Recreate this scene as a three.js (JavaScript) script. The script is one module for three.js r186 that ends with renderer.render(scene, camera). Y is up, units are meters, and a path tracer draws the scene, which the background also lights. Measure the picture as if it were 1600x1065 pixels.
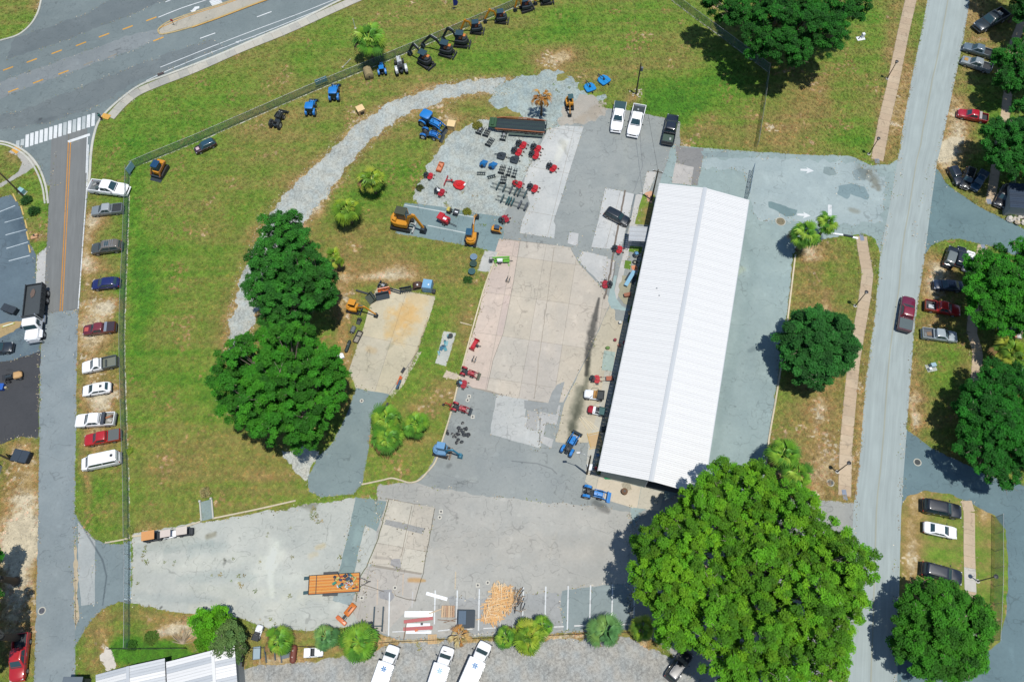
import * as THREE from 'three';
import { mergeGeometries, toCreasedNormals } from 'three/addons/utils/BufferGeometryUtils.js';
import { RoundedBoxGeometry } from 'three/addons/geometries/RoundedBoxGeometry.js';
import { MarchingCubes } from 'three/addons/objects/MarchingCubes.js';

// ------------------------------------------------------------------ camera, sky, sun, exposure
const scene = new THREE.Scene();
const FPX = 1220, ALT = 110, NADIR = [840, 1090];           // focal length and nadir in the pixels of a 1600 x 1065 survey frame
const camera = new THREE.PerspectiveCamera(2 * Math.atan(532.5 / FPX) * 180 / Math.PI, 1.5037, 1, 6000);
const down = new THREE.Vector3(NADIR[0] - 800, -(NADIR[1] - 532.5), -FPX).normalize();
const axU = down.clone().negate(), axX = new THREE.Vector3(1, 0, 0).addScaledVector(axU, -axU.x).normalize(), axZ = axX.clone().cross(axU);
const camM = new THREE.Matrix4().set(axX.x, axX.y, axX.z, 0, axU.x, axU.y, axU.z, 0, axZ.x, axZ.y, axZ.z, 0, 0, 0, 0, 1);
camera.position.set(0, ALT, 0); camera.quaternion.setFromRotationMatrix(camM); camera.updateMatrixWorld();
const renderer = new THREE.WebGLRenderer({ antialias: true });
renderer.setSize(1024, 681);
renderer.toneMapping = THREE.LinearToneMapping;
renderer.toneMappingExposure = 1.12;
renderer.shadowMap.enabled = true;
{ // clear noon sky: deep blue overhead, paler to the horizon, thin cloud
  const W = 256, H = 128, d = new Float32Array(W * H * 4);
  for (let j = 0; j < H; j++) for (let i = 0; i < W; i++) {
    const el = ((j + .5) / H - .5) * Math.PI, k = (j * W + i) * 4, s = Math.max(0, Math.sin(el)), h = Math.pow(1 - s, 2.6);
    const cl = .5 + .5 * Math.sin(i * 6.2832 / W * 3 + 5 * s) * Math.sin(i * 6.2832 / W * 5 + 9 * s), c = .10 * cl * s;
    const up = [.115 + .33 * h + c, .225 + .32 * h + c, .45 + .24 * h + c], lo = [.20, .21, .17];
    for (let m = 0; m < 3; m++) d[k + m] = el > 0 ? up[m] : lo[m];
    d[k + 3] = 1;
  }
  const t = new THREE.DataTexture(d, W, H, THREE.RGBAFormat, THREE.FloatType);
  t.mapping = THREE.EquirectangularReflectionMapping; t.magFilter = t.minFilter = THREE.LinearFilter; t.wrapS = THREE.RepeatWrapping; t.needsUpdate = true;
  scene.background = t; scene.environment = t;
}
const sun = new THREE.DirectionalLight(new THREE.Color(1, .965, .90), 5);
sun.position.set(-5 + .175 * 300, 300, -60 + .14 * 300); sun.target.position.set(-5, 0, -60);
sun.castShadow = true; sun.shadow.mapSize.set(4096, 4096); sun.shadow.radius = 1;
Object.assign(sun.shadow.camera, { left: -150, right: 150, top: 150, bottom: -150, near: 1, far: 700 });
scene.add(sun, sun.target);

// ------------------------------------------------------------------ helpers
const V = (x, y, z) => new THREE.Vector3(x, y, z), TAU = Math.PI * 2;
function rngOf(seed) { let a = seed >>> 0; return () => { a = (a + 0x6D2B79F5) | 0; let t = Math.imul(a ^ (a >>> 15), 1 | a); t = (t + Math.imul(t ^ (t >>> 7), 61 | t)) ^ t; return ((t ^ (t >>> 14)) >>> 0) / 4294967296; }; }
const R0 = rngOf(7);
const rr = (a, b, r = R0) => a + (b - a) * r();
const clamp = (x, a = 0, b = 1) => x < a ? a : x > b ? b : x, mix = (a, b, t) => a + (b - a) * t, sst = (a, b, x) => { const t = clamp((x - a) / (b - a)); return t * t * (3 - 2 * t); };
function P(px, py, y = 0) {                                  // survey frame -> point of the plan at height y
  const d = V(px - 800, -(py - 532.5), -FPX).applyMatrix4(camM), t = (y - ALT) / d.y;
  return V(d.x * t, y, d.z * t);
}
const iM = camM.clone().transpose(), tmpV = V(0, 0, 0);
function Q(x, z, y = 0) { tmpV.set(x, y - ALT, z).applyMatrix4(iM); return [800 + FPX * tmpV.x / -tmpV.z, 532.5 - FPX * tmpV.y / -tmpV.z]; }
const nT = new Float32Array(65536); { const r = rngOf(11); for (let i = 0; i < 65536; i++) nT[i] = r(); }
function vn(x, y) { const xi = Math.floor(x), yi = Math.floor(y); let u = x - xi, v = y - yi; u = u * u * (3 - 2 * u); v = v * v * (3 - 2 * v); const a = xi & 255, b = (xi + 1) & 255, c = (yi & 255) << 8, d = ((yi + 1) & 255) << 8; const p = nT[a | c], q = nT[b | c], s = nT[a | d], t = nT[b | d]; return p + (q - p) * u + (s - p + (p - q - s + t) * u) * v; }
const fbm = (x, y, o = 4) => { let s = 0, a = .5, n = 0; for (let i = 0; i < o; i++) { s += a * vn(x, y); n += a; a *= .5; x = x * 2.03 + 17.1; y = y * 2.03 + 5.7; } return s / n; };
// colours: what a sunlit level surface of it looks like in the photograph (sRGB 0-255), turned into a base colour
const KEXP = 2.0, lin = c => { c /= 255; return c <= .04045 ? c / 12.92 : ((c + .055) / 1.055) ** 2.4; }, toS = c => (c <= .0031308 ? c * 12.92 : 1.055 * c ** (1 / 2.4) - .055) * 255;
const C = (r, g, b, k = 1) => new THREE.Color().setRGB(Math.min(.85, lin(r) / KEXP * k), Math.min(.85, lin(g) / KEXP * k), Math.min(.85, lin(b) / KEXP * k));

const used = new Map();
function numbered(n) { const k = used.get(n) || 0; used.set(n, k + 1); return k ? n + '_' + String(k).padStart(3, '0') : n; }
function tag(o, label, category, group, kind) { if (label) o.userData.label = label; if (category) o.userData.category = category; if (group) o.userData.group = group; if (kind) o.userData.kind = kind; return o; }
function thing(name, label, category, pos, turn = 0, group) { const o = new THREE.Group(); o.name = numbered(name); scene.add(o); o.position.copy(pos); o.rotation.y = turn; return tag(o, label, category, group); }
const clean = g => { let k = g.index ? g.toNonIndexed() : g; for (const a of Object.keys(k.attributes)) if (!['position', 'normal', 'uv'].includes(a)) k.deleteAttribute(a); if (!k.attributes.uv) k.setAttribute('uv', new THREE.BufferAttribute(new Float32Array(k.attributes.position.count * 2), 2)); if (!k.attributes.normal) k.computeVertexNormals(); return k; };
const mrg = gs => { gs = (Array.isArray(gs) ? gs.flat(3) : [gs]).map(clean); return gs.length > 1 ? mergeGeometries(gs) : gs[0]; };
function part(parent, name, gs, mat) { const m = new THREE.Mesh(Array.isArray(gs) ? mrg(gs) : gs, mat); m.name = parent ? name : numbered(name); m.castShadow = m.receiveShadow = true; (parent || scene).add(m); return m; }
const at = (g, x = 0, y = 0, z = 0, ry = 0, rx = 0, rz = 0) => { if (rx) g.rotateX(rx); if (rz) g.rotateZ(rz); if (ry) g.rotateY(ry); return g.translate(x, y, z); };
const bx = (w, h, d, x = 0, y = 0, z = 0, ry = 0, rx = 0, rz = 0) => at(new THREE.BoxGeometry(w, h, d), x, y, z, ry, rx, rz);
const rb = (w, h, d, x = 0, y = 0, z = 0, r = .06, ry = 0, rx = 0, rz = 0) => at(new RoundedBoxGeometry(w, h, d, 2, Math.min(r, w * .45, h * .45, d * .45)), x, y, z, ry, rx, rz);
const cy = (r, h, x = 0, y = 0, z = 0, n = 14, r2 = r) => at(new THREE.CylinderGeometry(r2, r, h, n), x, y, z);
const cyZ = (r, h, x, y, z, n = 18) => at(new THREE.CylinderGeometry(r, r, h, n), x, y, z, 0, Math.PI / 2);
const cyX = (r, h, x, y, z, n = 14) => at(new THREE.CylinderGeometry(r, r, h, n), x, y, z, 0, 0, Math.PI / 2);
const sph = (r, x, y, z, sx = 1, sy = 1, sz = 1) => at(new THREE.SphereGeometry(r, 14, 9).scale(sx, sy, sz), x, y, z);
function rod(a, b, r, n = 7, r2 = r) { const d = V(b[0] - a[0], b[1] - a[1], b[2] - a[2]), l = d.length(); const g = new THREE.CylinderGeometry(r2, r, l, n); g.applyQuaternion(new THREE.Quaternion().setFromUnitVectors(V(0, 1, 0), d.normalize())); return g.translate((a[0] + b[0]) / 2, (a[1] + b[1]) / 2, (a[2] + b[2]) / 2); }
function beam(a, b, w, h) { const d = V(b[0] - a[0], b[1] - a[1], b[2] - a[2]), l = d.length(), g = new THREE.BoxGeometry(l, h, w), f = d.normalize(), s = V(0, 1, 0).cross(f).negate(); if (s.lengthSq() < 1e-6) s.set(0, 0, 1); s.normalize(); const u = s.clone().cross(f); g.applyMatrix4(new THREE.Matrix4().makeBasis(f, u, s)); return g.translate((a[0] + b[0]) / 2, (a[1] + b[1]) / 2, (a[2] + b[2]) / 2); }
const tube = (pts, r, n = 12, k = 6) => new THREE.TubeGeometry(new THREE.CatmullRomCurve3(pts.map(p => V(...p))), n, r, k);
function ext(pts, depth, bev = .02) { const s = new THREE.Shape(pts.map(p => new THREE.Vector2(p[0], p[1]))); const g = new THREE.ExtrudeGeometry(s, { depth: depth - 2 * bev, bevelEnabled: bev > 0, bevelThickness: bev, bevelSize: bev, bevelSegments: 1, curveSegments: 4 }); return g.translate(0, 0, -depth / 2 + bev); }  // outline in x,y; centred on z
function extUp(pts, h, y0 = 0, bev = .03) { const g = ext(pts.map(p => [p[0], -p[1]]), h, bev); g.rotateX(-Math.PI / 2); return g.translate(0, y0 + h / 2, 0); }  // outline in x,z raised by h
function loft(rings, crease = .55, caps = true) {
  const n = rings[0].length, pos = [], uv = [], idx = [];
  rings.forEach((r, i) => r.forEach((p, j) => { pos.push(...p); uv.push(p[0] * .5 + p[1] * .3, p[2] * .5); }));
  for (let i = 0; i + 1 < rings.length; i++) for (let j = 0; j < n; j++) { const k = (j + 1) % n, a = i * n + j, b = i * n + k, c = a + n, d = b + n; idx.push(a, c, b, b, c, d); }
  if (caps) for (const [i, f] of [[0, 1], [rings.length - 1, 0]]) { const m = rings[i].reduce((s, p) => s.map((v, q) => v + p[q] / n), [0, 0, 0]), c = pos.length / 3; pos.push(...m); uv.push(m[0] * .5, m[2] * .5); for (let j = 0; j < n; j++) { const a = i * n + j, b = i * n + (j + 1) % n; f ? idx.push(a, b, c) : idx.push(b, a, c); } }
  const g = new THREE.BufferGeometry(); g.setAttribute('position', new THREE.Float32BufferAttribute(pos, 3)); g.setAttribute('uv', new THREE.Float32BufferAttribute(uv, 2)); g.setIndex(idx); g.computeVertexNormals();
  return toCreasedNormals(g, crease);
}
function quad(a, b, c, d, inset = 1, push = 0) {             // a b c d counter-clockwise seen from outside
  const m = [0, 1, 2].map(i => (a[i] + b[i] + c[i] + d[i]) / 4), q = [a, b, c, d].map(p => p.map((v, i) => m[i] + (v - m[i]) * inset));
  const n = V(q[1][0] - q[0][0], q[1][1] - q[0][1], q[1][2] - q[0][2]).cross(V(q[3][0] - q[0][0], q[3][1] - q[0][1], q[3][2] - q[0][2])).normalize();
  const pos = [0, 1, 2, 0, 2, 3].flatMap(i => [q[i][0] + n.x * push, q[i][1] + n.y * push, q[i][2] + n.z * push]);
  const g = new THREE.BufferGeometry(); g.setAttribute('position', new THREE.Float32BufferAttribute(pos, 3)); g.setAttribute('uv', new THREE.Float32BufferAttribute([0, 0, 1, 0, 1, 1, 0, 0, 1, 1, 0, 1], 2)); g.computeVertexNormals(); return g;
}
// ------------------------------------------------------------------ procedural textures
const GX0 = -112, GX1 = 100, GZ0 = -134, GZ1 = 6;            // extent of the surveyed ground, metres
function dataTex(W, H, f, srgb = true, rep = true) {
  const d = new Uint8Array(W * H * 4), o = [0, 0, 0];
  for (let j = 0; j < H; j++) for (let i = 0; i < W; i++) { f(i, j, o); const k = (j * W + i) * 4; d[k] = clamp(o[0], 0, 255); d[k + 1] = clamp(o[1], 0, 255); d[k + 2] = clamp(o[2], 0, 255); d[k + 3] = 255; }
  const t = new THREE.DataTexture(d, W, H); t.magFilter = THREE.LinearFilter; t.minFilter = THREE.LinearMipmapLinearFilter; t.generateMipmaps = true; t.wrapS = t.wrapT = rep ? THREE.RepeatWrapping : THREE.MirroredRepeatWrapping; if (srgb) t.colorSpace = THREE.SRGBColorSpace; t.needsUpdate = true; return t;
}
// how dry the turf is (0 lush .. 1 bare sand) in patches found on the plan: x, y, radii, change
const DRY = [[1008, 325, 16, 30, .36], [1008, 340, 10, 20, .1], [340, 730, 120, 30, .1], [400, 745, 60, 20, .1], [213, 430, 20, 170, -.3], [235, 460, 40, 60, -.1], [300, 330, 60, 50, .06], [330, 470, 90, 60, .08], [290, 560, 60, 40, .0], [300, 700, 110, 60, .14], [430, 735, 60, 40, .24], [280, 610, 30, 40, -.15], [420, 225, 40, 30, .15], [400, 190, 40, 20, .05], [300, 190, 80, 40, -.12], [250, 200, 40, 40, .04], [200, 215, 40, 40, -.12], [455, 95, 50, 25, -.18], [520, 60, 60, 25, -.14], [640, 30, 120, 30, -.08], [370, 130, 60, 25, -.14], [760, 100, 110, 30, -.16],
[900, 40, 90, 35, -.22], [1000, 90, 80, 35, .08], [860, 105, 40, 18, .5], [890, 90, 30, 12, .4], [940, 120, 40, 20, .22], [990, 145, 16, 12, .5], [985, 100, 30, 20, .14], [1060, 110, 60, 25, .02], [1040, 150, 50, 25, -.3], [1080, 180, 50, 25, -.12], [1130, 120, 60, 40, -.28], [1150, 190, 40, 40, -.08], [1095, 195, 30, 18, .3], [1120, 215, 50, 14, .22], [1060, 215, 14, 20, .3], [1175, 200, 10, 40, .12], [1270, 40, 80, 50, -.15], [1245, 150, 28, 40, .22], [1285, 145, 18, 30, .25], [1230, 200, 40, 30, .2], [1320, 150, 40, 70, -.1], [1380, 60, 30, 60, -.2], [1340, 215, 30, 30, -.2],
[1270, 470, 60, 90, .29], [1270, 395, 30, 20, .45], [1300, 430, 12, 30, -.25], [1235, 405, 20, 14, -.2], [1300, 465, 8, 26, .26], [1280, 620, 60, 90, .32], [1272, 640, 8, 50, .16], [1290, 740, 40, 40, .3], [1360, 470, 14, 90, .26], [1345, 640, 12, 120, .28], [1405, 120, 20, 130, .38], [1385, 220, 14, 50, .3],
[1500, 20, 40, 40, .32], [1545, 80, 40, 50, .28], [1500, 150, 26, 40, .3], [1490, 195, 30, 40, .5], [1490, 232, 36, 26, .6], [1540, 190, 25, 20, -.1], [1530, 300, 40, 30, .25], [1490, 255, 30, 20, .4], [1460, 395, 30, 20, .3], [1465, 425, 28, 22, .7], [1450, 455, 26, 26, .55], [1445, 510, 24, 30, .3], [1460, 560, 20, 40, -.1], [1490, 580, 18, 40, -.2], [1442, 625, 14, 46, .42], [1428, 600, 8, 60, .26], [1520, 560, 20, 60, .1], [1555, 600, 30, 40, -.1], [1432, 660, 10, 30, .35], [1430, 780, 20, 30, .3], [1420, 850, 16, 60, .3], [1417, 900, 12, 50, .26], [1460, 865, 30, 16, -.2], [1455, 795, 60, 10, .05], [1490, 850, 20, 30, .1], [1545, 830, 20, 30, .15], [1540, 810, 16, 10, .4], [1535, 900, 14, 70, .1],
[150, 300, 30, 20, .0], [150, 345, 25, 20, .5], [138, 400, 14, 60, .5], [155, 420, 25, 20, .3], [165, 475, 26, 16, .62], [150, 505, 34, 40, .5], [180, 470, 12, 40, -.25], [145, 580, 34, 70, .5], [158, 625, 40, 18, .42], [150, 660, 36, 40, .34], [150, 690, 20, 20, .4], [155, 770, 20, 40, -.1], [180, 800, 20, 40, .05], [130, 740, 8, 50, .4],
[45, 310, 25, 60, -.1], [60, 360, 12, 40, -.15], [55, 372, 8, 6, .5], [15, 245, 20, 14, .25], [20, 30, 30, 30, .12], [55, 5, 14, 10, .4], [35, 770, 40, 90, .55], [25, 860, 40, 60, .6], [35, 720, 26, 24, .1], [35, 960, 40, 120, .55], [145, 980, 40, 50, .25], [140, 1040, 20, 40, .3], [225, 965, 26, 20, .2], [285, 985, 50, 26, .62], [240, 1000, 20, 14, .5], [262, 990, 18, 14, .2], [232, 1026, 80, 14, -1.1], [260, 1010, 60, 5, -.3], [160, 1025, 12, 20, .6],
[545, 262, 50, 40, -.12], [490, 318, 22, 16, .5], [455, 350, 20, 20, .35], [540, 330, 40, 40, -.05], [600, 300, 50, 30, -.15], [690, 240, 24, 24, .45], [640, 250, 30, 30, -.08], [720, 165, 60, 14, -.12], [780, 175, 30, 14, .1], [700, 195, 14, 18, .35], [560, 400, 30, 50, .18], [540, 470, 22, 60, .42], [535, 560, 14, 60, .45], [610, 420, 60, 24, .2], [640, 432, 40, 12, .35], [600, 440, 40, 10, .35], [690, 410, 60, 30, .02], [690, 380, 20, 16, .2], [720, 440, 30, 50, .12], [680, 490, 16, 40, -.02], [670, 530, 12, 30, -.05], [735, 500, 14, 40, .22], [690, 600, 24, 20, .26], [680, 625, 40, 30, .12], [650, 630, 30, 14, .24], [640, 720, 60, 30, .12], [660, 690, 30, 30, .12], [590, 735, 16, 20, -.1],
[600, 1010, 150, 12, .45], [700, 1000, 120, 8, .5], [440, 1030, 60, 16, .55], [430, 985, 60, 10, .6], [880, 990, 80, 5, .6], [1005, 1010, 20, 20, .45], [1200, 900, 130, 150, .3], [330, 1010, 40, 20, .3], [440, 590, 60, 60, .2], [240, 830, 40, 10, .3]];
const PATH = [[370, 560, 16], [372, 525, 17], [385, 480, 20], [400, 430, 24], [425, 380, 28], [445, 345, 30], [472, 312, 30], [505, 275, 26], [540, 235, 23], [580, 198, 20], [625, 170, 19], [680, 148, 17], [735, 136, 15], [790, 133, 16]];
const PW = PATH.map(p => { const a = P(p[0], p[1]), b = P(p[0] + p[2], p[1]); return [a.x, a.z, b.x - a.x]; });
function pathDist(x, z) { let m = 1e9; for (let i = 0; i + 1 < PW.length; i++) { const a = PW[i], b = PW[i + 1], dx = b[0] - a[0], dz = b[1] - a[1], t = clamp(((x - a[0]) * dx + (z - a[1]) * dz) / (dx * dx + dz * dz)); m = Math.min(m, Math.hypot(x - a[0] - dx * t, z - a[1] - dz * t) - mix(a[2], b[2], t)); } return m; }
// dryness on a coarse grid, looked up bilinearly
const DW = 700, DH = 470, dry = new Float32Array(DW * DH);
for (let j = 0; j < DH; j++) for (let i = 0; i < DW; i++) {
  const x = mix(GX0, GX1, i / (DW - 1)), z = mix(GZ0, GZ1, j / (DH - 1)), [px, py] = Q(x, z); let t = .36;
  const wx = px + (fbm(x * .12, z * .12, 3) - .5) * 44, wy = py + (fbm(x * .12 + 40, z * .12, 3) - .5) * 34;
  for (const q of DRY) { const a = (wx - q[0]) / q[2], b = (wy - q[1]) / q[3], e = a * a + b * b; if (e < 4) t += q[4] * Math.exp(-e * 1.1); }
  const pd = pathDist(x, z); if (pd < 4) t += .34 * Math.exp(-Math.max(0, pd) * .8);
  t += (fbm(x * .045 + 9, z * .045, 3) - .5) * .5 + (fbm(x * .17, z * .17 + 31, 4) - .5) * .28; dry[j * DW + i] = t;
}
function dryAt(x, z) { const u = clamp((x - GX0) / (GX1 - GX0)) * (DW - 1.01), v = clamp((z - GZ0) / (GZ1 - GZ0)) * (DH - 1.01), i = u | 0, j = v | 0, a = u - i, b = v - j, k = j * DW + i; return mix(mix(dry[k], dry[k + 1], a), mix(dry[k + DW], dry[k + DW + 1], a), b); }
const RAMP = [[0, 84, 146, 26], [.14, 106, 154, 36], [.28, 128, 156, 54], [.42, 144, 150, 68], [.56, 160, 148, 80], [.70, 178, 150, 92], [.84, 204, 180, 134], [1, 226, 212, 180]];
function ramp(t, o) { t = clamp(t, 0, .9999); let i = 0; while (RAMP[i + 1][0] <= t) i++; const a = RAMP[i], b = RAMP[i + 1], u = (t - a[0]) / (b[0] - a[0]); o[0] = mix(a[1], b[1], u); o[1] = mix(a[2], b[2], u); o[2] = mix(a[3], b[3], u); }
const dimS = Math.pow(1 / KEXP, 1 / 2.4);                    // sRGB value of half the light, near enough
const S2 = new Float32Array(256); for (let i = 0; i < 256; i++) S2[i] = toS(lin(i) / KEXP);
function turf(x, z, o) {
  const f1 = vn(x * 5.3, z * 5.3), f2 = vn(x * 1.7 + 7, z * 1.7), f3 = vn(x * .8, z * 2.6 + 50), f4 = vn(x * 11, z * 11);
  let t = dryAt(x, z); t += (f1 - .5) * .15 + (f2 - .5) * .10 + (f3 - .5) * .08;
  const sp = vn(x * 2.9 + 70, z * 2.9) * vn(x * .31 + 3, z * .31); if (sp > .5) t += (sp - .5) * 1.5; t += (vn(x * .05 + 11, z * 1.0) - .5) * .19;
  ramp(t * .95, o);
  const k = .84 + .22 * f4 + .14 * (f2 - .5);
  o[0] *= k; o[1] *= k; o[2] *= k;
}
const turfMap = dataTex(2048, 2048, (i, j, o) => { turf(mix(GX0, GX1, (i + .5) / 2048), mix(GZ0, GZ1, (j + .5) / 2048), o); for (let m = 0; m < 3; m++) o[m] = S2[clamp(o[m] | 0, 0, 255)]; }, true, false);
// stains, drips and scuffs on the yard: polyline in plan pixels with widths, colour factor, strength
const ST = [
  [[[936, 466, 2], [931, 490, 4.5], [926, 510, 7], [922, 530, 7], [918, 560, 5], [916, 585, 4]], [.22, .23, .24], 1.1],
  [[[920, 560, 4], [918, 590, 5], [910, 620, 7], [902, 650, 8], [893, 680, 6], [884, 700, 4]], [.42, .45, .42], 1],
  [[[906, 605, 6], [899, 640, 9], [891, 668, 6]], [.42, .46, .44], .9], [[[704, 668, 8], [714, 678, 9]], [.82, .82, .84], .9],
  [[[930, 785, 6], [940, 792, 8], [950, 798, 4]], [.5, .5, .5], 1], [[[1360, 270, 8], [1368, 285, 10], [1372, 296, 5]], [.55, .47, .38], .9], [[[1345, 262, 10], [1352, 275, 8]], [.7, .66, .6], .7], [[[1330, 328, 5], [1340, 330, 6]], [.7, .62, .52], .8],
  [[[640, 906, 4], [655, 906, 4], [664, 907, 2]], [1.05, .72, .38], 1], [[[585, 870, 3], [610, 873, 2]], [.72, .72, .74], .8], [[[495, 855, 4], [505, 852, 5]], [1.1, .95, .72], .9], [[[486, 868, 6], [494, 866, 4]], [1.08, .96, .78], .8],
  [[[622, 505, 20], [630, 490, 20], [612, 520, 12]], [1.06, .88, .62], 1], [[[650, 470, 20], [640, 500, 24], [625, 530, 10]], [1.06, .94, .76], .9], [[[570, 560, 16], [590, 580, 14]], [.86, .88, .86], .6], [[[605, 545, 3], [612, 538, 4]], [.68, .7, .66], .8], [[[575, 545, 6], [584, 548, 6]], [1.04, .9, .72], .8],
  [[[324, 838, 5], [334, 835, 5], [336, 832, 3]], [.6, .56, .46], .9], [[[470, 787, 6], [485, 790, 8], [495, 786, 4]], [.55, .54, .48], .9], [[[250, 950, 2], [252, 948, 2]], [.3, .3, .3], 1], [[[320, 950, 3], [322, 949, 2]], [.45, .45, .45], 1], [[[350, 873, 2], [351, 875, 2]], [.45, .45, .42], 1],
  [[[800, 720, 1], [840, 724, 1], [862, 732, 1], [870, 740, 1]], [.6, .6, .62], .9], [[[127, 820, 1], [145, 850, 1.4], [160, 875, 1.5], [166, 900, 1.4], [160, 945, 1]], [.5, .52, .55], 1], [[[60, 190, 6], [85, 183, 4]], [.75, .76, .78], .8], [[[62, 186, 3], [64, 185, 2]], [.5, .5, .52], .9], [[[870, 250, 5], [878, 232, 8], [884, 222, 5]], [1.14, 1.12, 1.06], 1], [[[878, 220, 6], [886, 240, 3]], [.78, .77, .72], .7], [[[818, 262, 10], [826, 250, 12]], [.88, .87, .82], .8],
  [[[995, 590, 1], [1000, 690, 1]], [.8, .8, .8], .4], [[[1180, 545, 6], [1172, 548, 4]], [.66, .68, .7], .8], [[[980, 205, 4], [978, 250, 6], [972, 300, 6]], [1.1, 1.09, 1.06], .6], [[[640, 575, 2], [655, 540, 2], [668, 500, 2]], [.72, .66, .55], .8], [[[866, 465, 6], [860, 560, 8]], [1.05, 1.03, 1], .5],
  [[[790, 600, 14], [800, 640, 18]], [1.05, 1.04, 1.02], .6], [[[690, 750, 10], [735, 760, 10]], [.9, .9, .92], .6], [[[700, 728, 4], [704, 726, 3]], [.6, .6, .6], .8], [[[732, 752, 6], [742, 748, 4]], [1.15, 1.14, 1.12], .8], [[[560, 830, 8], [552, 850, 4]], [1.2, 1.22, 1.2], .6], [[[540, 873, 4], [541, 880, 3]], [1.2, 1.18, 1.15], .7], [[[650, 965, 30], [690, 950, 20]], [.93, .91, .9], .7], [[[700, 985, 16], [730, 960, 16]], [.92, .88, .86], .6]];
ST.push([[[400, 895, 14], [440, 870, 10]], [1.16, 1.15, 1.12], .9], [[[425, 930, 5], [420, 880, 6], [432, 850, 5]], [1.2, 1.2, 1.17], .9], [[[260, 860, 5], [330, 850, 6]], [.84, .87, .88], .9], [[[470, 940, 12], [420, 950, 12]], [1.1, 1.08, 1.04], .8], [[[360, 945, 10], [300, 950, 8]], [1.12, 1.08, 1.02], .8], [[[350, 880, 3], [352, 876, 2]], [.5, .5, .5], .9], [[[10, 335, 10], [30, 350, 12], [20, 375, 12]], [.72, .77, .8], .9], [[[30, 330, 6], [45, 385, 8]], [.78, .82, .86], .9], [[[10, 430, 16], [40, 460, 16]], [1.06, 1.06, 1.05], .8], [[[20, 530, 10], [50, 520, 8], [40, 545, 8]], [1.3, 1.25, 1.15], .8], [[[215, 858, 9], [290, 846, 10], [350, 852, 9], [300, 862, 8]], [.86, .90, .91], .9], [[[280, 905, 7], [350, 898, 9], [395, 902, 7]], [.86, .9, .91], .9], [[[212, 932, 8], [290, 936, 9], [350, 940, 6]], [.87, .9, .92], .9], [[[425, 900, 12], [490, 905, 10]], [1.1, 1.1, 1.08], .8], [[[240, 885, 10], [310, 880, 12], [400, 870, 10]], [1.08, 1.07, 1.04], .8], [[[430, 850, 14], [420, 880, 12]], [1.14, 1.14, 1.12], .8], [[[300, 920, 8], [420, 925, 10], [500, 930, 8]], [1.05, 1.04, 1], .7], [[[925, 180, 10], [940, 165, 10], [905, 190, 8]], [.95, .88, .8], .8], [[[1100, 300, 20], [1140, 260, 20]], [1.05, 1.05, 1.05], .5], [[[1160, 420, 6], [1150, 430, 5]], [1.12, 1.06, .9], .9], [[[1140, 330, 8], [1180, 420, 8], [1130, 640, 8], [1115, 720, 6]], [.9, .92, .92], .8], [[[1200, 450, 8], [1190, 560, 10], [1170, 680, 8]], [1.06, 1.05, 1.04], .6], [[[690, 860, 30], [820, 850, 30], [930, 860, 20]], [1.03, 1, .97], .6], [[[870, 830, 2], [862, 850, 3], [858, 870, 3]], [1.1, 1.08, 1.05], .6], [[[760, 720, 20], [840, 740, 20], [880, 760, 10]], [.93, .94, .96], .6], [[[890, 260, 8], [870, 330, 10]], [.97, .98, 1], .5]);
const STW = ST.map(s => ({ p: s[0].map(q => { const a = P(q[0], q[1]), b = P(q[0] + q[2], q[1]); return [a.x, a.z, b.x - a.x]; }), c: s[1], k: s[2] })).map(s => { const xs = s.p.map(q => q[0]), zs = s.p.map(q => q[1]), m = Math.max(...s.p.map(q => q[2])) * 2.2 + .6; s.b = [Math.min(...xs) - m, Math.max(...xs) + m, Math.min(...zs) - m, Math.max(...zs) + m]; return s; });
const PVW = 2048;
function paveTint(x, z, o) {
  const a = fbm(x * .07, z * .07, 3) - .5, b = fbm(x * .45 + 5, z * .45, 3) - .5, c = vn(x * 4.1, z * 4.1) - .5, e = vn(x * 12, z * 12) - .5;
  let k = .80 + .20 * a + .17 * b + .07 * c + .06 * e;
  const cr = Math.abs(vn(x * .22 + 90, z * .22) + .35 * vn(x * 1.1, z * 1.1 + 7) - .67); if (cr < .008) k *= .76;
  const cr2 = Math.abs(vn(x * .13 + 20, z * .29 + 60) + .25 * vn(x * 1.3 + 4, z * 1.3) - .6); if (cr2 < .006) k *= .78;
  const sp = vn(x * 3.3 + 31, z * 3.3 + 8); if (sp > .93) k *= .82; const pl = vn(x * .9 + 131, z * .9 + 8); if (pl > .84) k *= 1 + (pl - .84) * .7;
  o[0] = k * (1 + .04 * b); o[1] = k; o[2] = k * (1 - .03 * b);
  for (const s of STW) if (x > s.b[0] && x < s.b[1] && z > s.b[2] && z < s.b[3]) {
    let w = 0; for (let i = 0; i + 1 < s.p.length; i++) { const A = s.p[i], B = s.p[i + 1], dx = B[0] - A[0], dz = B[1] - A[1], t = clamp(((x - A[0]) * dx + (z - A[1]) * dz) / (dx * dx + dz * dz)); const q = Math.hypot(x - A[0] - dx * t, z - A[1] - dz * t) / mix(A[2], B[2], t); w = Math.max(w, 1.25 - q + (fbm(x * 1.3 + s.k, z * 1.3, 3) - .5) * 1.5 * Math.min(1, A[2])); }
    w = clamp(clamp(w * 1.15) * s.k); for (let m = 0; m < 3; m++) o[m] *= mix(1, s.c[m], w);
  }
}
const paveMap = dataTex(PVW, PVW, (i, j, o) => { paveTint(mix(GX0, GX1, (i + .5) / PVW), mix(GZ0, GZ1, (j + .5) / PVW), o); for (let m = 0; m < 3; m++) o[m] = toS(o[m]); }, true, false);
const PVM = .80;                                             // mean of paveMap
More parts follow.
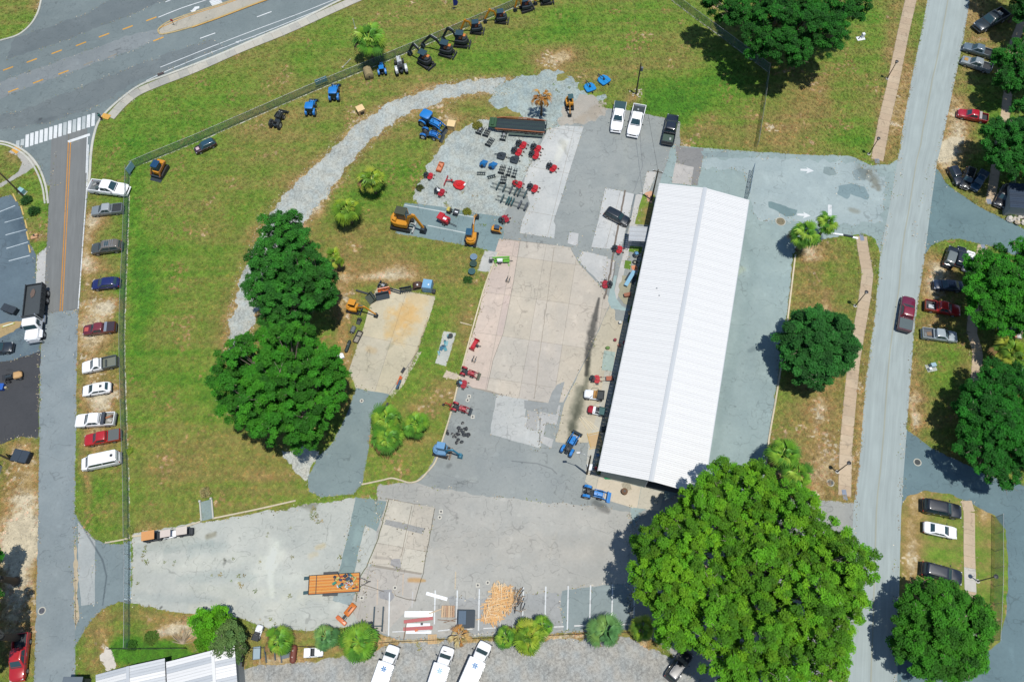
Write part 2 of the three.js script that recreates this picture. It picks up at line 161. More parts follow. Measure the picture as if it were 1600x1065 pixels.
// a carriageway seen along its length: u across (10 m), v along (60 m)
const roadMap = dataTex(512, 1024, (i, j, o) => {
  const u = i / 512, v = j / 1024, P1 = (f, s) => { const a = v * TAU; return fbm(u * f * 10 + s, 40 + Math.cos(a) * 3 + Math.sin(a) * 2.3, 2); };
  const st = P1(2.2, 0) - .5, st2 = P1(7, 30) - .5, bl = fbm(u * 9, 20 + 6 * Math.cos(v * TAU), 3) - .5 + fbm(u * 9 + 50, 20 + 6 * Math.sin(v * TAU), 3) - .5, g = vn(i * .71, j * 1.9) - .5;
  let k = .80 + .13 * st + .10 * st2 + .08 * bl + .06 * g; for (const w of [.24, .40, .62, .78]) k += .035 * Math.exp(-(((u - w) / .035) ** 2));
  o[0] = o[1] = o[2] = k; const c = Math.exp(-(((u - .515) / .014) ** 2)) * .16; o[0] *= 1 - .2 * c; o[1] *= 1 - .9 * c; o[2] *= 1 - 2 * c; if (Math.abs(u - .53) < .004) for (let m = 0; m < 3; m++) o[m] *= .9;
  for (let m = 0; m < 3; m++) o[m] = toS(o[m]);
});
const gravelMap = dataTex(1024, 1024, (i, j, o) => { // 12 m tile, periodic
  const s = 1024, n = (f, k) => { const x = i / s * f, y = j / s * f, xi = Math.floor(x), yi = Math.floor(y), u = sst(0, 1, x - xi), v = sst(0, 1, y - yi), h = (a, b) => nT[(((a % f + k * 37) & 255) | (((b % f) + k * 91 & 255) << 8))]; return mix(mix(h(xi, yi), h(xi + 1, yi), u), mix(h(xi, yi + 1), h(xi + 1, yi + 1), u), v); };
  const k = .8 + .30 * (n(250, 1) - .5) + .26 * (n(120, 2) - .5) + .30 * (n(56, 3) - .5) + .12 * (n(24, 7) - .5) + .16 * (n(9, 4) - .5) + .1 * (n(4, 5) - .5), w = n(14, 6) - .5; o[0] = toS(k * (1 + .1 * w)); o[1] = toS(k); o[2] = toS(k * (1 - .1 * w)); });
const grimeMap = dataTex(512, 512, (i, j, o) => { const s = (f, k) => fbm(Math.cos(i / 512 * TAU) * f + k, Math.sin(i / 512 * TAU) * f + Math.cos(j / 512 * TAU) * f * 1.7, 3) - .5; const k = .92 + .16 * s(1.4, 20) + .10 * s(5, 50) + .05 * (vn(i * .9, j * .9) - .5); o[0] = toS(k); o[1] = toS(k * .995); o[2] = toS(k * .985); });
const woodMap = dataTex(256, 256, (i, j, o) => { const k = .82 + .22 * (fbm(i * .012 + 3, j * .16, 3) - .5) + .14 * (vn(i * .05, j * .55) - .5); o[0] = toS(k); o[1] = toS(k * .97); o[2] = toS(k * .92); });
// ------------------------------------------------------------------ materials
const mats = new Map();
const keyed = (k, f) => { if (!mats.has(k)) mats.set(k, f()); return mats.get(k); };
const paintC = (col, rough = .35, metal = 0, coat = 0) => keyed('p' + col.getHexString() + rough + metal + coat, () => coat ? new THREE.MeshPhysicalMaterial({ color: col, roughness: rough, metalness: metal, clearcoat: coat, clearcoatRoughness: .08, map: grimeMap }) : new THREE.MeshStandardMaterial({ color: col, roughness: rough, metalness: metal, map: grimeMap }));
const car_ = (r, g, b) => paintC(C(r, g, b), .38, 0, .8), dull = (r, g, b) => paintC(C(r, g, b), .7), sat = (r, g, b) => paintC(C(r, g, b), .42);
const WHITE = paintC(new THREE.Color(.72, .73, .74), .32, 0, .7), RUB = dull(44, 46, 50), DARK = dull(52, 58, 64), STEEL = paintC(new THREE.Color(.35, .36, .37), .45, .6), GLASS = paintC(new THREE.Color(.022, .05, .06), .12), LAMP = paintC(new THREE.Color(.62, .64, .66), .15), REDL = paintC(new THREE.Color(.3, .01, .01), .2), CHROME = paintC(new THREE.Color(.55, .56, .57), .25, .8), ROOFM_ = 0, BLACK = paintC(new THREE.Color(.018, .019, .021), .5);
const wood = (r, g, b) => keyed('w' + r + g + b, () => new THREE.MeshStandardMaterial({ color: C(r, g, b, 1 / .82), roughness: .85, map: woodMap }));
const pave = (r, g, b) => keyed('v' + r + g + b, () => new THREE.MeshStandardMaterial({ color: C(r, g, b, 1 / PVM), roughness: .92, map: paveMap }));
const gravel = (r, g, b) => keyed('g' + r + g + b, () => new THREE.MeshStandardMaterial({ color: C(r, g, b, 1 / .8), roughness: 1, map: gravelMap, bumpMap: gravelMap, bumpScale: .03 }));
const roadM = (r, g, b) => keyed('r' + r + g + b, () => new THREE.MeshStandardMaterial({ color: C(r, g, b, 1 / .8), roughness: .9, map: roadMap }));
const turfM = new THREE.MeshStandardMaterial({ roughness: 1, map: turfMap });
const lineW = pave(238, 242, 242), lineY = pave(226, 170, 72), lineY2 = pave(196, 176, 128), kerbM = pave(214, 214, 202), curbM = pave(226, 212, 182);
// ------------------------------------------------------------------ ground, roads, pavements
const PAVED = [];
const wp = (pts, y = 0) => pts.map(p => P(p[0], p[1], y));
function roughen(w, amp, step = .5, closed = true) {         // break up straight outlines
  if (!amp) return w; const o = [];
  for (let i = 0; i < w.length - (closed ? 0 : 1); i++) { const a = w[i], b = w[(i + 1) % w.length], l = a.distanceTo(b) || 1e-6, n = Math.max(1, Math.round(l / step)), nx = -(b.z - a.z) / l, nz = (b.x - a.x) / l; for (let k = 0; k < n; k++) { const t = k / n, p = a.clone().lerp(b, t), d = (fbm(p.x * .9, p.z * .9, 3) - .5) * 2 * amp + (vn(p.x * 3.7, p.z * 3.7) - .5) * amp * .6; o.push(V(p.x + nx * d, p.y, p.z + nz * d)); } }
  if (!closed) o.push(w[w.length - 1].clone()); return o;
}
const worldUV = (g, s) => { const p = g.attributes.position, u = new Float32Array(p.count * 2); for (let i = 0; i < p.count; i++) { u[i * 2] = s ? p.getX(i) / s : (p.getX(i) - GX0) / (GX1 - GX0); u[i * 2 + 1] = s ? p.getZ(i) / s : (p.getZ(i) - GZ0) / (GZ1 - GZ0); } g.setAttribute('uv', new THREE.BufferAttribute(u, 2)); return g; };
function flat(w, y, s = 0) { const sh = new THREE.ShapeGeometry(new THREE.Shape(w.map(p => new THREE.Vector2(p.x, -p.z)))); sh.rotateX(-Math.PI / 2); sh.translate(0, y, 0); return worldUV(sh, s); }
const smooth = (pts, n = 6, closed = false) => new THREE.CatmullRomCurve3(pts.map(p => V(p[0], p[1], 0)), closed, 'centripetal').getPoints(pts.length * n).map(v => [v.x, v.y]);
function sheet(name, pts, y, mat, { amp = 0, par = null, uvs = 0, hide = true, label } = {}) {
  const w = roughen(wp(pts), amp); if (hide) { const xs = w.map(p => p.x), zs = w.map(p => p.z); PAVED.push({ w, b: [Math.min(...xs), Math.max(...xs), Math.min(...zs), Math.max(...zs)] }); }
  const m = part(par, name, flat(w, y, uvs), mat); if (!par) tag(m, label, null, null, 'structure'); return m;
}
function inPoly(w, x, z) { let c = false; for (let i = 0, j = w.length - 1; i < w.length; j = i++) if ((w[i].z > z) !== (w[j].z > z) && x < (w[j].x - w[i].x) * (z - w[i].z) / (w[j].z - w[i].z) + w[i].x) c = !c; return c; }
const onPaved = (x, z) => PAVED.some(p => x > p.b[0] && x < p.b[1] && z > p.b[2] && z < p.b[3] && inPoly(p.w, x, z));
// a strip of width w metres along world points, h high (0 = painted line)
function ribbon(w, width, h, y0, uvRoad = 0) {
  const n = w.length, L = [], Rr = [], len = [0];
  for (let i = 0; i < n; i++) { const a = w[Math.max(0, i - 1)], b = w[Math.min(n - 1, i + 1)], l = Math.hypot(b.x - a.x, b.z - a.z) || 1, nx = -(b.z - a.z) / l, nz = (b.x - a.x) / l, hw = (Array.isArray(width) ? width[i] : width) / 2; L.push([w[i].x - nx * hw, w[i].z - nz * hw]); Rr.push([w[i].x + nx * hw, w[i].z + nz * hw]); if (i) len.push(len[i - 1] + w[i].distanceTo(w[i - 1])); }
  const pos = [], uv = []; const tri = (a, b, c, d, ua, ub, uc, ud) => { pos.push(...a, ...c, ...b, ...a, ...d, ...c); uv.push(...ua, ...uc, ...ub, ...ua, ...ud, ...uc); };
  const W3 = (p, y) => [p[0], y, p[1]], U = p => [(p[0] - GX0) / (GX1 - GX0), (p[1] - GZ0) / (GZ1 - GZ0)];
  for (let i = 0; i + 1 < n; i++) {
    const T = y0 + h, ul = uvRoad ? [[0, len[i] / uvRoad], [1, len[i] / uvRoad], [1, len[i + 1] / uvRoad], [0, len[i + 1] / uvRoad]] : [U(L[i]), U(Rr[i]), U(Rr[i + 1]), U(L[i + 1])];
    tri(W3(L[i], T), W3(Rr[i], T), W3(Rr[i + 1], T), W3(L[i + 1], T), ...ul);
    if (h > .006) { tri(W3(L[i], T), W3(L[i + 1], T), W3(L[i + 1], y0), W3(L[i], y0), U(L[i]), U(L[i + 1]), U(L[i + 1]), U(L[i])); tri(W3(Rr[i], T), W3(Rr[i], y0), W3(Rr[i + 1], y0), W3(Rr[i + 1], T), U(Rr[i]), U(Rr[i]), U(Rr[i + 1]), U(Rr[i + 1])); }
  }
  if (h > .006) for (const i of [0, n - 1]) tri(W3(L[i], y0 + h), W3(L[i], y0), W3(Rr[i], y0), W3(Rr[i], y0 + h), U(L[i]), U(L[i]), U(Rr[i]), U(Rr[i]));
  const g = new THREE.BufferGeometry(); g.setAttribute('position', new THREE.Float32BufferAttribute(pos, 3)); g.setAttribute('uv', new THREE.Float32BufferAttribute(uv, 2)); g.computeVertexNormals(); return g;
}
const rib = (pts, width, h, y, s = 4) => ribbon(wp(pts.length > 2 && s ? smooth(pts, s) : pts), width, h, y);
const line = (a, b, w, y) => ribbon(wp([a, b]), w, 0, y);
// slabs: a polygon cut by a grid turned to `dir`, with open joints
function clipCell(w, c) { let o = w; for (let e = 0; e < c.length; e++) { const A = c[e], B = c[(e + 1) % c.length], i = o, side = p => (B[0] - A[0]) * (p[1] - A[1]) - (B[1] - A[1]) * (p[0] - A[0]); o = []; for (let k = 0; k < i.length; k++) { const p = i[k], q = i[(k + 1) % i.length], sp = side(p), sq = side(q); if (sp >= 0) o.push(p); if (sp >= 0 !== sq >= 0) { const t = sp / (sp - sq); o.push([p[0] + (q[0] - p[0]) * t, p[1] + (q[1] - p[1]) * t]); } } if (!o.length) return o; } return o; }
function slabs(par, name, pts, y, a, b, [su, sv], tones, gap = .05) {
  const w = wp(pts), A = P(...a), B = P(...b), dx = B.x - A.x, dz = B.z - A.z, l = Math.hypot(dx, dz), ux = dx / l, uz = dz / l, loc = w.map(p => [(p.x - A.x) * ux + (p.z - A.z) * uz, -(p.x - A.x) * uz + (p.z - A.z) * ux]);
  const us = loc.map(p => p[0]), vs = loc.map(p => p[1]), r = rngOf(pts[0][0] * 31 + pts[0][1]);
  for (let i = Math.floor(Math.min(...us) / su); i * su < Math.max(...us); i++) for (let j = Math.floor(Math.min(...vs) / sv); j * sv < Math.max(...vs); j++) {
    const q = [[i * su + gap / 2, j * sv + gap / 2], [(i + 1) * su - gap / 2, j * sv + gap / 2], [(i + 1) * su - gap / 2, (j + 1) * sv - gap / 2], [i * su + gap / 2, (j + 1) * sv - gap / 2]], c = clipCell(loc, q);
    if (c.length < 3) continue; let ar = 0; for (let k = 0; k < c.length; k++) { const p = c[k], n = c[(k + 1) % c.length]; ar += p[0] * n[1] - p[1] * n[0]; } if (Math.abs(ar) < .3) continue;
    part(par, name, flat(c.map(p => V(A.x + p[0] * ux - p[1] * uz, 0, A.z + p[0] * uz + p[1] * ux)), y), tones[Math.floor(r() * tones.length)]);
  }
}
function walk(name, pts, width, slab, tones, y = .02, sm = 0) {  // a pavement of separate slabs along a line
  const grp = new THREE.Group(); grp.name = numbered(name); tag(grp, null, null, null, 'structure'); scene.add(grp);
  const w = wp(sm ? smooth(pts, sm) : pts), c = new THREE.CurvePath(); for (let i = 0; i + 1 < w.length; i++) c.add(new THREE.LineCurve3(w[i], w[i + 1]));
  const n = Math.max(1, Math.round(c.getLength() / slab)), r = rngOf(pts[0][0] * 7 + 3), wide = t => Array.isArray(width) ? mix(width[0], width[1], t) : width;
  { const p = c.getPoints(4), hw = p.map((_, i) => wide(i / (p.length - 1)) + .1); part(grp, 'bedding', ribbon(p, hw, 0, y - .012), pave(150, 138, 112)); const ww = [], m = p.length; for (const s of [1, -1]) for (let q = 0; q < m; q++) { const i = s > 0 ? q : m - 1 - q, a = p[Math.max(0, i - 1)], b = p[Math.min(m - 1, i + 1)], l = Math.hypot(b.x - a.x, b.z - a.z); ww.push(V(p[i].x - s * (b.z - a.z) / l * hw[i] / 2, 0, p[i].z + s * (b.x - a.x) / l * hw[i] / 2)); } const xs = ww.map(q => q.x), zs = ww.map(q => q.z); PAVED.push({ w: ww, b: [Math.min(...xs), Math.max(...xs), Math.min(...zs), Math.max(...zs)] }); }
  for (let i = 0; i < n; i++) { const t0 = i / n + .012 / c.getLength(), t1 = (i + 1) / n - .012 / c.getLength(), a = c.getPointAt(t0), b = c.getPointAt((t0 + t1) / 2), d = c.getPointAt(t1); part(grp, 'paving_slab', ribbon([a, b, d], [wide(t0), wide((t0 + t1) / 2), wide(t1)], .03 + r() * .012, y - .01), tones[Math.floor(r() * tones.length)]); }
  return grp;
}

{ // the ground: one sheet to the horizon
  const g = new THREE.PlaneGeometry(6000, 6000, 60, 60); g.rotateX(-Math.PI / 2); worldUV(g); tag(part(null, 'ground', g, turfM), null, null, null, 'structure');
}
// roads
const RM = sheet('main_road', [[-60, 85], [0, 62], [28, 53], [46, 38], [58, 18], [66, -20], [640, -50], [560, -10], [530, 0], [470, 30], [400, 59], [330, 89], [265, 114], [220, 131], [192, 150], [166, 173], [152, 190], [145, 214], [141, 240], [139, 268], [74, 292], [62, 262], [46, 241], [22, 226], [0, 220], [-60, 222]], .006, pave(126, 139, 140));
for (const [pts, c] of [[[[-60, 150], [60, 106], [200, 56], [250, 45], [262, 54], [180, 88], [60, 130], [-60, 176]], [141, 149, 151]], [[[20, 60], [140, 20], [180, -10], [320, -30], [230, 12], [110, 60], [10, 92]], [115, 126, 129]], [[[-60, 192], [40, 170], [140, 130], [260, 84], [330, 60], [350, 72], [262, 108], [210, 128], [150, 165], [80, 190], [-60, 214]], [119, 129, 131]]]) sheet('asphalt_lane', pts, .010, pave(...c), { amp: .5, par: RM });
let RL; { const w = wp(smooth([[108, 205], [104, 300], [98, 400], [94, 486]], 4)); sheet('left_road', [[76, 300], [72, 400], [69, 488], [123, 488], [129, 390], [137, 300], [142, 215], [90, 225]], .004, pave(129, 132, 131)); const m = part(null, 'left_road', ribbon(w, w.map((_, i) => mix(6.4, 5.3, i / (w.length - 1))), 0, .014, 60), roadM(129, 132, 131)); tag(m, null, null, null, 'structure'); RL = m; sheet('left_road', [[69, 486], [66, 510], [62, 560], [61, 640], [60, 740], [58, 860], [55, 960], [51, 1110], [117, 1110], [117, 800], [119, 600], [122, 484]], .010, pave(148, 160, 163), { amp: .12 }).userData.kind = 'structure'; }
{ const L = [[1453, -12], [1438, 66], [1425.6, 125], [1411.7, 200], [1404, 250], [1390, 330], [1376, 400], [1367, 500], [1353, 600], [1342.7, 735], [1334, 800], [1323, 1065], [1321, 1120]], Rt = [[1517, -12], [1504, 66], [1491, 125], [1476, 200], [1464, 250], [1453, 330], [1444.6, 400], [1430, 500], [1422, 600], [1412, 735], [1408, 800], [1402, 1065], [1401, 1120]];
  const a = L.map((p, i) => P(...p)), b = Rt.map(p => P(...p)), c = a.map((p, i) => p.clone().add(b[i]).multiplyScalar(.5)), wd = a.map((p, i) => p.distanceTo(b[i]) * .985); tag(part(null, 'right_road', ribbon(c, wd, 0, .018, 60), roadM(175, 187, 185)), null, null, null, 'structure'); const ww = [...a, ...b.reverse()], xs = ww.map(p => p.x), zs = ww.map(p => p.z); PAVED.push({ w: ww, b: [Math.min(...xs), Math.max(...xs), Math.min(...zs), Math.max(...zs)] }); }
const RS = (pts, c, y = .008, amp = .15) => sheet('side_street', pts, y, pave(...c), { amp });
RS([[1455, 255], [1466, 265], [1478, 284], [1496, 300], [1540, 328], [1570, 342], [1600, 357], [1700, 420], [1700, 445], [1600, 405], [1560, 388], [1530, 380], [1500, 373], [1475, 375], [1456, 383], [1444, 400], [1434, 412], [1430, 350]], [114, 142, 146]);
RS([[1410, 660], [1419, 672], [1432, 682], [1452, 697], [1480, 712], [1530, 735], [1560, 748], [1720, 790], [1720, 1150], [1395, 1150], [1400, 900]], [109, 134, 140]);
const island = sheet('grass_verge', [[1409, 790], [1418, 775], [1445, 767], [1490, 773], [1525, 791], [1555, 805], [1571, 828], [1576, 880], [1572, 960], [1563, 1003], [1540, 1020], [1480, 1030], [1430, 1028], [1403, 1012], [1405, 900]], .014, turfM, { amp: .2, hide: false });
// left lot and its strip of concrete
sheet('left_parking_lot', [[-60, 330], [0, 308], [16, 304], [28, 316], [38, 345], [46, 380], [56, 397], [55, 455], [67, 486], [64, 520], [61, 560], [60, 686], [30, 682], [0, 694], [-60, 700]], .006, pave(104, 124, 136), { amp: .1 });
sheet('new_asphalt', [[-60, 575], [20, 562], [63, 548], [61, 600], [60, 684], [30, 682], [0, 694], [-60, 700]], .011, pave(72, 74, 78), { amp: .15 });
sheet('concrete_apron', [[57, 398], [73, 385], [71, 448], [55, 455]], .012, pave(206, 206, 202));
sheet('concrete_path', [[-60, 318], [-20, 296], [10, 281], [28, 268], [34, 254], [26, 243], [12, 238], [22, 229], [40, 240], [58, 256], [40, 270], [10, 287], [-20, 305], [-60, 328]], .008, pave(190, 188, 180), { amp: .05 });
// kerbs of the junction
for (const [pts, w] of [[[[0, 63.5], [28, 54.5], [47, 39], [59, 19], [67, -16]], .35], [[[-30, 221], [0, 221], [22, 227], [45, 242], [61, 263], [71, 290], [75, 318]], .35], [[[-30, 225], [0, 225], [20, 231], [42, 246], [56, 266], [66, 292], [70, 318]], .3]]) part(RM, 'kerb', rib(pts, w, .13, 0), kerbM);
part(RM, 'kerb', rib([[560, -11], [530, 1], [470, 31], [400, 60.5], [330, 90.5], [265, 115.5], [220, 132.5], [193, 151], [167, 174], [154, 190], [146, 214], [142, 240], [140, 272], [137, 300]], .42, .13, 0), kerbM);
walk('pavement', [[590, -16], [520, 15], [445, 49], [375, 77], [300, 110], [245, 131], [212, 146], [190, 164], [172, 184]], 1.75, 1.9, [pave(196, 194, 182), pave(188, 186, 176), pave(202, 198, 184)], .09, 3);
part(RM, 'tactile_panel', ribbon(wp([[168, 179], [163, 186]]), 1.6, .05, .12), pave(236, 180, 84)); part(RM, 'tactile_panel', ribbon(wp([[21, 231], [29, 237]]), 1.2, .05, .02), pave(236, 176, 70));
part(RM, 'gutter_grate', ribbon(wp([[246, 117.5], [256, 113.8]]), .5, .02, .13), dull(90, 76, 76));
{ const m = sheet('traffic_island', [[247, 49], [258, 38], [290, 25], [340, 9], [380, -4], [450, -26], [450, -14], [400, 4], [345, 25], [300, 41], [262, 51], [250, 53]], .10, pave(188, 182, 166), { par: RM }); part(RM, 'island_kerb', rib([[450, -27], [380, -5], [340, 8], [290, 24], [258, 37], [247, 47], [250, 53], [262, 52], [300, 42], [345, 26], [400, 5], [450, -13]], .3, .13, 0), lineY2); part(RM, 'yellow_line', rib([[250, 44], [290, 27], [345, 9], [390, -7]], .16, 0, .136), lineY); part(RM, 'yellow_line', rib([[300, 43.5], [345, 27.5], [400, 6.5], [450, -11]], .16, 0, .136), lineY); }
// painted lines of the junction
for (const [x, y] of [[12, 107], [49, 94.5], [88, 81], [126, 68.5], [162, 55], [199, 43], [236, 29.5], [20, 141], [59, 127], [98.5, 113], [247, 61]]) part(RM, 'yellow_dash', line([x - 8, y + 3], [x + 8, y - 3], .32, .016), lineY);
for (const [x, y] of [[175, 87], [137, 99]]) part(RM, 'yellow_dash', line([x - 7, y + 3], [x + 7, y - 3], .22, .016), pave(160, 150, 130));
for (let i = 0; i < 17; i++) { const x = 27 + i * 7.38, y = 224.5 - i * 2.36, worn = [0, 1, 10, 12, 14].includes(i), q = i < 2 ? 5 : 10; part(RM, 'crosswalk_bar', line([x - .4, y + q], [x + .4, y - q], .62, .016), worn ? pave(196, 204, 204) : lineW); }
part(RM, 'stop_line', line([105.5, 221.5], [140, 210], .6, .018), lineW);
for (const pts of [[[247, 27], [282, 13], [318, 1], [360, -14]], [[250, 105], [290, 89], [340, 69], [400, 46], [470, 20], [540, -8]], [[136, 214], [134, 270]], [[228, 126], [262, 110], [300, 94], [360, 70], [400, 55], [460, 31], [530, 2]]]) part(RM, 'white_line', rib(pts, pts.length > 4 ? .14 : .18, 0, .018), lineW);
for (const [a, b] of [[[312, 60], [336, 51.5]], [[401, 26.5], [424, 18]], [[258, 3], [268, -1]]]) part(RM, 'white_dash', line(a, b, .2, .018), lineW);
part(RM, 'turn_arrow', flat(wp([[311, 9.5], [304, 10.5], [299.5, 16], [296.5, 16], [301.5, 22], [307.5, 19.5], [304, 18.3], [307, 14], [311, 12.8]]), .018), lineW);
for (let i = 0; i < 4; i++) part(RM, 'hatch_bar', line([327 + i * 1.4, 2.5 + i * 2.2], [343 + i * 1.4, -3 + i * 2.2], .4, .018), lineW);
part(RM, 'cycle_mark', [line([368, 65.5], [374, 64], .14, .018), line([371, 67], [376, 62], .14, .018), line([394, 58], [400, 55.5], .16, .018)], lineW);
for (const s of [-1.7, 1.7]) { const m = RL; part(m, 'yellow_line', ribbon(wp(smooth([[108 + s, 222], [104.5 + s, 300], [99.5 + s, 400], [95 + s, 486]], 4)), .17, 0, .019), pave(214, 150, 66)); }
part(RL, 'white_line', rib([[137.5, 226], [135, 290], [129.5, 370], [124, 450], [121.5, 482]], .17, 0, .019), lineW);
// bays of the left lot
for (const [a, b] of [[[-2, 331], [23, 321]], [[6.5, 347.5], [37, 339]], [[8, 367], [40, 358.5]], [[9.5, 388], [43, 378]], [[13, 407.5], [46, 399]]]) part(scene.getObjectByName('left_parking_lot'), 'bay_line', line(a, b, .16, .012), pave(216, 228, 232));

// ---- the dealer's yard
const yard = new THREE.Group(); yard.name = 'yard_paving'; tag(yard, null, null, null, 'structure'); scene.add(yard);
const YS = (name, pts, y, c, amp = .12, o = {}) => sheet(name, pts, y, pave(...c), { amp, par: yard, ...o });
YS('asphalt', [[900, 172], [936, 168], [985, 172], [1062, 190], [1064, 232], [1056, 262], [1030, 290], [985, 480], [960, 600], [930, 740], [1040, 765], [1000, 800], [990, 840], [985, 985], [800, 993], [620, 1000], [555, 975], [560, 870], [600, 760], [650, 751], [668, 735], [690, 690], [705, 640], [718, 595], [745, 500], [775, 400], [790, 330], [812, 290], [850, 205]], .004, [160, 166, 163], .18);
YS('drive', [[1050, 226], [1100, 231], [1180, 237], [1260, 241], [1330, 244], [1362, 258], [1392, 256], [1408, 246], [1410, 300], [1392, 330], [1376, 396], [1368, 372], [1350, 365], [1300, 371], [1250, 384], [1240, 398], [1226, 520], [1212, 620], [1196, 730], [1190, 772], [1000, 860], [985, 800], [1030, 290]], .008, [160, 179, 177], .2);
YS('south_asphalt', [[1188, 772], [1312, 783], [1340, 786], [1326, 1080], [1325, 1130], [1120, 1130], [1040, 1010], [985, 985], [980, 850], [1000, 800], [1060, 770]], .012, [170, 172, 166], .2);
YS('apron', [[1092, 250], [1180, 246], [1330, 252], [1385, 275], [1380, 345], [1300, 350], [1190, 345], [1172, 320], [1165, 268], [1090, 262]], .012, [176, 192, 192], .8);
YS('asphalt_patch', [[1201, 315], [1215, 318], [1232, 324], [1246, 328], [1243, 337], [1228, 338], [1216, 330], [1202, 324]], .016, [124, 150, 152], .25); YS('asphalt_patch', [[1310, 290], [1330, 286], [1350, 292], [1360, 305], [1356, 312], [1340, 308], [1330, 303], [1324, 311], [1310, 304]], .016, [136, 160, 164], .25); YS('asphalt_patch', [[1332, 268], [1345, 262], [1356, 268], [1352, 282], [1338, 282]], .016, [148, 166, 168], .3); YS('asphalt_patch', [[1288, 260], [1302, 262], [1308, 272], [1296, 275], [1286, 270]], .016, [142, 160, 160], .3);
YS('asphalt_patch', [[1095, 236], [1138, 236], [1138, 246], [1100, 245]], .016, [150, 168, 168], .15); YS('asphalt_patch', [[1055, 228], [1100, 232], [1096, 262], [1090, 290], [1078, 288], [1078, 262], [1058, 258]], .014, [148, 148, 146], .2); YS('concrete_apron', [[1056, 254], [1084, 261], [1080, 289], [1050, 286]], .018, [200, 196, 190], .1);
// concrete: the big central floor, laid in bays
const jt = [168, 160, 146];
YS('joint_bed', [[780, 372], [830, 378], [890, 386], [905, 412], [943, 452], [955, 470], [915, 560], [880, 628], [858, 630], [800, 622], [738, 606], [716, 590], [745, 500], [762, 430]], .008, jt, .05);
slabs(yard, 'concrete_slab', [[780, 373], [812, 377], [802, 440], [786, 520], [770, 562], [760, 609], [738, 605], [717, 590], [745, 500], [762, 430]], .013, [800, 400], [768, 560], [7.2, 5.2], [pave(216, 198, 184), pave(212, 194, 182), pave(220, 202, 186)]);
slabs(yard, 'concrete_slab', [[813, 377], [890, 386], [905, 412], [943, 452], [955, 470], [915, 560], [880, 628], [858, 629], [800, 621], [761, 609], [771, 562], [787, 520], [803, 440]], .013, [800, 400], [768, 560], [7.2, 5.2], [pave(208, 200, 186), pave(204, 196, 184), pave(212, 202, 186), pave(206, 196, 178)]);
YS('joint_bed', [[856, 202], [880, 196], [912, 198], [889, 270], [880, 300], [865, 345], [868, 352], [866, 372], [812, 364], [816, 345], [828, 318], [818, 290], [821, 272], [838, 240]], .008, jt, .1);
slabs(yard, 'concrete_slab', [[856, 202], [880, 196], [912, 198], [889, 270], [880, 300], [865, 345], [868, 352], [866, 372], [812, 364], [816, 345], [828, 318], [818, 290], [821, 272], [838, 240]], .013, [896, 205], [860, 350], [9, 9], [pave(208, 210, 206), pave(204, 207, 204)]);
YS('joint_bed', [[946, 293], [991, 303], [970, 390], [924, 386], [935, 345]], .008, jt, .05);
slabs(yard, 'concrete_slab', [[946, 293], [991, 303], [970, 390], [924, 386], [935, 345]], .013, [970, 298], [946, 388], [14, 4.1], [pave(206, 208, 206), pave(202, 204, 202)]);
YS('concrete_slab', [[890, 362], [904, 365], [902, 384], [887, 380]], .013, [206, 206, 204]); YS('concrete_slab', [[910, 392], [948, 401], [943, 448], [903, 406]], .013, [208, 208, 204]); YS('concrete_slab', [[948, 404], [962, 407], [955, 446], [944, 444]], .015, [206, 204, 200]);
YS('concrete_walk', [[1011, 268], [1027, 268], [1013, 302], [985, 385], [972, 440], [962, 476], [956, 472], [968, 420], [980, 370], [994, 305], [1004, 300]], .017, [206, 204, 198], .05);
YS('concrete_patch', [[776, 616], [826, 624], [820, 650], [845, 654], [845, 700], [765, 678]], .010, [200, 202, 198], .15); YS('concrete_patch', [[843, 628], [876, 633], [862, 700], [842, 690]], .010, [198, 198, 194], .15);
YS('asphalt_patch', [[819, 625], [857, 630], [863, 612], [870, 601], [882, 596], [869, 648], [819, 638]], .018, [164, 168, 166], .08); YS('asphalt_patch', [[853, 660], [872, 664], [867, 686], [849, 681]], .018, [162, 168, 164], .08); YS('asphalt_patch', [[824, 640], [841, 643], [839, 674], [822, 668]], .020, [182, 182, 178], .15);
YS('concrete_patch', [[955, 471], [962, 486], [962, 500], [985, 505], [960, 600], [950, 660], [940, 690], [884, 692], [868, 690], [882, 628], [917, 560]], .020, [208, 198, 174], .15);
slabs(yard, 'concrete_slab', [[948, 560], [970, 563], [956, 640], [940, 700], [935, 742], [915, 738], [920, 690], [935, 640]], .026, [956, 565], [930, 720], [4.6, 4], [pave(204, 200, 184), pave(212, 198, 172), pave(200, 198, 186)]);
slabs(yard, 'concrete_slab', [[918, 738], [1040, 764], [1030, 798], [985, 792], [945, 780], [914, 752]], .026, [935, 745], [1035, 768], [6.2, 4.2], [pave(214, 202, 176), pave(218, 206, 184), pave(206, 200, 182)]);
YS('pale_asphalt', [[590, 757], [648, 754], [690, 764], [760, 775], [860, 785], [930, 790], [985, 800], [988, 840], [984, 930], [985, 985], [800, 990], [620, 998], [560, 970], [585, 880]], .010, [188, 187, 179], .3);
YS('asphalt_patch', [[878, 922], [950, 914], [985, 910], [985, 984], [880, 986], [876, 950]], .016, [150, 164, 164], .2); YS('asphalt_patch', [[700, 935], [880, 925], [880, 986], [720, 990]], .015, [176, 178, 176], .6);
YS('joint_bed', [[605, 778], [680, 793], [660, 895], [655, 900], [560, 972], [545, 945], [575, 905], [590, 850]], .014, jt, .05);
slabs(yard, 'concrete_slab', [[605, 779], [680, 793], [660, 895], [574, 880], [590, 840]], .019, [648, 787], [625, 888], [6.2, 4.2], [pave(212, 206, 190), pave(208, 200, 184), pave(206, 202, 190)]);
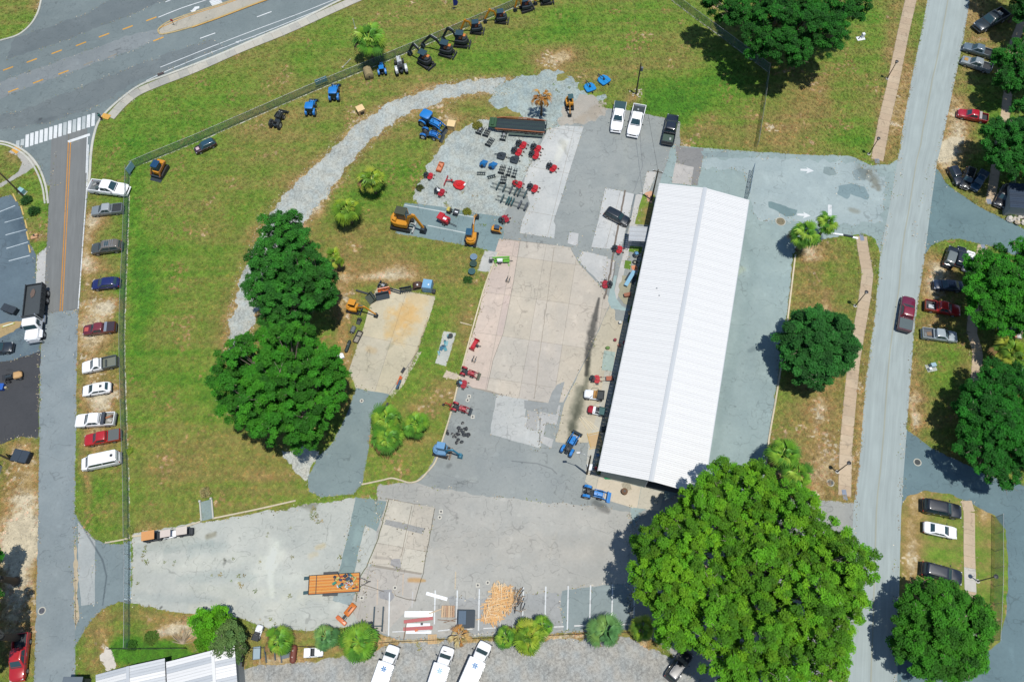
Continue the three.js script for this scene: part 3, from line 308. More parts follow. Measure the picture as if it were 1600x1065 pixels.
slabs(yard, 'concrete_slab', [[573, 884], [658, 898], [650, 938], [600, 990], [557, 968], [548, 944]], .019, [648, 787], [625, 888], [6.2, 4.2], [pave(200, 194, 184), pave(196, 190, 180)]);
YS('asphalt_patch', [[603, 811], [664, 825], [661, 835], [600, 819]], .024, [168, 168, 164], .1); YS('asphalt_patch', [[592, 921], [612, 920], [616, 932], [610, 939], [592, 934]], .024, [166, 166, 166], .15); YS('asphalt_patch', [[611, 874], [624, 873], [626, 886], [618, 890], [610, 882]], .024, [172, 170, 168], .2);
YS('west_lot', [[205, 832], [240, 828], [300, 818], [470, 790], [485, 786], [556, 776], [590, 782], [590, 850], [570, 900], [575, 975], [500, 985], [420, 983], [385, 968], [330, 962], [262, 956], [204, 942]], .006, [200, 203, 194], .3);
YS('teal_strip', [[555, 776], [605, 783], [588, 830], [570, 820], [552, 900], [527, 902], [545, 830]], .018, [142, 162, 160], .1); YS('teal_strip', [[524, 925], [560, 922], [558, 938], [545, 945], [520, 938]], .018, [164, 178, 178], .2);
YS('driveway', [[556, 606], [608, 616], [596, 635], [580, 652], [576, 700], [566, 756], [552, 772], [502, 777], [482, 768], [481, 745], [495, 715], [520, 690], [540, 650]], .022, [138, 156, 156], .12);
YS('joint_bed', [[590, 446], [681, 463], [672, 492], [656, 540], [630, 600], [606, 617], [556, 607], [545, 580], [556, 545], [570, 505], [580, 470]], .006, jt, .1);
slabs(yard, 'concrete_slab', [[590, 446], [681, 463], [672, 492], [652, 548], [606, 617], [556, 607], [545, 580], [556, 545], [570, 505], [580, 470]], .012, [635, 455], [586, 610], [9, 7], [pave(210, 200, 172), pave(206, 198, 176), pave(212, 204, 180)]);
slabs(yard, 'concrete_kerb_slab', [[654, 548], [659, 549], [630, 602], [612, 622], [608, 616]], .016, [656, 548], [612, 618], [3.5, 9], [pave(214, 206, 182)]);
YS('equipment_pad', [[632, 316], [680, 322], [790, 340], [786, 372], [778, 394], [730, 384], [618, 364]], .010, [136, 160, 162], .15);
for (const [a, b] of [[[632, 320], [745, 340]], [[668, 352], [728, 364]]]) part(yard, 'bay_line', line(a, b, .2, .016), pave(206, 216, 214));
YS('concrete_slab', [[757, 391], [778, 394], [766, 426], [746, 422]], .016, [204, 204, 198]); YS('concrete_slab', [[693, 517], [713, 520], [697, 572], [680, 567]], .012, [204, 206, 196], .05); YS('concrete_slab', [[697, 578], [719, 586], [715, 594], [692, 589]], .014, [222, 204, 180], .06);
sheet('gravel_yard', [[690, 228], [712, 205], [745, 188], [772, 186], [862, 203], [850, 240], [835, 272], [830, 290], [836, 318], [822, 352], [784, 342], [760, 340], [680, 325], [640, 313], [660, 278]], .003, gravel(182, 190, 184), { amp: .9, uvs: 12 });
sheet('gravel_yard', [[772, 140], [800, 124], [838, 114], [872, 108], [906, 126], [948, 148], [930, 172], [900, 178], [884, 197], [858, 203], [830, 196], [790, 176], [764, 160]], .0045, gravel(170, 184, 180), { amp: 1.1, uvs: 12 });
{ const w = []; for (const s of [1, -1]) { const q = []; PW.forEach((p, i) => { const a = PW[Math.max(0, i - 1)], b = PW[Math.min(PW.length - 1, i + 1)], l = Math.hypot(b[0] - a[0], b[1] - a[1]); q.push([p[0] - s * (b[1] - a[1]) / l * p[2] * .92, p[1] + s * (b[0] - a[0]) / l * p[2] * .92]); }); const sm = smooth(q, 5); w.push(...(s > 0 ? sm : sm.reverse())); }
  const ww = roughen(w.map(p => V(p[0], 0, p[1])), .8, .35), xs = ww.map(p => p.x), zs = ww.map(p => p.z); PAVED.push({ w: ww, b: [Math.min(...xs), Math.max(...xs), Math.min(...zs), Math.max(...zs)] }); tag(part(null, 'gravel_track', flat(ww, .0015, 12), gravel(188, 193, 186)), null, null, null, 'structure'); }
for (const p of [[[765, 172], [790, 169], [814, 176], [806, 190], [780, 188]], [[900, 118], [930, 128], [945, 146], [925, 150], [905, 138]], [[868, 116], [885, 112], [890, 122], [872, 126]]]) sheet('grass_patch', p, .009, turfM, { amp: .9, hide: false });
sheet('bare_soil', [[880, 168], [905, 150], [930, 152], [950, 160], [945, 180], [915, 190], [890, 196], [872, 190]], .010, pave(186, 180, 168), { amp: 1.0, hide: false });
sheet('gravel_track', [[440, 705], [470, 700], [500, 705], [494, 722], [480, 748], [470, 745], [450, 725]], .002, gravel(198, 200, 190), { amp: .6, uvs: 12 });
sheet('gravel_lot', [[372, 1100], [372, 1046], [400, 1040], [470, 1036], [560, 1024], [620, 1006], [700, 1002], [840, 1000], [985, 993], [1012, 1012], [1060, 1030], [1130, 1100]], .004, gravel(178, 178, 172), { amp: .5, uvs: 12 });
sheet('driveway_entrance', [[117, 800], [122, 812], [132, 826], [148, 842], [164, 848], [192, 850], [204, 848], [204, 944], [186, 940], [160, 952], [140, 972], [128, 990], [117, 1010]], .013, pave(137, 153, 156), { amp: .1 });
sheet('concrete_apron', [[121, 815], [148, 845], [148, 944], [126, 946], [122, 900]], .018, pave(186, 192, 190), { amp: .1 });
sheet('bare_sand', [[117, 840], [121, 900], [122, 960], [118, 985], [115, 940], [115, 890]], .022, pave(206, 190, 160), { amp: .25 });
part(yard, 'gate_track', rib([[199, 846], [199, 936]], 1.0, 0, .026, 0), pave(176, 196, 204));
sheet('sand_heap', [[155, 1022], [165, 1007], [176, 1015], [180, 1046], [164, 1049]], .012, pave(226, 218, 206), { amp: .4 });
for (const [p, w, c] of [[[[977, 297], [969, 340], [959, 390], [951, 440], [944, 467]], .3, [128, 118, 108]], [[[992, 303], [985, 340], [973, 388]], .22, [120, 130, 134]], [[[962, 408], [957, 440]], .2, [140, 140, 136]], [[[607, 780], [590, 845], [572, 885], [560, 905], [556, 940]], .14, [120, 122, 96]], [[[679, 794], [661, 895], [648, 940]], .1, [120, 118, 104]], [[[644, 790], [626, 870]], .08, [150, 140, 124]], [[[564, 912], [600, 924]], .1, [130, 124, 110]], [[[619, 932], [650, 938]], .1, [130, 124, 110]], [[[715, 270], [830, 284]], .001, [150, 150, 150]], [[[866, 386], [855, 470], [842, 560], [835, 622]], .09, [176, 166, 150]], [[[1000, 205], [1004, 260], [990, 300]], .1, [140, 146, 148]]]) part(yard, 'tar_seam', ribbon(roughen(wp(p), .1, .5, false), w, 0, .031), pave(...c));
// kerbs, yard lines, bays
for (const p of [[[779, 394], [760, 440], [745, 490], [722, 575], [717, 594], [706, 640], [690, 692], [680, 722], [668, 737], [655, 750], [640, 754], [625, 750], [612, 747], [598, 750], [565, 757]], [[778, 424], [766, 426]]]) if (p.length > 2) part(yard, 'kerb', rib(p, .22, .13, .01), curbM);
part(yard, 'kerb', rib([[206, 838], [225, 836]], .22, .13, .01), curbM); part(yard, 'kerb', rib([[164, 848], [192, 843], [203, 840]], .2, .13, .01), curbM); part(yard, 'kerb', rib([[280, 826], [312, 815], [313, 815]], .2, .13, .01, 0), curbM); part(yard, 'kerb', rib([[332, 810], [400, 796], [462, 782]], .22, .13, .01), curbM);
part(yard, 'kerb', rib([[1243, 398], [1228, 520], [1213, 620], [1201, 690], [1197, 728]], .24, .13, .01), curbM); part(yard, 'kerb', rib([[1246, 767], [1280, 773]], .24, .14, .02, 0), curbM);
for (const [x, y0, y1] of [[608.5, 925, 993], [645, 924, 950], [680, 922, 975], [714.5, 922, 985], [749, 920, 985], [783, 918, 985], [818, 917, 972], [853, 916, 970], [888, 915, 984], [923, 914, 970], [957.5, 913, 965], [992, 911, 965], [1027, 910, 965], [1062, 909, 965]]) part(yard, 'bay_line', line([x, y0], [x - 1.5, y1], .17, .03), [645, 783].includes(x) ? pave(206, 204, 200) : lineW);
for (const [x, y0, y1, c] of [[590, 905, 945, [214, 196, 176]], [630, 896, 930, [210, 192, 172]], [712, 893, 920, [214, 198, 170]]]) part(yard, 'faded_line', line([x, y0], [x - 1, y1], .14, .028), pave(...c));
for (const [x, y, s] of [[1262, 266, 1], [1257, 336, 1]]) part(yard, 'lane_arrow', flat(wp([[x - 11, y - 2.4], [x, y - 2], [x - 2, y - 5], [x + 10, y + 1], [x - 2, y + 5], [x, y + 1.6], [x - 11, y + .6]]), .024), lineW);
part(yard, 'lane_line', line([1297, 320], [1297, 336], .6, .024), lineW);
// footways beside the right road
const brick = [pave(208, 186, 156), pave(205, 182, 153), pave(210, 189, 160), pave(204, 181, 152)];
walk('pavement', [[1425, -6], [1412, 50], [1396, 130], [1382, 190], [1371, 250]], [2.0, 2.0], 1.5, brick);
walk('pavement', [[1346, 369], [1350, 395], [1356, 428], [1352, 462], [1344, 510], [1335, 560], [1327, 640], [1322, 700], [1320, 775]], 1.75, 1.5, brick);
walk('pavement', [[1600, 30], [1585, 66], [1570, 190], [1560, 235], [1548, 318]], 1.5, 1.5, brick);
walk('pavement', [[1536, 383], [1528, 430], [1520, 500], [1519, 520], [1527, 545], [1528, 560], [1524, 610], [1520, 660]], 1.5, 1.5, brick);
walk('pavement', [[1510, 782], [1515, 800], [1515, 860], [1517, 930], [1518, 1000]], 1.5, 1.5, [...brick, pave(206, 206, 198), pave(210, 206, 196)]);
walk('pavement', [[1310, 1020], [1303, 1100]], 1.9, 1.5, brick);
for (const [x, y, a, b] of [[1371, 252, 3.6, 2], [1347, 371, 3, 2.5], [1320, 773, 3.5, 3], [1546, 315, 3.5, 2], [1537, 386, 3, 2]]) part(yard, 'tactile_panel', line([x - a, y], [x + a, y], b * .5, .052), pave(150, 160, 176));
// ------------------------------------------------------------------ buildings
const roofW = keyed('roofW', () => new THREE.MeshStandardMaterial({ color: new THREE.Color(.475, .475, .468), roughness: .5 }));
const roofW2 = keyed('roofW2', () => new THREE.MeshStandardMaterial({ color: new THREE.Color(.46, .46, .454), roughness: .5 }));
const roofG = keyed('roofG', () => new THREE.MeshStandardMaterial({ color: new THREE.Color(.37, .39, .41), roughness: .5, map: grimeMap }));
const roofG2 = keyed('roofG2', () => new THREE.MeshStandardMaterial({ color: new THREE.Color(.33, .345, .36), roughness: .55, map: grimeMap }));
const frame = (a, b) => { const l = Math.hypot(b.x - a.x, b.z - a.z); return { l, ry: -Math.atan2(b.z - a.z, b.x - a.x) }; };
// ribbed sheet of a roof slope: length L down the slope (x), width w (z), ribs along x
function ribSheet(L, w, n, h = .035) { const g = [bx(L, .02, w, L / 2, 0, 0)]; for (let i = 0; i < n; i++) { const z = -w / 2 + (i + .5) * w / n; g.push(ext([[-.05, 0], [-.025, h], [.025, h], [.05, 0]], L, 0).rotateY(Math.PI / 2).translate(L / 2, .01, z)); } return mrg(g); }
{
  const e = 4.5, A = P(1031, 286, e), B = P(1171, 313, e), D = P(935, 735, e), ridge = 1.0;
  const len = A.distanceTo(D), wid = 14.4, f = frame(A, D), g = thing('metal_warehouse', 'long white ribbed metal roofed warehouse between yard and drive', 'warehouse', A.clone().setY(0), f.ry);
  // local: x runs along the eave from the far end, z across (towards the road = negative)
  const s = Math.sign(V(B.x - A.x, 0, B.z - A.z).applyAxisAngle(V(0, 1, 0), -f.ry).z), wall = paintC(C(150, 176, 176), .6), Z = z => s * z, ov = .55;
  const np = 84, pw = len / np, sl = Math.hypot(wid / 2, ridge), th = Math.atan2(ridge, wid / 2), gA = ribSheet(sl + .02, pw - .02, 1, .05);
  for (let side = 0; side < 2; side++) for (let i = 0; i < np; i++) { const m = part(g, 'roof_panel', gA, i * 7 % 3 ? roofW : roofW2); m.position.set((i + .5) * pw, e, Z(side ? wid : 0)); m.rotation.set(0, (side ? 1 : -1) * s * Math.PI / 2, 0); m.rotateZ(th); m.position.y += .02 * ((i * 13) % 2) * .3; }
  part(g, 'ridge_cap', [bx(len + .1, .03, .32, len / 2, e + ridge + .045, Z(wid / 2 - .15), 0, s * -.13), bx(len + .1, .03, .32, len / 2, e + ridge + .045, Z(wid / 2 + .15), 0, s * .13)], roofG);
  for (const z of [0, wid]) part(g, 'gutter', bx(len + .1, .14, .12, len / 2, e - .1, Z(z ? wid + .05 : -.05)), roofG);
  const W = (nm, w, h, d, x, y, z) => part(g, nm, bx(w, h, d, x, y, z), wall), z0 = ov, z1 = wid - ov;
  W('side_wall', len - 2 * ov, e - .25, .15, len / 2, (e - .25) / 2, Z(z0)); W('side_wall', len - 2 * ov, e - .25, .15, len / 2, (e - .25) / 2, Z(z1));
  const gable = (x, pts) => part(g, 'gable_wall', ext(pts.map(p => [Z(p[0]), p[1]]), .15, 0).rotateY(-Math.PI / 2).translate(x, 0, 0), wall);
  const top = z => e - .16 + ridge * (1 - Math.abs(z - wid / 2) / (wid / 2));
  gable(ov, [[z0, 0], [z1, 0], [z1, top(z1)], [wid / 2, top(wid / 2)], [z0, top(z0)]]);
  gable(len - ov, [[z0, 0], [wid * .48, 0], [wid * .48, top(wid * .48)], [z0, top(z0)]]); gable(len - ov, [[wid * .83, 0], [z1, 0], [z1, top(z1)], [wid * .83, top(wid * .83)]]); gable(len - ov, [[wid * .48, 3.9], [wid * .83, 3.9], [wid * .83, top(wid * .83)], [wid / 2, top(wid / 2)], [wid * .48, top(wid * .48)]]);
  for (const z of [wid * .48, wid * .83]) part(g, 'door_jamb', bx(.2, 3.9, .12, len - ov + .05, 1.95, Z(z)), roofG); part(g, 'shop_floor', bx(len - 1.4, .03, wid - 1.4, len / 2, .045, Z(wid / 2)), pave(120, 120, 116));
  part(g, 'roller_door', bx(.1, 1.0, wid * .34, len - ov - .12, 3.6, Z(wid * .655)), roofG2);
  for (let i = 0; i < 7; i++) { const x = 6 + i * 6.2; part(g, 'window', bx(1.6, 1.1, .06, x, 2.2, Z(z0 - .09)), GLASS); }
  for (const [x, z] of [[19.5, .2], [20.7, .24]]) part(g, 'roof_vent', cy(.09, .3, x, e + .15 + ridge * z * 2, Z(wid * z)), roofG2);
  part(g, 'wall_cabinet', rb(.9, 1.4, .5, len * .48, 1.9, Z(z0 - .35)), paintC(C(236, 238, 238), .5));
  part(g, 'downpipe', bx(.1, e - .3, .1, len * .6, e / 2 - .1, Z(z0 - .13)), roofG);
}
{ // corrugated porch roof over the west door
  const c = P(984.5, 353, 2.9), d = P(1012, 355, 2.9), b = P(982, 376, 2.9), g = thing('porch', 'grey corrugated porch canopy against west wall of long warehouse', 'canopy', P(997, 365, 0)), o = g.position, L = p => [p.x - o.x, p.y, p.z - o.z];
  const l = c.distanceTo(d), w = c.distanceTo(b), n = 7, dir = d.clone().sub(c).normalize(), dv = b.clone().sub(c).normalize();
  for (let i = 0; i < n; i++) { const m = part(g, 'canopy_panel', ribSheet(l, w / n - .03, 1, .07), i % 2 ? roofG : roofG2); m.position.set(c.x - o.x + dv.x * (i + .5) * w / n, 2.9, c.z - o.z + dv.z * (i + .5) * w / n); m.rotation.y = -Math.atan2(dir.z, dir.x); m.rotateZ(.05); }
  for (const p of [c, b]) { const q = L(p); part(g, 'post', cy(.05, 2.88, q[0] + .12, 1.44, q[2]), STEEL); }
  part(g, 'front_beam', beam([c.x - o.x + .1, 2.82, c.z - o.z], [b.x - o.x + .1, 2.82, b.z - o.z], .08, .12), STEEL);
}
// sheds at the bottom edge, left of the ambulances
function shed(label, pts, e, rise, mats2, ridgeT, name = 'metal_shed') {              // pts: far-left, far-right, near-left eave corners in the plan at height e
  const A = P(...pts[0], e), B = P(...pts[1], e), D = P(...pts[2], e), g = thing(name, label, 'shed', A.clone().setY(0), frame(A, B).ry), wd = A.distanceTo(B), ln = A.distanceTo(D);
  const n = Math.round(ln / .75), pw = ln / n;
  for (const side of [0, 1]) { const run = side ? wd * (1 - ridgeT) : wd * ridgeT, sl = Math.hypot(run, rise), th = Math.atan2(rise, run), gg = ribSheet(sl, pw - .02, 1, .05); if (run < .2) continue; for (let i = 0; i < n; i++) { const m = part(g, 'roof_panel', gg, mats2[(i * 5 + side) % mats2.length]); m.position.set(side ? wd : 0, e, (i + .5) * pw); m.rotation.y = side ? Math.PI : 0; m.rotateZ(th); } }
  part(g, 'ridge_cap', bx(.4, .04, ln, wd * ridgeT, e + rise + .05, ln / 2), mats2[0]);
  const wm = paintC(C(190, 196, 196), .7); for (const x of [.25, wd - .25]) part(g, 'side_wall', bx(.12, e - .1, ln - .5, x, (e - .1) / 2, ln / 2), wm); for (const z of [.25, ln - .25]) part(g, 'end_wall', ext([[.3, 0], [wd - .3, 0], [wd - .3, e - .06], [wd * ridgeT, e + rise - .1], [.3, e - .06]], .12, 0).translate(0, 0, z), wm);
  return g;
}
const rust = keyed('rustroof', () => new THREE.MeshStandardMaterial({ color: C(214, 220, 226), roughness: .6, map: grimeMap }));
shed('white gabled metal shed cut by the bottom edge, left of the two', [[149, 1054], [257, 1028], [152, 1130]], 3.2, .7, [rust, roofG, roofW2], .5);
shed('ribbed white metal shed behind the grey-green bushy tree, right of the two', [[259, 1034], [366, 1008], [263, 1130]], 3.6, .5, [roofW, roofW2, rust], .7);
{ const p = P(128, 1068, 0), g = thing('lean_to', 'small dark grey flat roofed lean-to left of the white sheds', 'shed', p); part(g, 'roof', rb(2.6, .12, 4, 0, 2.5, 1.2), dull(110, 124, 136)); part(g, 'wall', bx(2.3, 2.42, 3.6, 0, 1.21, 1.2), dull(90, 96, 100)); }
shed('dark brown roofed building along the left edge of the photo', [[-90, 712], [-21, 714], [-92, 925]], 4, .8, [dull(52, 56, 60), dull(58, 60, 64)], .5, 'long_house');
shed('dark blue roofed carport at the right edge beside white rubble', [[1577, 285], [1650, 296], [1572, 322]], 2.6, .5, [dull(38, 64, 92), dull(34, 58, 84)], .5, 'carport');
shed('small green roofed shed at the right edge below the palm', [[1594, 562], [1650, 565], [1593, 600]], 2.4, .5, [dull(120, 190, 130), dull(130, 200, 140)], .5, 'garden_shed');
// ------------------------------------------------------------------ fences, poles
const wireMesh = keyed('wire', () => { const t = dataTex(64, 64, (i, j, o) => { const a = (i + j) % 32, b = (i - j + 64) % 32, w = a < 9 || b < 9 ? 255 : 0; o[0] = o[1] = o[2] = w; }, false); t.repeat.set(1, 1); return new THREE.MeshStandardMaterial({ color: C(112, 150, 142), roughness: .6, metalness: .3, alphaMap: t, transparent: true, side: THREE.DoubleSide }); });
const screenMesh = keyed('screen', () => { const t = dataTex(64, 64, (i, j, o) => { const w = (i % 16 < 4 || j % 16 < 4) ? 255 : 0; o[0] = o[1] = o[2] = w; }, false); return new THREE.MeshStandardMaterial({ color: C(104, 156, 146), roughness: .8, alphaMap: t, transparent: true, side: THREE.DoubleSide }); });
function fence(label, pts, h, step = 3, mat = wireMesh, name = 'chain_link_fence', cat = 'fence', postM = STEEL, wire = true) {
  const w = wp(pts), g = thing(name, label, cat, w[0].clone()), o = w[0], c = new THREE.CurvePath(); for (let i = 0; i + 1 < w.length; i++) c.add(new THREE.LineCurve3(w[i], w[i + 1]));
  const L = c.getLength(), n = Math.max(2, Math.round(L / step)), pg = cy(.035, h + .08, 0, (h + .08) / 2, 0, 8), P0 = []; for (let i = 0; i <= n; i++) { const p = c.getPointAt(i / n); P0.push(p); part(g, 'post', pg, postM).position.set(p.x - o.x, 0, p.z - o.z); }
  for (let i = 0; i < n; i++) { const a = P0[i], b = P0[i + 1], l = a.distanceTo(b), A = [a.x - o.x, h, a.z - o.z], B = [b.x - o.x, h, b.z - o.z]; part(g, 'top_rail', rod(A, B, .024, 6), postM); if (!wire) continue;
    const q = quad([A[0], .04, A[2]], [B[0], .04, B[2]], [B[0], h - .02, B[2]], [A[0], h - .02, A[2]]), u = q.attributes.uv; for (let k = 0; k < u.count; k++) u.setXY(k, u.getX(k) * l * 8, u.getY(k) * h * 8); part(g, 'wire_panel', q, mat); }
  return g;
}
fence('chain link fence down the left side of the big lawn', [[203, 268], [201, 320], [199, 380], [195, 480], [194, 535], [196.5, 636], [201, 760], [202, 842]], 1.9, 3, screenMesh);
fence('chain link gate fence across the lower left driveway entrance', [[203, 846], [203.5, 890], [203, 936]], 1.9, 2.2, wireMesh, 'chain_link_gate', 'gate');
fence('short chain link fence below the lower left driveway entrance', [[203, 940], [203.5, 980], [203, 1013]], 1.9, 2.5, screenMesh);
fence('long chain link fence along the top of the lawn behind the excavators', [[208, 263], [223, 256], [312, 220], [400, 181.5], [470, 151], [527, 127], [615, 91], [710, 51], [800, 13], [850, -8], [900, -30]], 1.9, 3, wireMesh);
fence('chain link fence running under the top oak down to the right', [[1040, -6], [1060, 8], [1090, 31], [1122, 54], [1160, 82], [1200, 112]], 1.9, 3, wireMesh);
fence('straight pale chain link fence between the two lawns above the drive', [[1200, 112], [1192, 170], [1182, 231]], 1.9, 3, wireMesh);
fence('dark green screened fence standing in the lower right verge', [[1555, 808], [1555, 860], [1555, 900], [1553, 950], [1550, 1001]], 2.2, 2.4, screenMesh, 'screened_fence');
fence('dark rail fence in front of the left white shed', [[172, 1014], [230, 1014], [292, 1013]], 1.1, 2.2, wireMesh, 'chain_link_fence', 'fence', DARK);
fence('light teal pole fence beside the dark blue carport', [[1579, 282], [1577, 305], [1576, 335]], 1.8, 2.2, wireMesh);
fence('low dark rail along the planting strip behind the ambulances', [[372, 1014], [440, 1011], [530, 1009], [620, 1003], [700, 999], [790, 996], [880, 992], [985, 988]], .55, 2.4, wireMesh, 'low_rail', 'railing', dull(70, 60, 52), false);
fence('blue steel gate at the upper right corner of the warehouse', [[1175, 268], [1167, 312]], 2.2, 1.1, wireMesh, 'steel_gate', 'gate', sat(60, 110, 160));
for (const pts of [[[203, 268], [201, 320], [199, 380], [195, 480], [194, 535], [196.5, 636], [201, 760], [202, 842]], [[223, 256], [312, 220], [400, 181.5], [470, 151], [527, 127], [615, 91], [710, 51], [800, 13], [850, -8]], [[1050, 0], [1090, 31], [1122, 54], [1160, 82], [1200, 112]]]) tag(part(null, 'fence_footing', ribbon(roughen(wp(pts), .12, .6, false), .22, 0, .006), pave(216, 214, 196)), null, null, null, 'structure');
function panelOn(name, label, cat, a, b, y0, y1, mat, split) { const A = P(...a), B = P(...b), g = thing(name, label, cat, A.clone().lerp(B, .5), frame(A, B).ry), l = A.distanceTo(B); for (let i = 0; i < split; i++) part(g, 'panel', rb(l / split - .06, y1 - y0, .05, -l / 2 + (i + .5) * l / split, (y0 + y1) / 2, .06, .02), mat); part(g, 'frame', [bx(l, .05, .05, 0, y1 + .03, .02), ...[-1, 1].map(s => bx(.05, y1, .05, s * l / 2, y1 / 2, .02))], STEEL); return g; }
panelOn('banner_board', 'pale teal two panel board on the top fence between blue tractors', 'board', [495, 137], [513, 130], .7, 1.9, sat(130, 196, 206), 2);
panelOn('banner_board', 'pale blue board on the fence corner above the white pickup', 'board', [203, 275], [212, 262], .5, 1.9, sat(150, 200, 222), 1);
const poleW = wood(96, 86, 66);
function utilPole(label, base, h, o = {}) {
  const p = P(...base), g = thing('utility_pole', label, 'utility pole', p); part(g, 'pole', cy(.16, h, 0, h / 2, 0, 12, .1), poleW);
  if (o.arm) { const a = o.arm; part(g, 'crossarm', beam([-a[0], h - .5, -a[1]], [a[0], h - .5, a[1]], .1, .12), poleW); for (const s of [-.9, 0, .9]) part(g, 'insulator', cy(.05, .16, a[0] * s, h - .36, a[1] * s), LAMP); }
  if (o.can) part(g, 'transformer', cy(.22, .7, .3, h - 1.3, .1), dull(120, 128, 130));
  if (o.light) { const a = o.light; part(g, 'lamp_arm', tube([[0, h - .8, 0], [a[0] * .5, h - .4, a[1] * .5], [a[0], h - .5, a[1]]], .04), STEEL); part(g, 'lamp_head', rb(.6, .16, .3, a[0], h - .52, a[1], .06), STEEL); }
  return g;
}
utilPole('tall wooden utility pole beside the two white pickups', [993.9, 147], 7.6, { can: 1 });
utilPole('wooden utility pole by the upper left corner of the warehouse', [1018, 312], 8.2, { arm: [.8, .25] });
utilPole('dark wooden utility pole at the lower left corner of the warehouse', [917, 740], 9.2, { light: [-1.6, -.6] });
utilPole('leaning looking dark utility pole in the left grass corner', [38, 308], 10.5, { arm: [.3, 1] });
utilPole('utility pole with light at the left edge by the dark roof', [20, 720], 7.5, { can: 1, light: [.9, .2] });
{ const wire = (label, a, ha, b, hb, sag = .5) => { const A = P(...a).setY(ha), B = P(...b).setY(hb), m = A.clone().lerp(B, .5); m.y -= sag; const o = part(null, 'overhead_wire', new THREE.TubeGeometry(new THREE.CatmullRomCurve3([A, m, B]), 24, .018, 4), BLACK); tag(o, label, 'wire'); }; wire('overhead wire from the top edge to the pole by the white pickups', [975, -30], 7.8, [993.9, 147], 7.4); wire('overhead wire between the two upper utility poles', [993.9, 147], 7.3, [1018, 312], 7.9); }
const lamp0 = (label, base, h, arm) => { const g = thing('street_lamp', label, 'street lamp', P(...base), 0, 'lamp posts beside the footways'); part(g, 'footing', cy(.28, .1, 0, .05, 0, 14), pave(216, 214, 206)); part(g, 'post', cy(.085, h, 0, h / 2, 0, 10, .055), BLACK); part(g, 'collar', cy(.13, .5, 0, .3, 0, 12, .09), BLACK); part(g, 'lamp_head', [cy(.2, .34, 0, h + .1, 0, 8, .26), cy(.3, .1, 0, h + .32, 0, 10, .06)], BLACK); if (arm) { part(g, 'banner_arm', rod([0, h - .4, 0], [arm, h - .4, -arm * .4], .025), BLACK); } return g; };
lamp0('black lamp post on the upper footway, far one by the oak', [1386.5, 123], 4.0); lamp0('black lamp post at the foot of the upper footway by the drive', [1358, 241], 4.0); lamp0('black lamp post left of the lower footway above the round tree', [1336.5, 478], 4.4, .6); lamp0('black lamp post left of the lower footway near its bottom end', [1308.5, 737], 4.4, .6); lamp0('lamp post standing at the dark screened fence lower right', [1528, 908], 4.4, .5);
// ------------------------------------------------------------------ trees and palms
const barkM = wood(120, 104, 84), barkG = wood(176, 166, 150);
const leafM = keyed('leaf', () => new THREE.MeshPhysicalMaterial({ color: 0xffffff, roughness: .72, transmission: .24, thickness: 0, side: THREE.DoubleSide, specularIntensity: .35 }));
function clumpGeo(seed, n, R, s) { // n leaf-sized folded faces in a ball of radius R
  const r = rngOf(seed), pos = [], nor = [];
  for (let i = 0; i < n; i++) { const a = r() * TAU, u = r() * 2 - 1, q = Math.cbrt(r()) * R, c = V(Math.sqrt(1 - u * u) * Math.cos(a) * q, u * q * .7, Math.sqrt(1 - u * u) * Math.sin(a) * q);
    const up = c.clone().normalize().multiplyScalar(.7).add(V(rr(-.5, .5, r), 1, rr(-.5, .5, r))).normalize(), t = V(rr(-1, 1, r), rr(-.4, .4, r), rr(-1, 1, r)).cross(up).normalize(), b = up.clone().cross(t), k = s * rr(.7, 1.3, r);
    const p0 = c.clone().addScaledVector(t, -k), p1 = c.clone().addScaledVector(b, k * .5).addScaledVector(up, k * .12), p2 = c.clone().addScaledVector(t, k).addScaledVector(up, -k * .15), p3 = c.clone().addScaledVector(b, -k * .5).addScaledVector(up, k * .12);
    for (const p of [p0, p2, p1, p0, p3, p2]) { pos.push(p.x, p.y, p.z); nor.push(up.x, up.y, up.z); } }
  const g = new THREE.BufferGeometry(); g.setAttribute('position', new THREE.Float32BufferAttribute(pos, 3)); g.setAttribute('normal', new THREE.Float32BufferAttribute(nor, 3)); g.setAttribute('uv', new THREE.Float32BufferAttribute(new Float32Array(pos.length / 3 * 2), 2)); return g;
}
const CL = { big: [1, 2, 3].map(k => clumpGeo(k * 13, 14, .36, .135)), fine: [4, 5].map(k => clumpGeo(k * 13, 16, .40, .135)) };
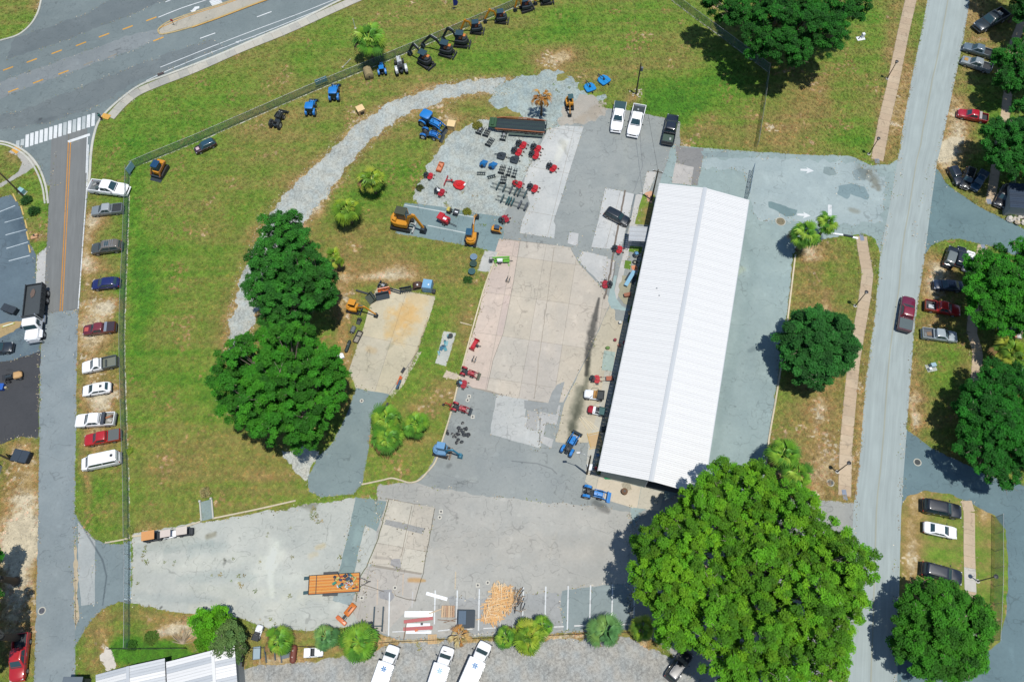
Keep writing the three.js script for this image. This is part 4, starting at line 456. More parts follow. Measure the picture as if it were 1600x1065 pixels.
// blobs: [x, y, r] in the plan seen at mid crown; every blob becomes several boughs, every bough many leaf clumps
function tree(label, name, blobs, h, col, o = {}) {
  const r = rngOf(o.seed || Math.round(blobs[0][0] * 3 + blobs[0][1])), hm = h * (o.mid || .68), B = blobs.map(b => { const c = P(b[0], b[1], hm), e = P(b[0] + b[2], b[1], hm); return { c, R: Math.abs(e.x - c.x) }; });
  let m = V(0, 0, 0), wsum = 0; for (const b of B) { m.addScaledVector(b.c, b.R * b.R); wsum += b.R * b.R; } m.multiplyScalar(1 / wsum); m.y = 0;
  const g = thing(name, label, 'tree', m, 0, o.group), tr = .028 * h * 1.1, fork = h * .28;
  part(g, 'trunk', [rod([0, 0, 0], [rr(-.2, .2, r), fork, rr(-.2, .2, r)], tr * 1.25, 10, tr), cy(tr * 1.8, .25, 0, .12, 0, 10, tr * 1.3)], barkM);
  const limbs = [], mats4 = [[], [], []], cols = [[], [], []], M = new THREE.Matrix4(), E = new THREE.Euler(), q = new THREE.Quaternion(), den = o.dens || 1, kind = o.fine ? 'fine' : 'big', nv = CL[kind].length;
  const boughs = [], bs = o.bough || [.34, .8];
  const cellB = new Map(), cs_ = bs[1] * 2, free = (x, z, q) => { const cx = Math.floor(x / cs_), cz = Math.floor(z / cs_); for (let a = -1; a < 2; a++) for (let b = -1; b < 2; b++) for (const k of cellB.get((cx + a) * 4096 + cz + b) || []) if (Math.hypot(k[0] - x, k[2] - z) < (k[3] + q) * .74) return false; return true; };
  const fl = o.flat || .64, crownTop = (t, R) => h * fl + h * (1 - fl) * Math.sqrt(Math.max(0, 1 - t * t * .92)) * Math.min(1, R / (o.ref || 4));
  B.forEach(b => { const nt = Math.round(b.R * b.R * 22);
    for (let i = 0; i < nt; i++) { const a = r() * TAU, t = Math.sqrt(r()), rad = b.R * t * (r() < .12 ? 1.12 : .94), x = b.c.x - m.x + Math.cos(a) * rad, z = b.c.z - m.z + Math.sin(a) * rad, s = rr(bs[0], bs[1], r) * (1 - .2 * t); if (!free(x, z, s)) continue; const q = [x, Math.max(h * .4, crownTop(t, b.R) + (r() - .55) * h * .16), z, s], key = Math.floor(x / cs_) * 4096 + Math.floor(z / cs_); if (!cellB.has(key)) cellB.set(key, []); cellB.get(key).push(q); boughs.push(q); }
    for (let i = 0; i < b.R * b.R * 1.3; i++) { const a = r() * TAU, t = Math.sqrt(r()) * .85; boughs.push([b.c.x - m.x + Math.cos(a) * b.R * t, Math.max(h * .34, crownTop(t, b.R) - h * rr(.14, .26, r)), b.c.z - m.z + Math.sin(a) * b.R * t, rr(bs[0], bs[1], r) * 1.15]); }
    limbs.push([b.c.x - m.x, hm * .95, b.c.z - m.z]); });
  const wood_ = []; limbs.forEach(l => { const k = [l[0] * .45, fork + (l[1] - fork) * .6, l[2] * .45]; wood_.push(tube([[0, fork * .9, 0], k, l], tr * .42, 6, 6)); });
  boughs.forEach((b, i) => { if (i % 2) return; let n = limbs[0], d = 1e9; for (const l of limbs) { const e = (l[0] - b[0]) ** 2 + (l[2] - b[2]) ** 2; if (e < d) d = e, n = l; } wood_.push(rod([n[0] * .7, n[1] * .86, n[2] * .7], [b[0], b[1] - b[3] * .1, b[2]], tr * .2, 5, tr * .06)); });
  boughs.forEach((b, i) => { if (i % 9) return; for (let k = 0; k < 3; k++) { const a = r() * TAU, l = b[3] * rr(1.0, 2.2, r); wood_.push(rod([b[0], b[1] - b[3] * .2, b[2]], [b[0] + Math.cos(a) * l, b[1] + b[3] * rr(.45, .9, r), b[2] + Math.sin(a) * l], .05, 4, .018)); } });
  part(g, 'limbs', wood_, barkG);
  boughs.forEach(b => { const tint = rr(.6, 1.5, r), yel = rr(-.7, 1.2, r), n = Math.round((66 * b[3] * b[3] + 6) * den);
    for (let i = 0; i < n; i++) { const a = r() * TAU, u = 1 - 1.45 * r() * (r() < .85 ? .8 : 1.2), s = Math.sqrt(Math.max(0, 1 - Math.min(1, u * u))), q0 = b[3] * (1 - .3 * r() * r()), k = i % nv, sc = rr(.65, 1.25, r) * (o.leaf || 1);
      E.set(rr(-.5, .5, r), r() * TAU, rr(-.5, .5, r)); q.setFromEuler(E); M.compose(V(b[0] + Math.cos(a) * s * q0, b[1] + u * q0 * .62, b[2] + Math.sin(a) * s * q0), q, V(sc, sc, sc)); mats4[k].push(M.clone());
      const f = tint * rr(.8, 1.24, r), y2 = clamp(yel + rr(-.3, .3, r), 0, 1) * (o.yel ?? .5); cols[k].push([f * (1 + y2 * .9), f * (1 + y2 * .22), f * (1 - y2 * .3)]); } });
  const base = C(...col);
  for (let k = 0; k < nv; k++) { const im = new THREE.InstancedMesh(CL[kind][k], leafM, mats4[k].length), cc = new THREE.Color(); mats4[k].forEach((x, i) => { im.setMatrixAt(i, x); const f = cols[k][i]; cc.setRGB(base.r * f[0], base.g * f[1], base.b * f[2]); im.setColorAt(i, cc); }); im.name = 'crown'; im.castShadow = im.receiveShadow = true; im.userData.kind = 'stuff'; g.add(im); }
  return g;
}
const ring = (cx, cy_, R, n, r, k = 1, seed = 1) => { const q = rngOf(seed), o = [[cx, cy_, R * .62]]; for (let i = 0; i < n; i++) { const a = i / n * TAU + rr(-.2, .2, q), d = R * rr(.58, .72, q); o.push([cx + Math.cos(a) * d, cy_ + Math.sin(a) * d * k, r * rr(.8, 1.2, q)]); } return o; };
tree('dark green live oak on the lawn, upper of the touching pair', 'oak_tree', [[438, 368, 30], [468, 395, 32], [435, 420, 42], [478, 440, 48], [450, 475, 44], [496, 462, 30], [420, 455, 34], [460, 498, 28], [455, 345, 16], [508, 430, 16]], 14.5, [56, 134, 38], { yel: .22, dens: .95 });
tree('dark green live oak on the lawn, lower of the touching pair', 'oak_tree', [[435, 595, 54], [392, 556, 40], [455, 545, 46], [495, 578, 40], [405, 615, 46], [438, 638, 38], [350, 590, 24], [362, 562, 22], [472, 626, 34], [512, 596, 22], [500, 628, 22], [478, 655, 24], [425, 522, 24], [372, 625, 28], [458, 668, 18], [412, 658, 22], [518, 566, 14], [515, 542, 14]].map(b => [b[0] + 3, b[1] + 9, b[2]]), 16, [62, 142, 28], { yel: .34, dens: .95, bare: 1 });
tree('large dark oak crossing the top fence', 'oak_tree', [[1205, 40, 40], [1160, 25, 30], [1250, 45, 42], [1215, 78, 30], [1285, 55, 38], [1310, 20, 32], [1240, 5, 36], [1120, 6, 24], [1190, -10, 40], [1280, -8, 36], [1180, 62, 24], [1245, 88, 20], [1335, 12, 22]], 13, [44, 122, 28], { yel: .12 });
tree('round dense dark green tree between lawn and footway', 'round_tree', ring(1279, 537, 60, 9, 27, .86, 5), 7.5, [50, 122, 44], { fine: 1, yel: .08, bough: [.35, .65], flat: .4, ref: 2.6, dens: 1.25, leaf: 1.1 });
tree('huge bright yellow-green tree beside the lower right end of the warehouse', 'broadleaf_tree', [[1175, 880, 70], [1110, 800, 52], [1175, 775, 46], [1230, 815, 52], [1060, 840, 46], [1020, 850, 30], [1050, 910, 56], [1110, 960, 60], [1060, 980, 34], [1180, 990, 62], [1250, 930, 62], [1300, 880, 50], [1335, 885, 30], [1280, 1000, 44], [1220, 1050, 46], [1140, 1040, 40], [1300, 950, 42], [1130, 745, 26], [1180, 745, 24], [1010, 895, 26], [1040, 945, 30], [1280, 840, 34], [1320, 930, 32], [1290, 1035, 30], [1250, 780, 22]], 14.5, [98, 166, 28], { yel: .55, dens: 1.0, bough: [.32, .74] });
tree('bushy fine leaved green tree at the lower right verge', 'broadleaf_tree', [...ring(1478, 985, 70, 9, 34, .95, 9), [1440, 945, 26], [1530, 955, 26], [1500, 1040, 24]], 8.5, [66, 142, 26], { fine: 1, yel: .22, bough: [.35, .75], flat: .45, dens: 1.1 });
tree('big dark green tree at the right edge above the lower side street', 'oak_tree', [[1552, 662, 50], [1522, 642, 28], [1528, 614, 20], [1590, 620, 46], [1600, 690, 50], [1540, 710, 40], [1514, 668, 20], [1565, 730, 30], [1560, 600, 34], [1625, 650, 50]], 7.6, [40, 124, 26], { yel: .1 });
tree('bright mid green tree at the right edge beside the parked cars', 'oak_tree', [[1570, 450, 48], [1540, 425, 32], [1600, 420, 46], [1545, 480, 34], [1600, 490, 44], [1530, 450, 24], [1570, 500, 28], [1630, 450, 48]], 9.5, [58, 148, 24], { yel: .22 });
tree('dark green tree at the right edge above the three black cars', 'oak_tree', [[1590, 225, 40], [1560, 210, 26], [1575, 255, 28], [1610, 190, 36], [1620, 250, 40], [1556, 232, 18]], 9, [42, 120, 30], { yel: .1 });
tree('dark green tree at the right edge beside the silver pickup', 'oak_tree', [[1600, 105, 34], [1575, 95, 22], [1580, 125, 24], [1625, 120, 36], [1610, 75, 26]], 8.5, [44, 122, 30], { yel: .1 });
tree('dark tree in the top right corner over the sidewalk', 'oak_tree', [[1610, 20, 30], [1590, -12, 26], [1630, -5, 30], [1570, -28, 24]], 8, [40, 110, 30], { yel: .1 });
tree('bright green shrubby tree beside the white shed, left of its pair', 'shrub_tree', [[325, 980, 22], [312, 968, 14], [340, 965, 16], [322, 1000, 16], [335, 990, 18]], 4.6, [96, 176, 20], { fine: 1, yel: .3, bough: [.35, .7], flat: .4, ref: 2 });
tree('grey green bushy tree beside the white shed, right of its pair', 'shrub_tree', [[353, 1003, 22], [342, 1015, 16], [366, 1000, 15], [356, 985, 14], [364, 1018, 14], [338, 998, 14]], 5.2, [96, 132, 70], { fine: 1, yel: .25, bough: [.35, .7], flat: .4, ref: 2 });
tree('dark green tree leaning in at the left edge, upper one', 'oak_tree', [[-46, 890, 26], [-30, 872, 15], [-40, 912, 20]], 13, [58, 140, 30], { yel: .1, ref: 3 });
tree('dark green tree leaning in at the left edge, lower one by the red pickup', 'oak_tree', [[-46, 972, 34], [-28, 945, 18], [-30, 990, 22], [-46, 1020, 32]], 14, [58, 140, 30], { yel: .1, ref: 3 });
// --- fan palms: every frond is a mesh of its own
function fan(seed, n, L, spread, droop) { const r = rngOf(seed), g = [], st = .42 * L; g.push(beam([0, 0, 0], [st, .10, 0], .05, .03)); for (let i = 0; i < n; i++) { const a = (i / (n - 1) - .5) * spread, len = (L - st) * rr(.88, 1.08, r) * (1 - .14 * Math.abs(a)), w = .024, d = droop * rr(.7, 1.3, r), seg = [[0, .0], [.5, .07], [.82, -.10], [1, -.46]].map(([t, y]) => [st + Math.cos(a) * len * t * (t > .9 ? .94 : 1), .10 + y * d, Math.sin(a) * len * t]);
    for (let k = 0; k < 3; k++) { const A = seg[k], B = seg[k + 1], wa = w * [.55, 1.15, .9][k], wb = w * [1.15, .9, .12][k], nx = -Math.sin(a), nz = Math.cos(a), f = .05; g.push(quad([A[0] - nx * wa, A[1], A[2] - nz * wa], [A[0], A[1] + f, A[2]], [B[0], B[1] + f, B[2]], [B[0] - nx * wb, B[1], B[2] - nz * wb]), quad([A[0], A[1] + f, A[2]], [A[0] + nx * wa, A[1], A[2] + nz * wa], [B[0] + nx * wb, B[1], B[2] + nz * wb], [B[0], B[1] + f, B[2]])); } } return mrg(g); }
const FAND = [7, 8, 9].map(k => fan(k * 5, 7, 1, .75, .9)), FAN = [1, 2, 3].map(k => fan(k * 5, 12, 1, 2.1 - k * .12, .45)), frondM = (r, g, b) => keyed('f' + r + g + b, () => new THREE.MeshPhysicalMaterial({ color: C(r, g, b), roughness: .6, transmission: .15, thickness: 0, side: THREE.DoubleSide }));
const PALC = { green: [[116, 188, 54], [141, 206, 54], [164, 217, 65], [103, 170, 52], [186, 224, 74], [94, 157, 54]], yellow: [[164, 206, 52], [197, 224, 63], [137, 188, 49], [220, 231, 90], [121, 170, 47], [148, 195, 52]], dead: [[231, 168, 78], [250, 197, 101], [208, 143, 65], [168, 121, 67]], straw: [[250, 208, 134], [240, 179, 103], [250, 228, 164], [213, 152, 90]], blue: [[116, 181, 101], [141, 199, 110], [103, 164, 94], [164, 211, 110], [96, 155, 90]] };
const BROWNF = frondM(176, 138, 84);
function palm(label, c, rpx, h, kind, n = 34, o = {}) { n = Math.round(n * (kind === 'straw' ? .75 : .92));
  const r = rngOf(Math.round(c[0] * 5 + c[1] * 3)), top = P(c[0], c[1], h), e = P(c[0] + rpx, c[1], h), L = Math.abs(e.x - top.x) * 1.06, g = thing(o.name || 'palm_tree', label, o.cat || 'palm', V(top.x, 0, top.z), 0, o.group);
  if (h > 1.4) part(g, 'trunk', [rod([0, 0, 0], [.05, h * .55, .04], .24, 10, .19), rod([.05, h * .55, .04], [0, h - .2, 0], .19, 10, .21)], barkM);
  const cs = PALC[kind].map(q => frondM(...q));
  for (let i = 0; i < n; i++) { const t = (i + .5) / n, a = i * 2.39996 + rr(-.3, .3, r), el = mix(.95, kind === 'dead' ? -1.1 : -.6, Math.pow(t, .7)) + rr(-.22, .22, r), s = L * rr(.62, 1.24, r), dd = kind === 'dead' || kind === 'straw', m = part(g, 'frond', (dd ? FAND : FAN)[i % 3], t > .8 && i % 3 === 0 && !dd ? BROWNF : cs[t > .75 ? (i * 3) % cs.length : (i * 7 + (i >> 2)) % (cs.length - 1)]); m.position.set(0, h - .15 - t * .25, 0); m.rotation.set(0, a, 0); m.rotateZ(el); m.rotateX(rr(-.35, .35, r)); m.scale.setScalar(s); }
  if (o.boots) part(g, 'boots', sph(.34, 0, h - .4, 0, 1, 1.2, 1), barkG);
  return g;
}
palm('green fan palm alone on the top grass strip beyond the fence', [575, 62], 25, 5.5, 'green', 40);
palm('green fan palm between gravel track and gravel yard, right of two', [581, 282], 22, 3.6, 'yellow', 36); palm('yellow-green fan palm between gravel track and asphalt pad, left of two', [541, 327], 22, 4, 'yellow', 38);
palm('yellowish fan palm poking out right of the upper oak', [521, 402], 17, 4, 'yellow', 30);
palm('dead orange-brown palm by the gravel bend at the top of the yard', [846, 151], 15, 4.6, 'dead', 34);
palm('fan palm at the lawn corner by the drive, left of two', [1258, 366], 23, 4.6, 'green', 40); palm('fan palm at the lawn corner by the drive, right of two', [1292, 348], 18, 4.6, 'green', 36);
palm('bushy fan palm on the grass wedge, upper left of the cluster', [602, 655], 24, 3.4, 'green', 44); palm('bushy fan palm on the grass wedge, bottom of the cluster', [604, 686], 25, 3.2, 'green', 44); palm('bushy fan palm on the grass wedge, right of the cluster', [648, 662], 21, 3, 'green', 40);
palm('fan palm at the foot of the brown lawn, upper left of two', [1224, 709], 26, 5, 'green', 42); palm('fan palm at the foot of the brown lawn, lower right of two', [1247, 741], 24, 4.6, 'green', 40);
palm('fan palm in the planting strip above the grey steel frames', [434, 1001], 22, 2.2, 'green', 38); palm('upright fan palm in the planting strip beside the orange machine', [509, 995], 21, 2.2, 'blue', 34); palm('largest round fan palm in the planting strip below the orange machine', [560, 1003], 29, 2.6, 'green', 56);
palm('small fan palm touching the wide palm behind the right ambulance, left of it', [790, 995], 17, 2, 'green', 28); palm('wide fan palm in the strip behind the right ambulance', [825, 993], 27, 2.4, 'yellow', 50); palm('upright fan palm touching the wide palm behind the right ambulance', [848, 978], 18, 2.4, 'green', 30); palm('blue-green fan palm alone in the strip below the white bays', [945, 985], 27, 2.6, 'blue', 44); palm('yellowish fan palm in the strip partly under the huge tree', [1005, 981], 20, 2.4, 'yellow', 34);
palm('drooping palm in shade below the right edge tree', [1580, 550], 27, 4.5, 'yellow', 36);
palm('dead straw-coloured palm lying open in the strip between ambulances', [718, 992], 18, 1.3, 'straw', 26, { boots: 1 });
{ const p = P(285, 1006), g = thing('dead_yucca', 'bare grey stems fanning out beside the bright green shrub', 'dead plant', p), r = rngOf(88), m = wood(206, 190, 166); for (let i = 0; i < 26; i++) { const a = rr(.1, 3.0, r) * -1, l = rr(1.2, 2.4, r); part(g, 'stem', rod([0, .1, 0], [Math.cos(a) * l, rr(.3, 1, r), Math.sin(a) * l], .04, 5, .015), m); } }
// small shrubs
function shrub(label, x, y, rpx, h, col, yel = .3) { const c = P(x, y), e = P(x + rpx, y), R = Math.abs(e.x - c.x), g = thing('shrub', label, 'shrub', c), r = rngOf(x * 7 + y), n = Math.round(30 + R * R * 90), im = new THREE.InstancedMesh(CL.fine[0], leafM, n), cc = new THREE.Color(), b = C(...col); for (let i = 0; i < n; i++) { const a = r() * TAU, d = Math.sqrt(r()), M = new THREE.Matrix4().compose(V(Math.cos(a) * d * R, h * rr(.2, 1, r) * Math.sqrt(1 - d * d * .8), Math.sin(a) * d * R), new THREE.Quaternion().setFromEuler(new THREE.Euler(0, r() * 6, 0)), V(1, 1, 1).multiplyScalar(rr(.4, .8, r))); im.setMatrixAt(i, M); const f = rr(.7, 1.3, r), w = r() * yel; im.setColorAt(i, cc.setRGB(b.r * f * (1 + w), b.g * f, b.b * f)); } im.name = 'foliage'; im.userData.kind = 'stuff'; im.castShadow = true; g.add(im); part(g, 'stems', [0, 1, 2, 3].map(i => rod([0, 0, 0], [Math.cos(i * 1.7) * R * .6, h * .7, Math.sin(i * 1.7) * R * .6], .02, 5, .01)), barkM); }
shrub('small yellow-green shrub at the left end of the long green trailer', 746, 197, 7, .9, [140, 150, 60]); shrub('dark weed clump in the gravel left of the red mowers', 656, 294, 5, .7, [88, 104, 50]); shrub('weed clump at the right end of the asphalt pad edge', 730, 331, 6, .4, [140, 156, 50]); shrub('dark round bush in the left grass corner', 54, 331, 8, 1.2, [44, 96, 34]); shrub('dark bush under the left utility pole', 42, 314, 8, 1, [50, 104, 40]); shrub('green weeds below the dark plant pots on the grass', 731, 438, 6, .5, [60, 112, 40]); shrub('green shrub strip end beside the bottom left fence', 206, 1008, 7, 1, [70, 130, 36]); shrub('leafy vine patch on the sand left of the dead stems', 237, 996, 10, .6, [96, 140, 50]); shrub('bright weeds along the left fence under the white van', 203, 705, 4, .8, [150, 190, 60]); shrub('weeds climbing the lawn pillar top left of its post', 322, 770, 7, 1.2, [180, 180, 120]); shrub('green shrub beside the carport rubble', 1581, 338, 6, .8, [70, 130, 40]); shrub('weeds on the corner post by the golf carts', 205, 828, 4, .7, [150, 180, 90]);
// ------------------------------------------------------------------ cars, pickups, vans (front = +x)
const ringS = (x, w, y0, yb, yt, wt) => { const h = [[y0, w * .9], [y0 + .16, w], [yb, w], [yt - .07, mix(w, wt, .35)], [yt, wt]]; return [...h.map(([y, z]) => [x, y, -z]), [x, yt + .025, 0], ...h.reverse().map(([y, z]) => [x, y, z])]; };
const TYPES = {
  pickup: { L: 5.8, W: 2.0, hh: 1.12, bh: 1.2, rh: 1.88, xc: 1.3, xf: .55, xr: -.75, xb: -1.0, bed: 1 }, pickup1: { L: 5.5, W: 1.95, hh: 1.12, bh: 1.2, rh: 1.86, xc: 1.2, xf: .5, xr: -.15, xb: -.4, bed: 1 },
  suv: { L: 4.9, W: 1.95, hh: 1.08, bh: 1.14, rh: 1.8, xc: 1.1, xf: .4, xr: -2.0, xb: -2.38, deck: 1.1, rack: 1 }, hatch: { L: 4.3, W: 1.8, hh: .98, bh: 1.04, rh: 1.55, xc: 1.0, xf: .25, xr: -1.45, xb: -2.0, deck: 1.0 },
  sedan: { L: 4.8, W: 1.85, hh: .96, bh: 1.0, rh: 1.45, xc: 1.1, xf: .35, xr: -.95, xb: -1.7, deck: 1.02 }, van: { L: 5.6, W: 2.0, hh: 1.25, bh: 1.4, rh: 2.2, xc: 1.9, xf: 1.2, xr: -2.6, xb: -2.76, deck: 1.35 }, jeep: { L: 4.3, W: 1.85, hh: 1.12, bh: 1.16, rh: 1.8, xc: .7, xf: .5, xr: -1.7, xb: -1.95, deck: 1.1, square: 1 },
};
const cg = new Map();
const rect = (y, x0, x1, w, c) => [[x0 - c, y, -w], [x1 + c, y, -w], [x1, y, -w + c], [x1, y, w - c], [x1 + c, y, w], [x0 - c, y, w], [x0, y, w - c], [x0, y, -w + c]];
function carGeo(k) {
  if (cg.has(k)) return cg.get(k); const t = TYPES[k], f = t.L / 2, e = -f, w = t.W / 2, o = {}, st = t.bed ? t.xb - .02 : e, sq = t.square;
  const R = [ringS(f, w * (sq ? .86 : .66), .38, .6, t.hh - .28, w * .55), ringS(f - .1, w * .86, .32, .68, t.hh - .16, w * .72), ringS(f - .38, w * .97, .28, .72, t.hh - .06, w * .8), ringS(f - .9, w, .27, .74, t.hh, w * .84), ringS(t.xc, w, .27, .78, t.bh - .03, w * .86)];
  if (t.bed) R.push(ringS(st + .3, w, .27, .8, t.bh, w * .9), ringS(st, w, .27, .8, t.bh, w * .9)); else R.push(ringS(t.xb + .3, w, .27, .8, t.bh, w * .88), ringS(e + .4, w * .97, .28, .78, t.deck, w * .82), ringS(e + .1, w * .88, .32, .74, t.deck - .1, w * .74), ringS(e, w * .7, .4, .68, t.deck - .24, w * .56));
  o.body = loft(R, .6);
  const yb = t.bh - .05, wb = w * .9, wt = w * (k === 'van' ? .82 : .72), a = t.xc + .02, b = t.xb + .02, ya = t.rh - .06;
  o.cab = loft([rect(yb, a, b, wb, .14), rect(ya - .02, t.xf + .05, t.xr - .05, wt + .03, .12), rect(ya + .045, t.xf - .06, t.xr + .06, wt - .05, .12), rect(t.rh + .005, t.xf - .22, t.xr + .22, wt - .2, .1)], .7);
  const pt = (x0, x1, y, s, u) => [mix(x0, x1, s), mix(yb, ya, s), u * mix(wb - .12, wt - .08, s)];
  const gl = (p, q, r, s) => quad(p, q, r, s, .94, .018);
  o.ws = gl(pt(a, t.xf, 0, .12, 1), pt(a, t.xf, 0, .12, -1), pt(a, t.xf, 0, .97, -1), pt(a, t.xf, 0, .97, 1));
  o.rw = gl(pt(b, t.xr, 0, .22, -1), pt(b, t.xr, 0, .22, 1), pt(b, t.xr, 0, .95, 1), pt(b, t.xr, 0, .95, -1));
  const sd = (s, u) => [[mix(a, t.xf, s) - .18, mix(yb, ya, s), 0], [mix(b, t.xr, s) + .16, mix(yb, ya, s), 0]].map(p => [p[0], p[1], u * (mix(wb, wt + .03, s) + .0)]);
  o.sw = [1, -1].map(u => { const [p, q] = sd(.14, u), [p2, q2] = sd(.92, u), n = Math.abs(p[0] - q[0]) > 1.6 ? 2 : 1, L2 = []; for (let i = 0; i < n; i++) { const F = (A, B, s) => A.map((v, m) => mix(v, B[m], s)), s0 = i / n + .02, s1 = (i + 1) / n - .02, c = [F(p, q, s0), F(p, q, s1), F(p2, q2, s1), F(p2, q2, s0)]; L2.push(u > 0 ? quad(c[1], c[0], c[3], c[2], 1, .02) : quad(c[0], c[1], c[2], c[3], 1, .02)); } return L2; }).flat();
  if (t.bed) { const L = st - e - .04, m = (st + e) / 2; o.bed = mrg([...[1, -1].map(s => rb(L, t.bh - .62, .1, m, (t.bh + .62) / 2, s * (w - .06), .04)), rb(.08, t.bh - .62, t.W - .2, st - .06, (t.bh + .62) / 2, 0, .03), rb(L, .4, t.W - .06, m, .5, 0, .08)]); o.tail = rb(.09, t.bh - .68, t.W - .16, e + .05, (t.bh + .64) / 2, 0, .03); o.floor = bx(L - .16, .03, t.W - .24, m, .73, 0); o.cover = rb(L - .1, .05, t.W - .12, m, t.bh + .03, 0, .02); }
  o.wheel = cyZ(.37, .24, 0, 0, 0, 16); o.rim = cyZ(.22, .26, 0, 0, 0, 12); o.bump = rb(.16, .2, t.W * .86, f + .01, .46, 0, .06); o.bumpR = rb(.16, .2, t.W * .86, e - .01, .5, 0, .06);
  o.head = rb(.16, .14, .34, 0, 0, 0, .04); o.tl = rb(.08, .24, .16, 0, 0, 0, .03); o.mir = rb(.12, .16, .24, 0, 0, 0, .05); o.grille = rb(.06, .26, t.W * .5, f - .02, .74, 0, .03); o.cowl = bx(.12, .02, t.W * .74, t.xc + .02, t.bh - .005, 0); o.handle = bx(.16, .03, .03);
  cg.set(k, o); return o;
}
function placeAB(name, label, cat, F, Rr, L0, h = .8, group) { const a = P(...F, h), b = P(...Rr, h), d = a.distanceTo(b), g = thing(name, label, cat, a.clone().add(b).multiplyScalar(.5).setY(0), -Math.atan2(a.z - b.z, a.x - b.x), group); g.scale.setScalar(clamp(d / L0, .7, 1.25)); return g; }
const CATN = { pickup: ['pickup_truck', 'pickup'], pickup1: ['pickup_truck', 'pickup'], suv: ['parked_suv', 'suv'], hatch: ['parked_car', 'car'], sedan: ['parked_car', 'car'], van: ['delivery_van', 'van'], jeep: ['off_road_car', 'car'] };
function car(type, label, F, Rr, col, o = {}) {
  const t = TYPES[type], G = carGeo(type), g = placeAB(CATN[type][0], label, CATN[type][1], F, Rr, t.L, .9, o.group), m = col.isMaterial ? col : car_(...col), f = t.L / 2, w = t.W / 2;
  part(g, 'body', G.body, m); const cab = part(g, 'cabin', G.cab, o.roof ? car_(...o.roof) : m); part(g, 'windshield', G.ws, GLASS); part(g, 'rear_window', G.rw, GLASS); for (const s of G.sw) part(g, 'side_window', s, GLASS);
  part(g, 'front_bumper', G.bump, o.chrome ? CHROME : m); part(g, 'rear_bumper', G.bumpR, o.chrome ? CHROME : DARK); part(g, 'grille', G.grille, BLACK); part(g, 'cowl', G.cowl, BLACK);
  for (const [x, s] of [[f * .63, 1], [f * .63, -1], [-f * .6, 1], [-f * .6, -1]]) { const q = part(g, 'wheel', G.wheel, RUB); q.position.set(x, .37, s * (w - .1)); part(q, 'rim', G.rim, STEEL); }
  for (const s of [1, -1]) { part(g, 'headlight', G.head, LAMP).position.set(f - .14, t.hh - .24, s * w * .68); part(g, 'taillight', G.tl, REDL).position.set(-f + .06, t.bh - .3, s * w * .84); part(g, 'mirror', G.mir, BLACK).position.set(t.xc - .28, t.bh + .06, s * (w + .12)); for (const x of [t.xf - .6, t.xr + (t.bed ? .5 : 1)]) part(g, 'door_handle', G.handle, CHROME).position.set(x, t.bh - .22, s * (w + .005)); }
  if (t.bed) { part(g, 'bed', G.bed, o.bedC ? car_(...o.bedC) : m); part(g, 'tailgate', G.tail, o.bedC ? car_(...o.bedC) : m); part(g, 'bed_floor', G.floor, o.floor ? dull(...o.floor) : DARK); const st = t.xb, e = -f;
    if (o.cover) part(g, 'bed_cover', G.cover, dull(...o.cover));
    if (o.tool) part(g, 'toolbox', rb(.5, .42, t.W - .1, st - .32, t.bh + .02, 0, .05), o.tool === 1 ? CHROME : dull(...o.tool));
    if (o.load) o.load.forEach((l, i) => part(g, 'cargo', rb(l[2], l[3], l[4], l[0], .74 + l[3] / 2, l[1], .04, l[5] || 0), dull(...l[6]))); if (o.cap) part(g, 'camper_shell', loft([rect(t.bh, st - .06, e + .06, w * .93, .1), rect(t.rh - .12, st - .1, e + .22, w * .8, .1), rect(t.rh - .05, st - .2, e + .34, w * .7, .1)], .7), dull(...o.cap)); }
  if (t.rack && o.rack !== 0) for (const s of [1, -1]) part(g, 'roof_rail', rod([t.xf - .15, t.rh + .06, s * w * .6], [t.xr + .2, t.rh + .06, s * w * .6], .03, 6), o.rack ? STEEL : BLACK);
  if (o.sun) part(g, 'sunroof', rb(.7, .03, .8, t.xf - .75, t.rh + .01, 0, .02), GLASS);
  if (o.bars) for (let i = 0; i < 5; i++) part(g, 'roof_bar', bx(.06, .05, w * 1.3, t.xf - .5 - i * .33, t.rh + .06, 0), STEEL);
  if (o.stripe) part(g, 'hood_stripe', bx(1.2, .008, .5, f - .85, t.hh + .04, 0), dull(...o.stripe));
  if (o.plate) part(g, 'hood_patch', rb(.7, .012, .8, f - .75, t.hh + .035, 0, .004), dull(...o.plate));
  if (o.vent) part(g, 'roof_vent', rb(.4, .1, .4, t.xr + .5, t.rh + .04, 0, .04), DARK);
  return g;
}
// left row, nose to the road or to the fence
car('pickup', 'white crew cab pickup with open cluttered bed, topmost in the left row', [199, 297], [140.5, 290], WHITE, { floor: [120, 128, 130], load: [[-1.6, .3, .5, .3, .5, .3, [70, 90, 90]], [-2.2, -.3, .7, .2, .3, .8, [180, 180, 176]], [-1.9, -.5, .3, .3, .3, 0, [60, 70, 80]]] });
car('pickup', 'silver grey pickup with dark open bed, second from the top of the left row', [141.5, 329], [190.5, 324], [150, 160, 164], { roof: [190, 196, 200] });
car('suv', 'dark grey suv with bars across its roof in the left row', [142, 388.5], [189.5, 382.5], [86, 92, 88], { rack: 1, bars: 1, sun: 1, roof: [128, 122, 112] });
car('hatch', 'dark blue car alone in the left row', [142.5, 444], [185.5, 440], [24, 36, 110]);
car('pickup', 'maroon pickup with black bed cover and silver box in the left row', [128.5, 515.5], [179.5, 509.5], [120, 36, 48], { cover: [56, 40, 56], tool: 1, plate: [214, 90, 84], roof: [140, 46, 56] });
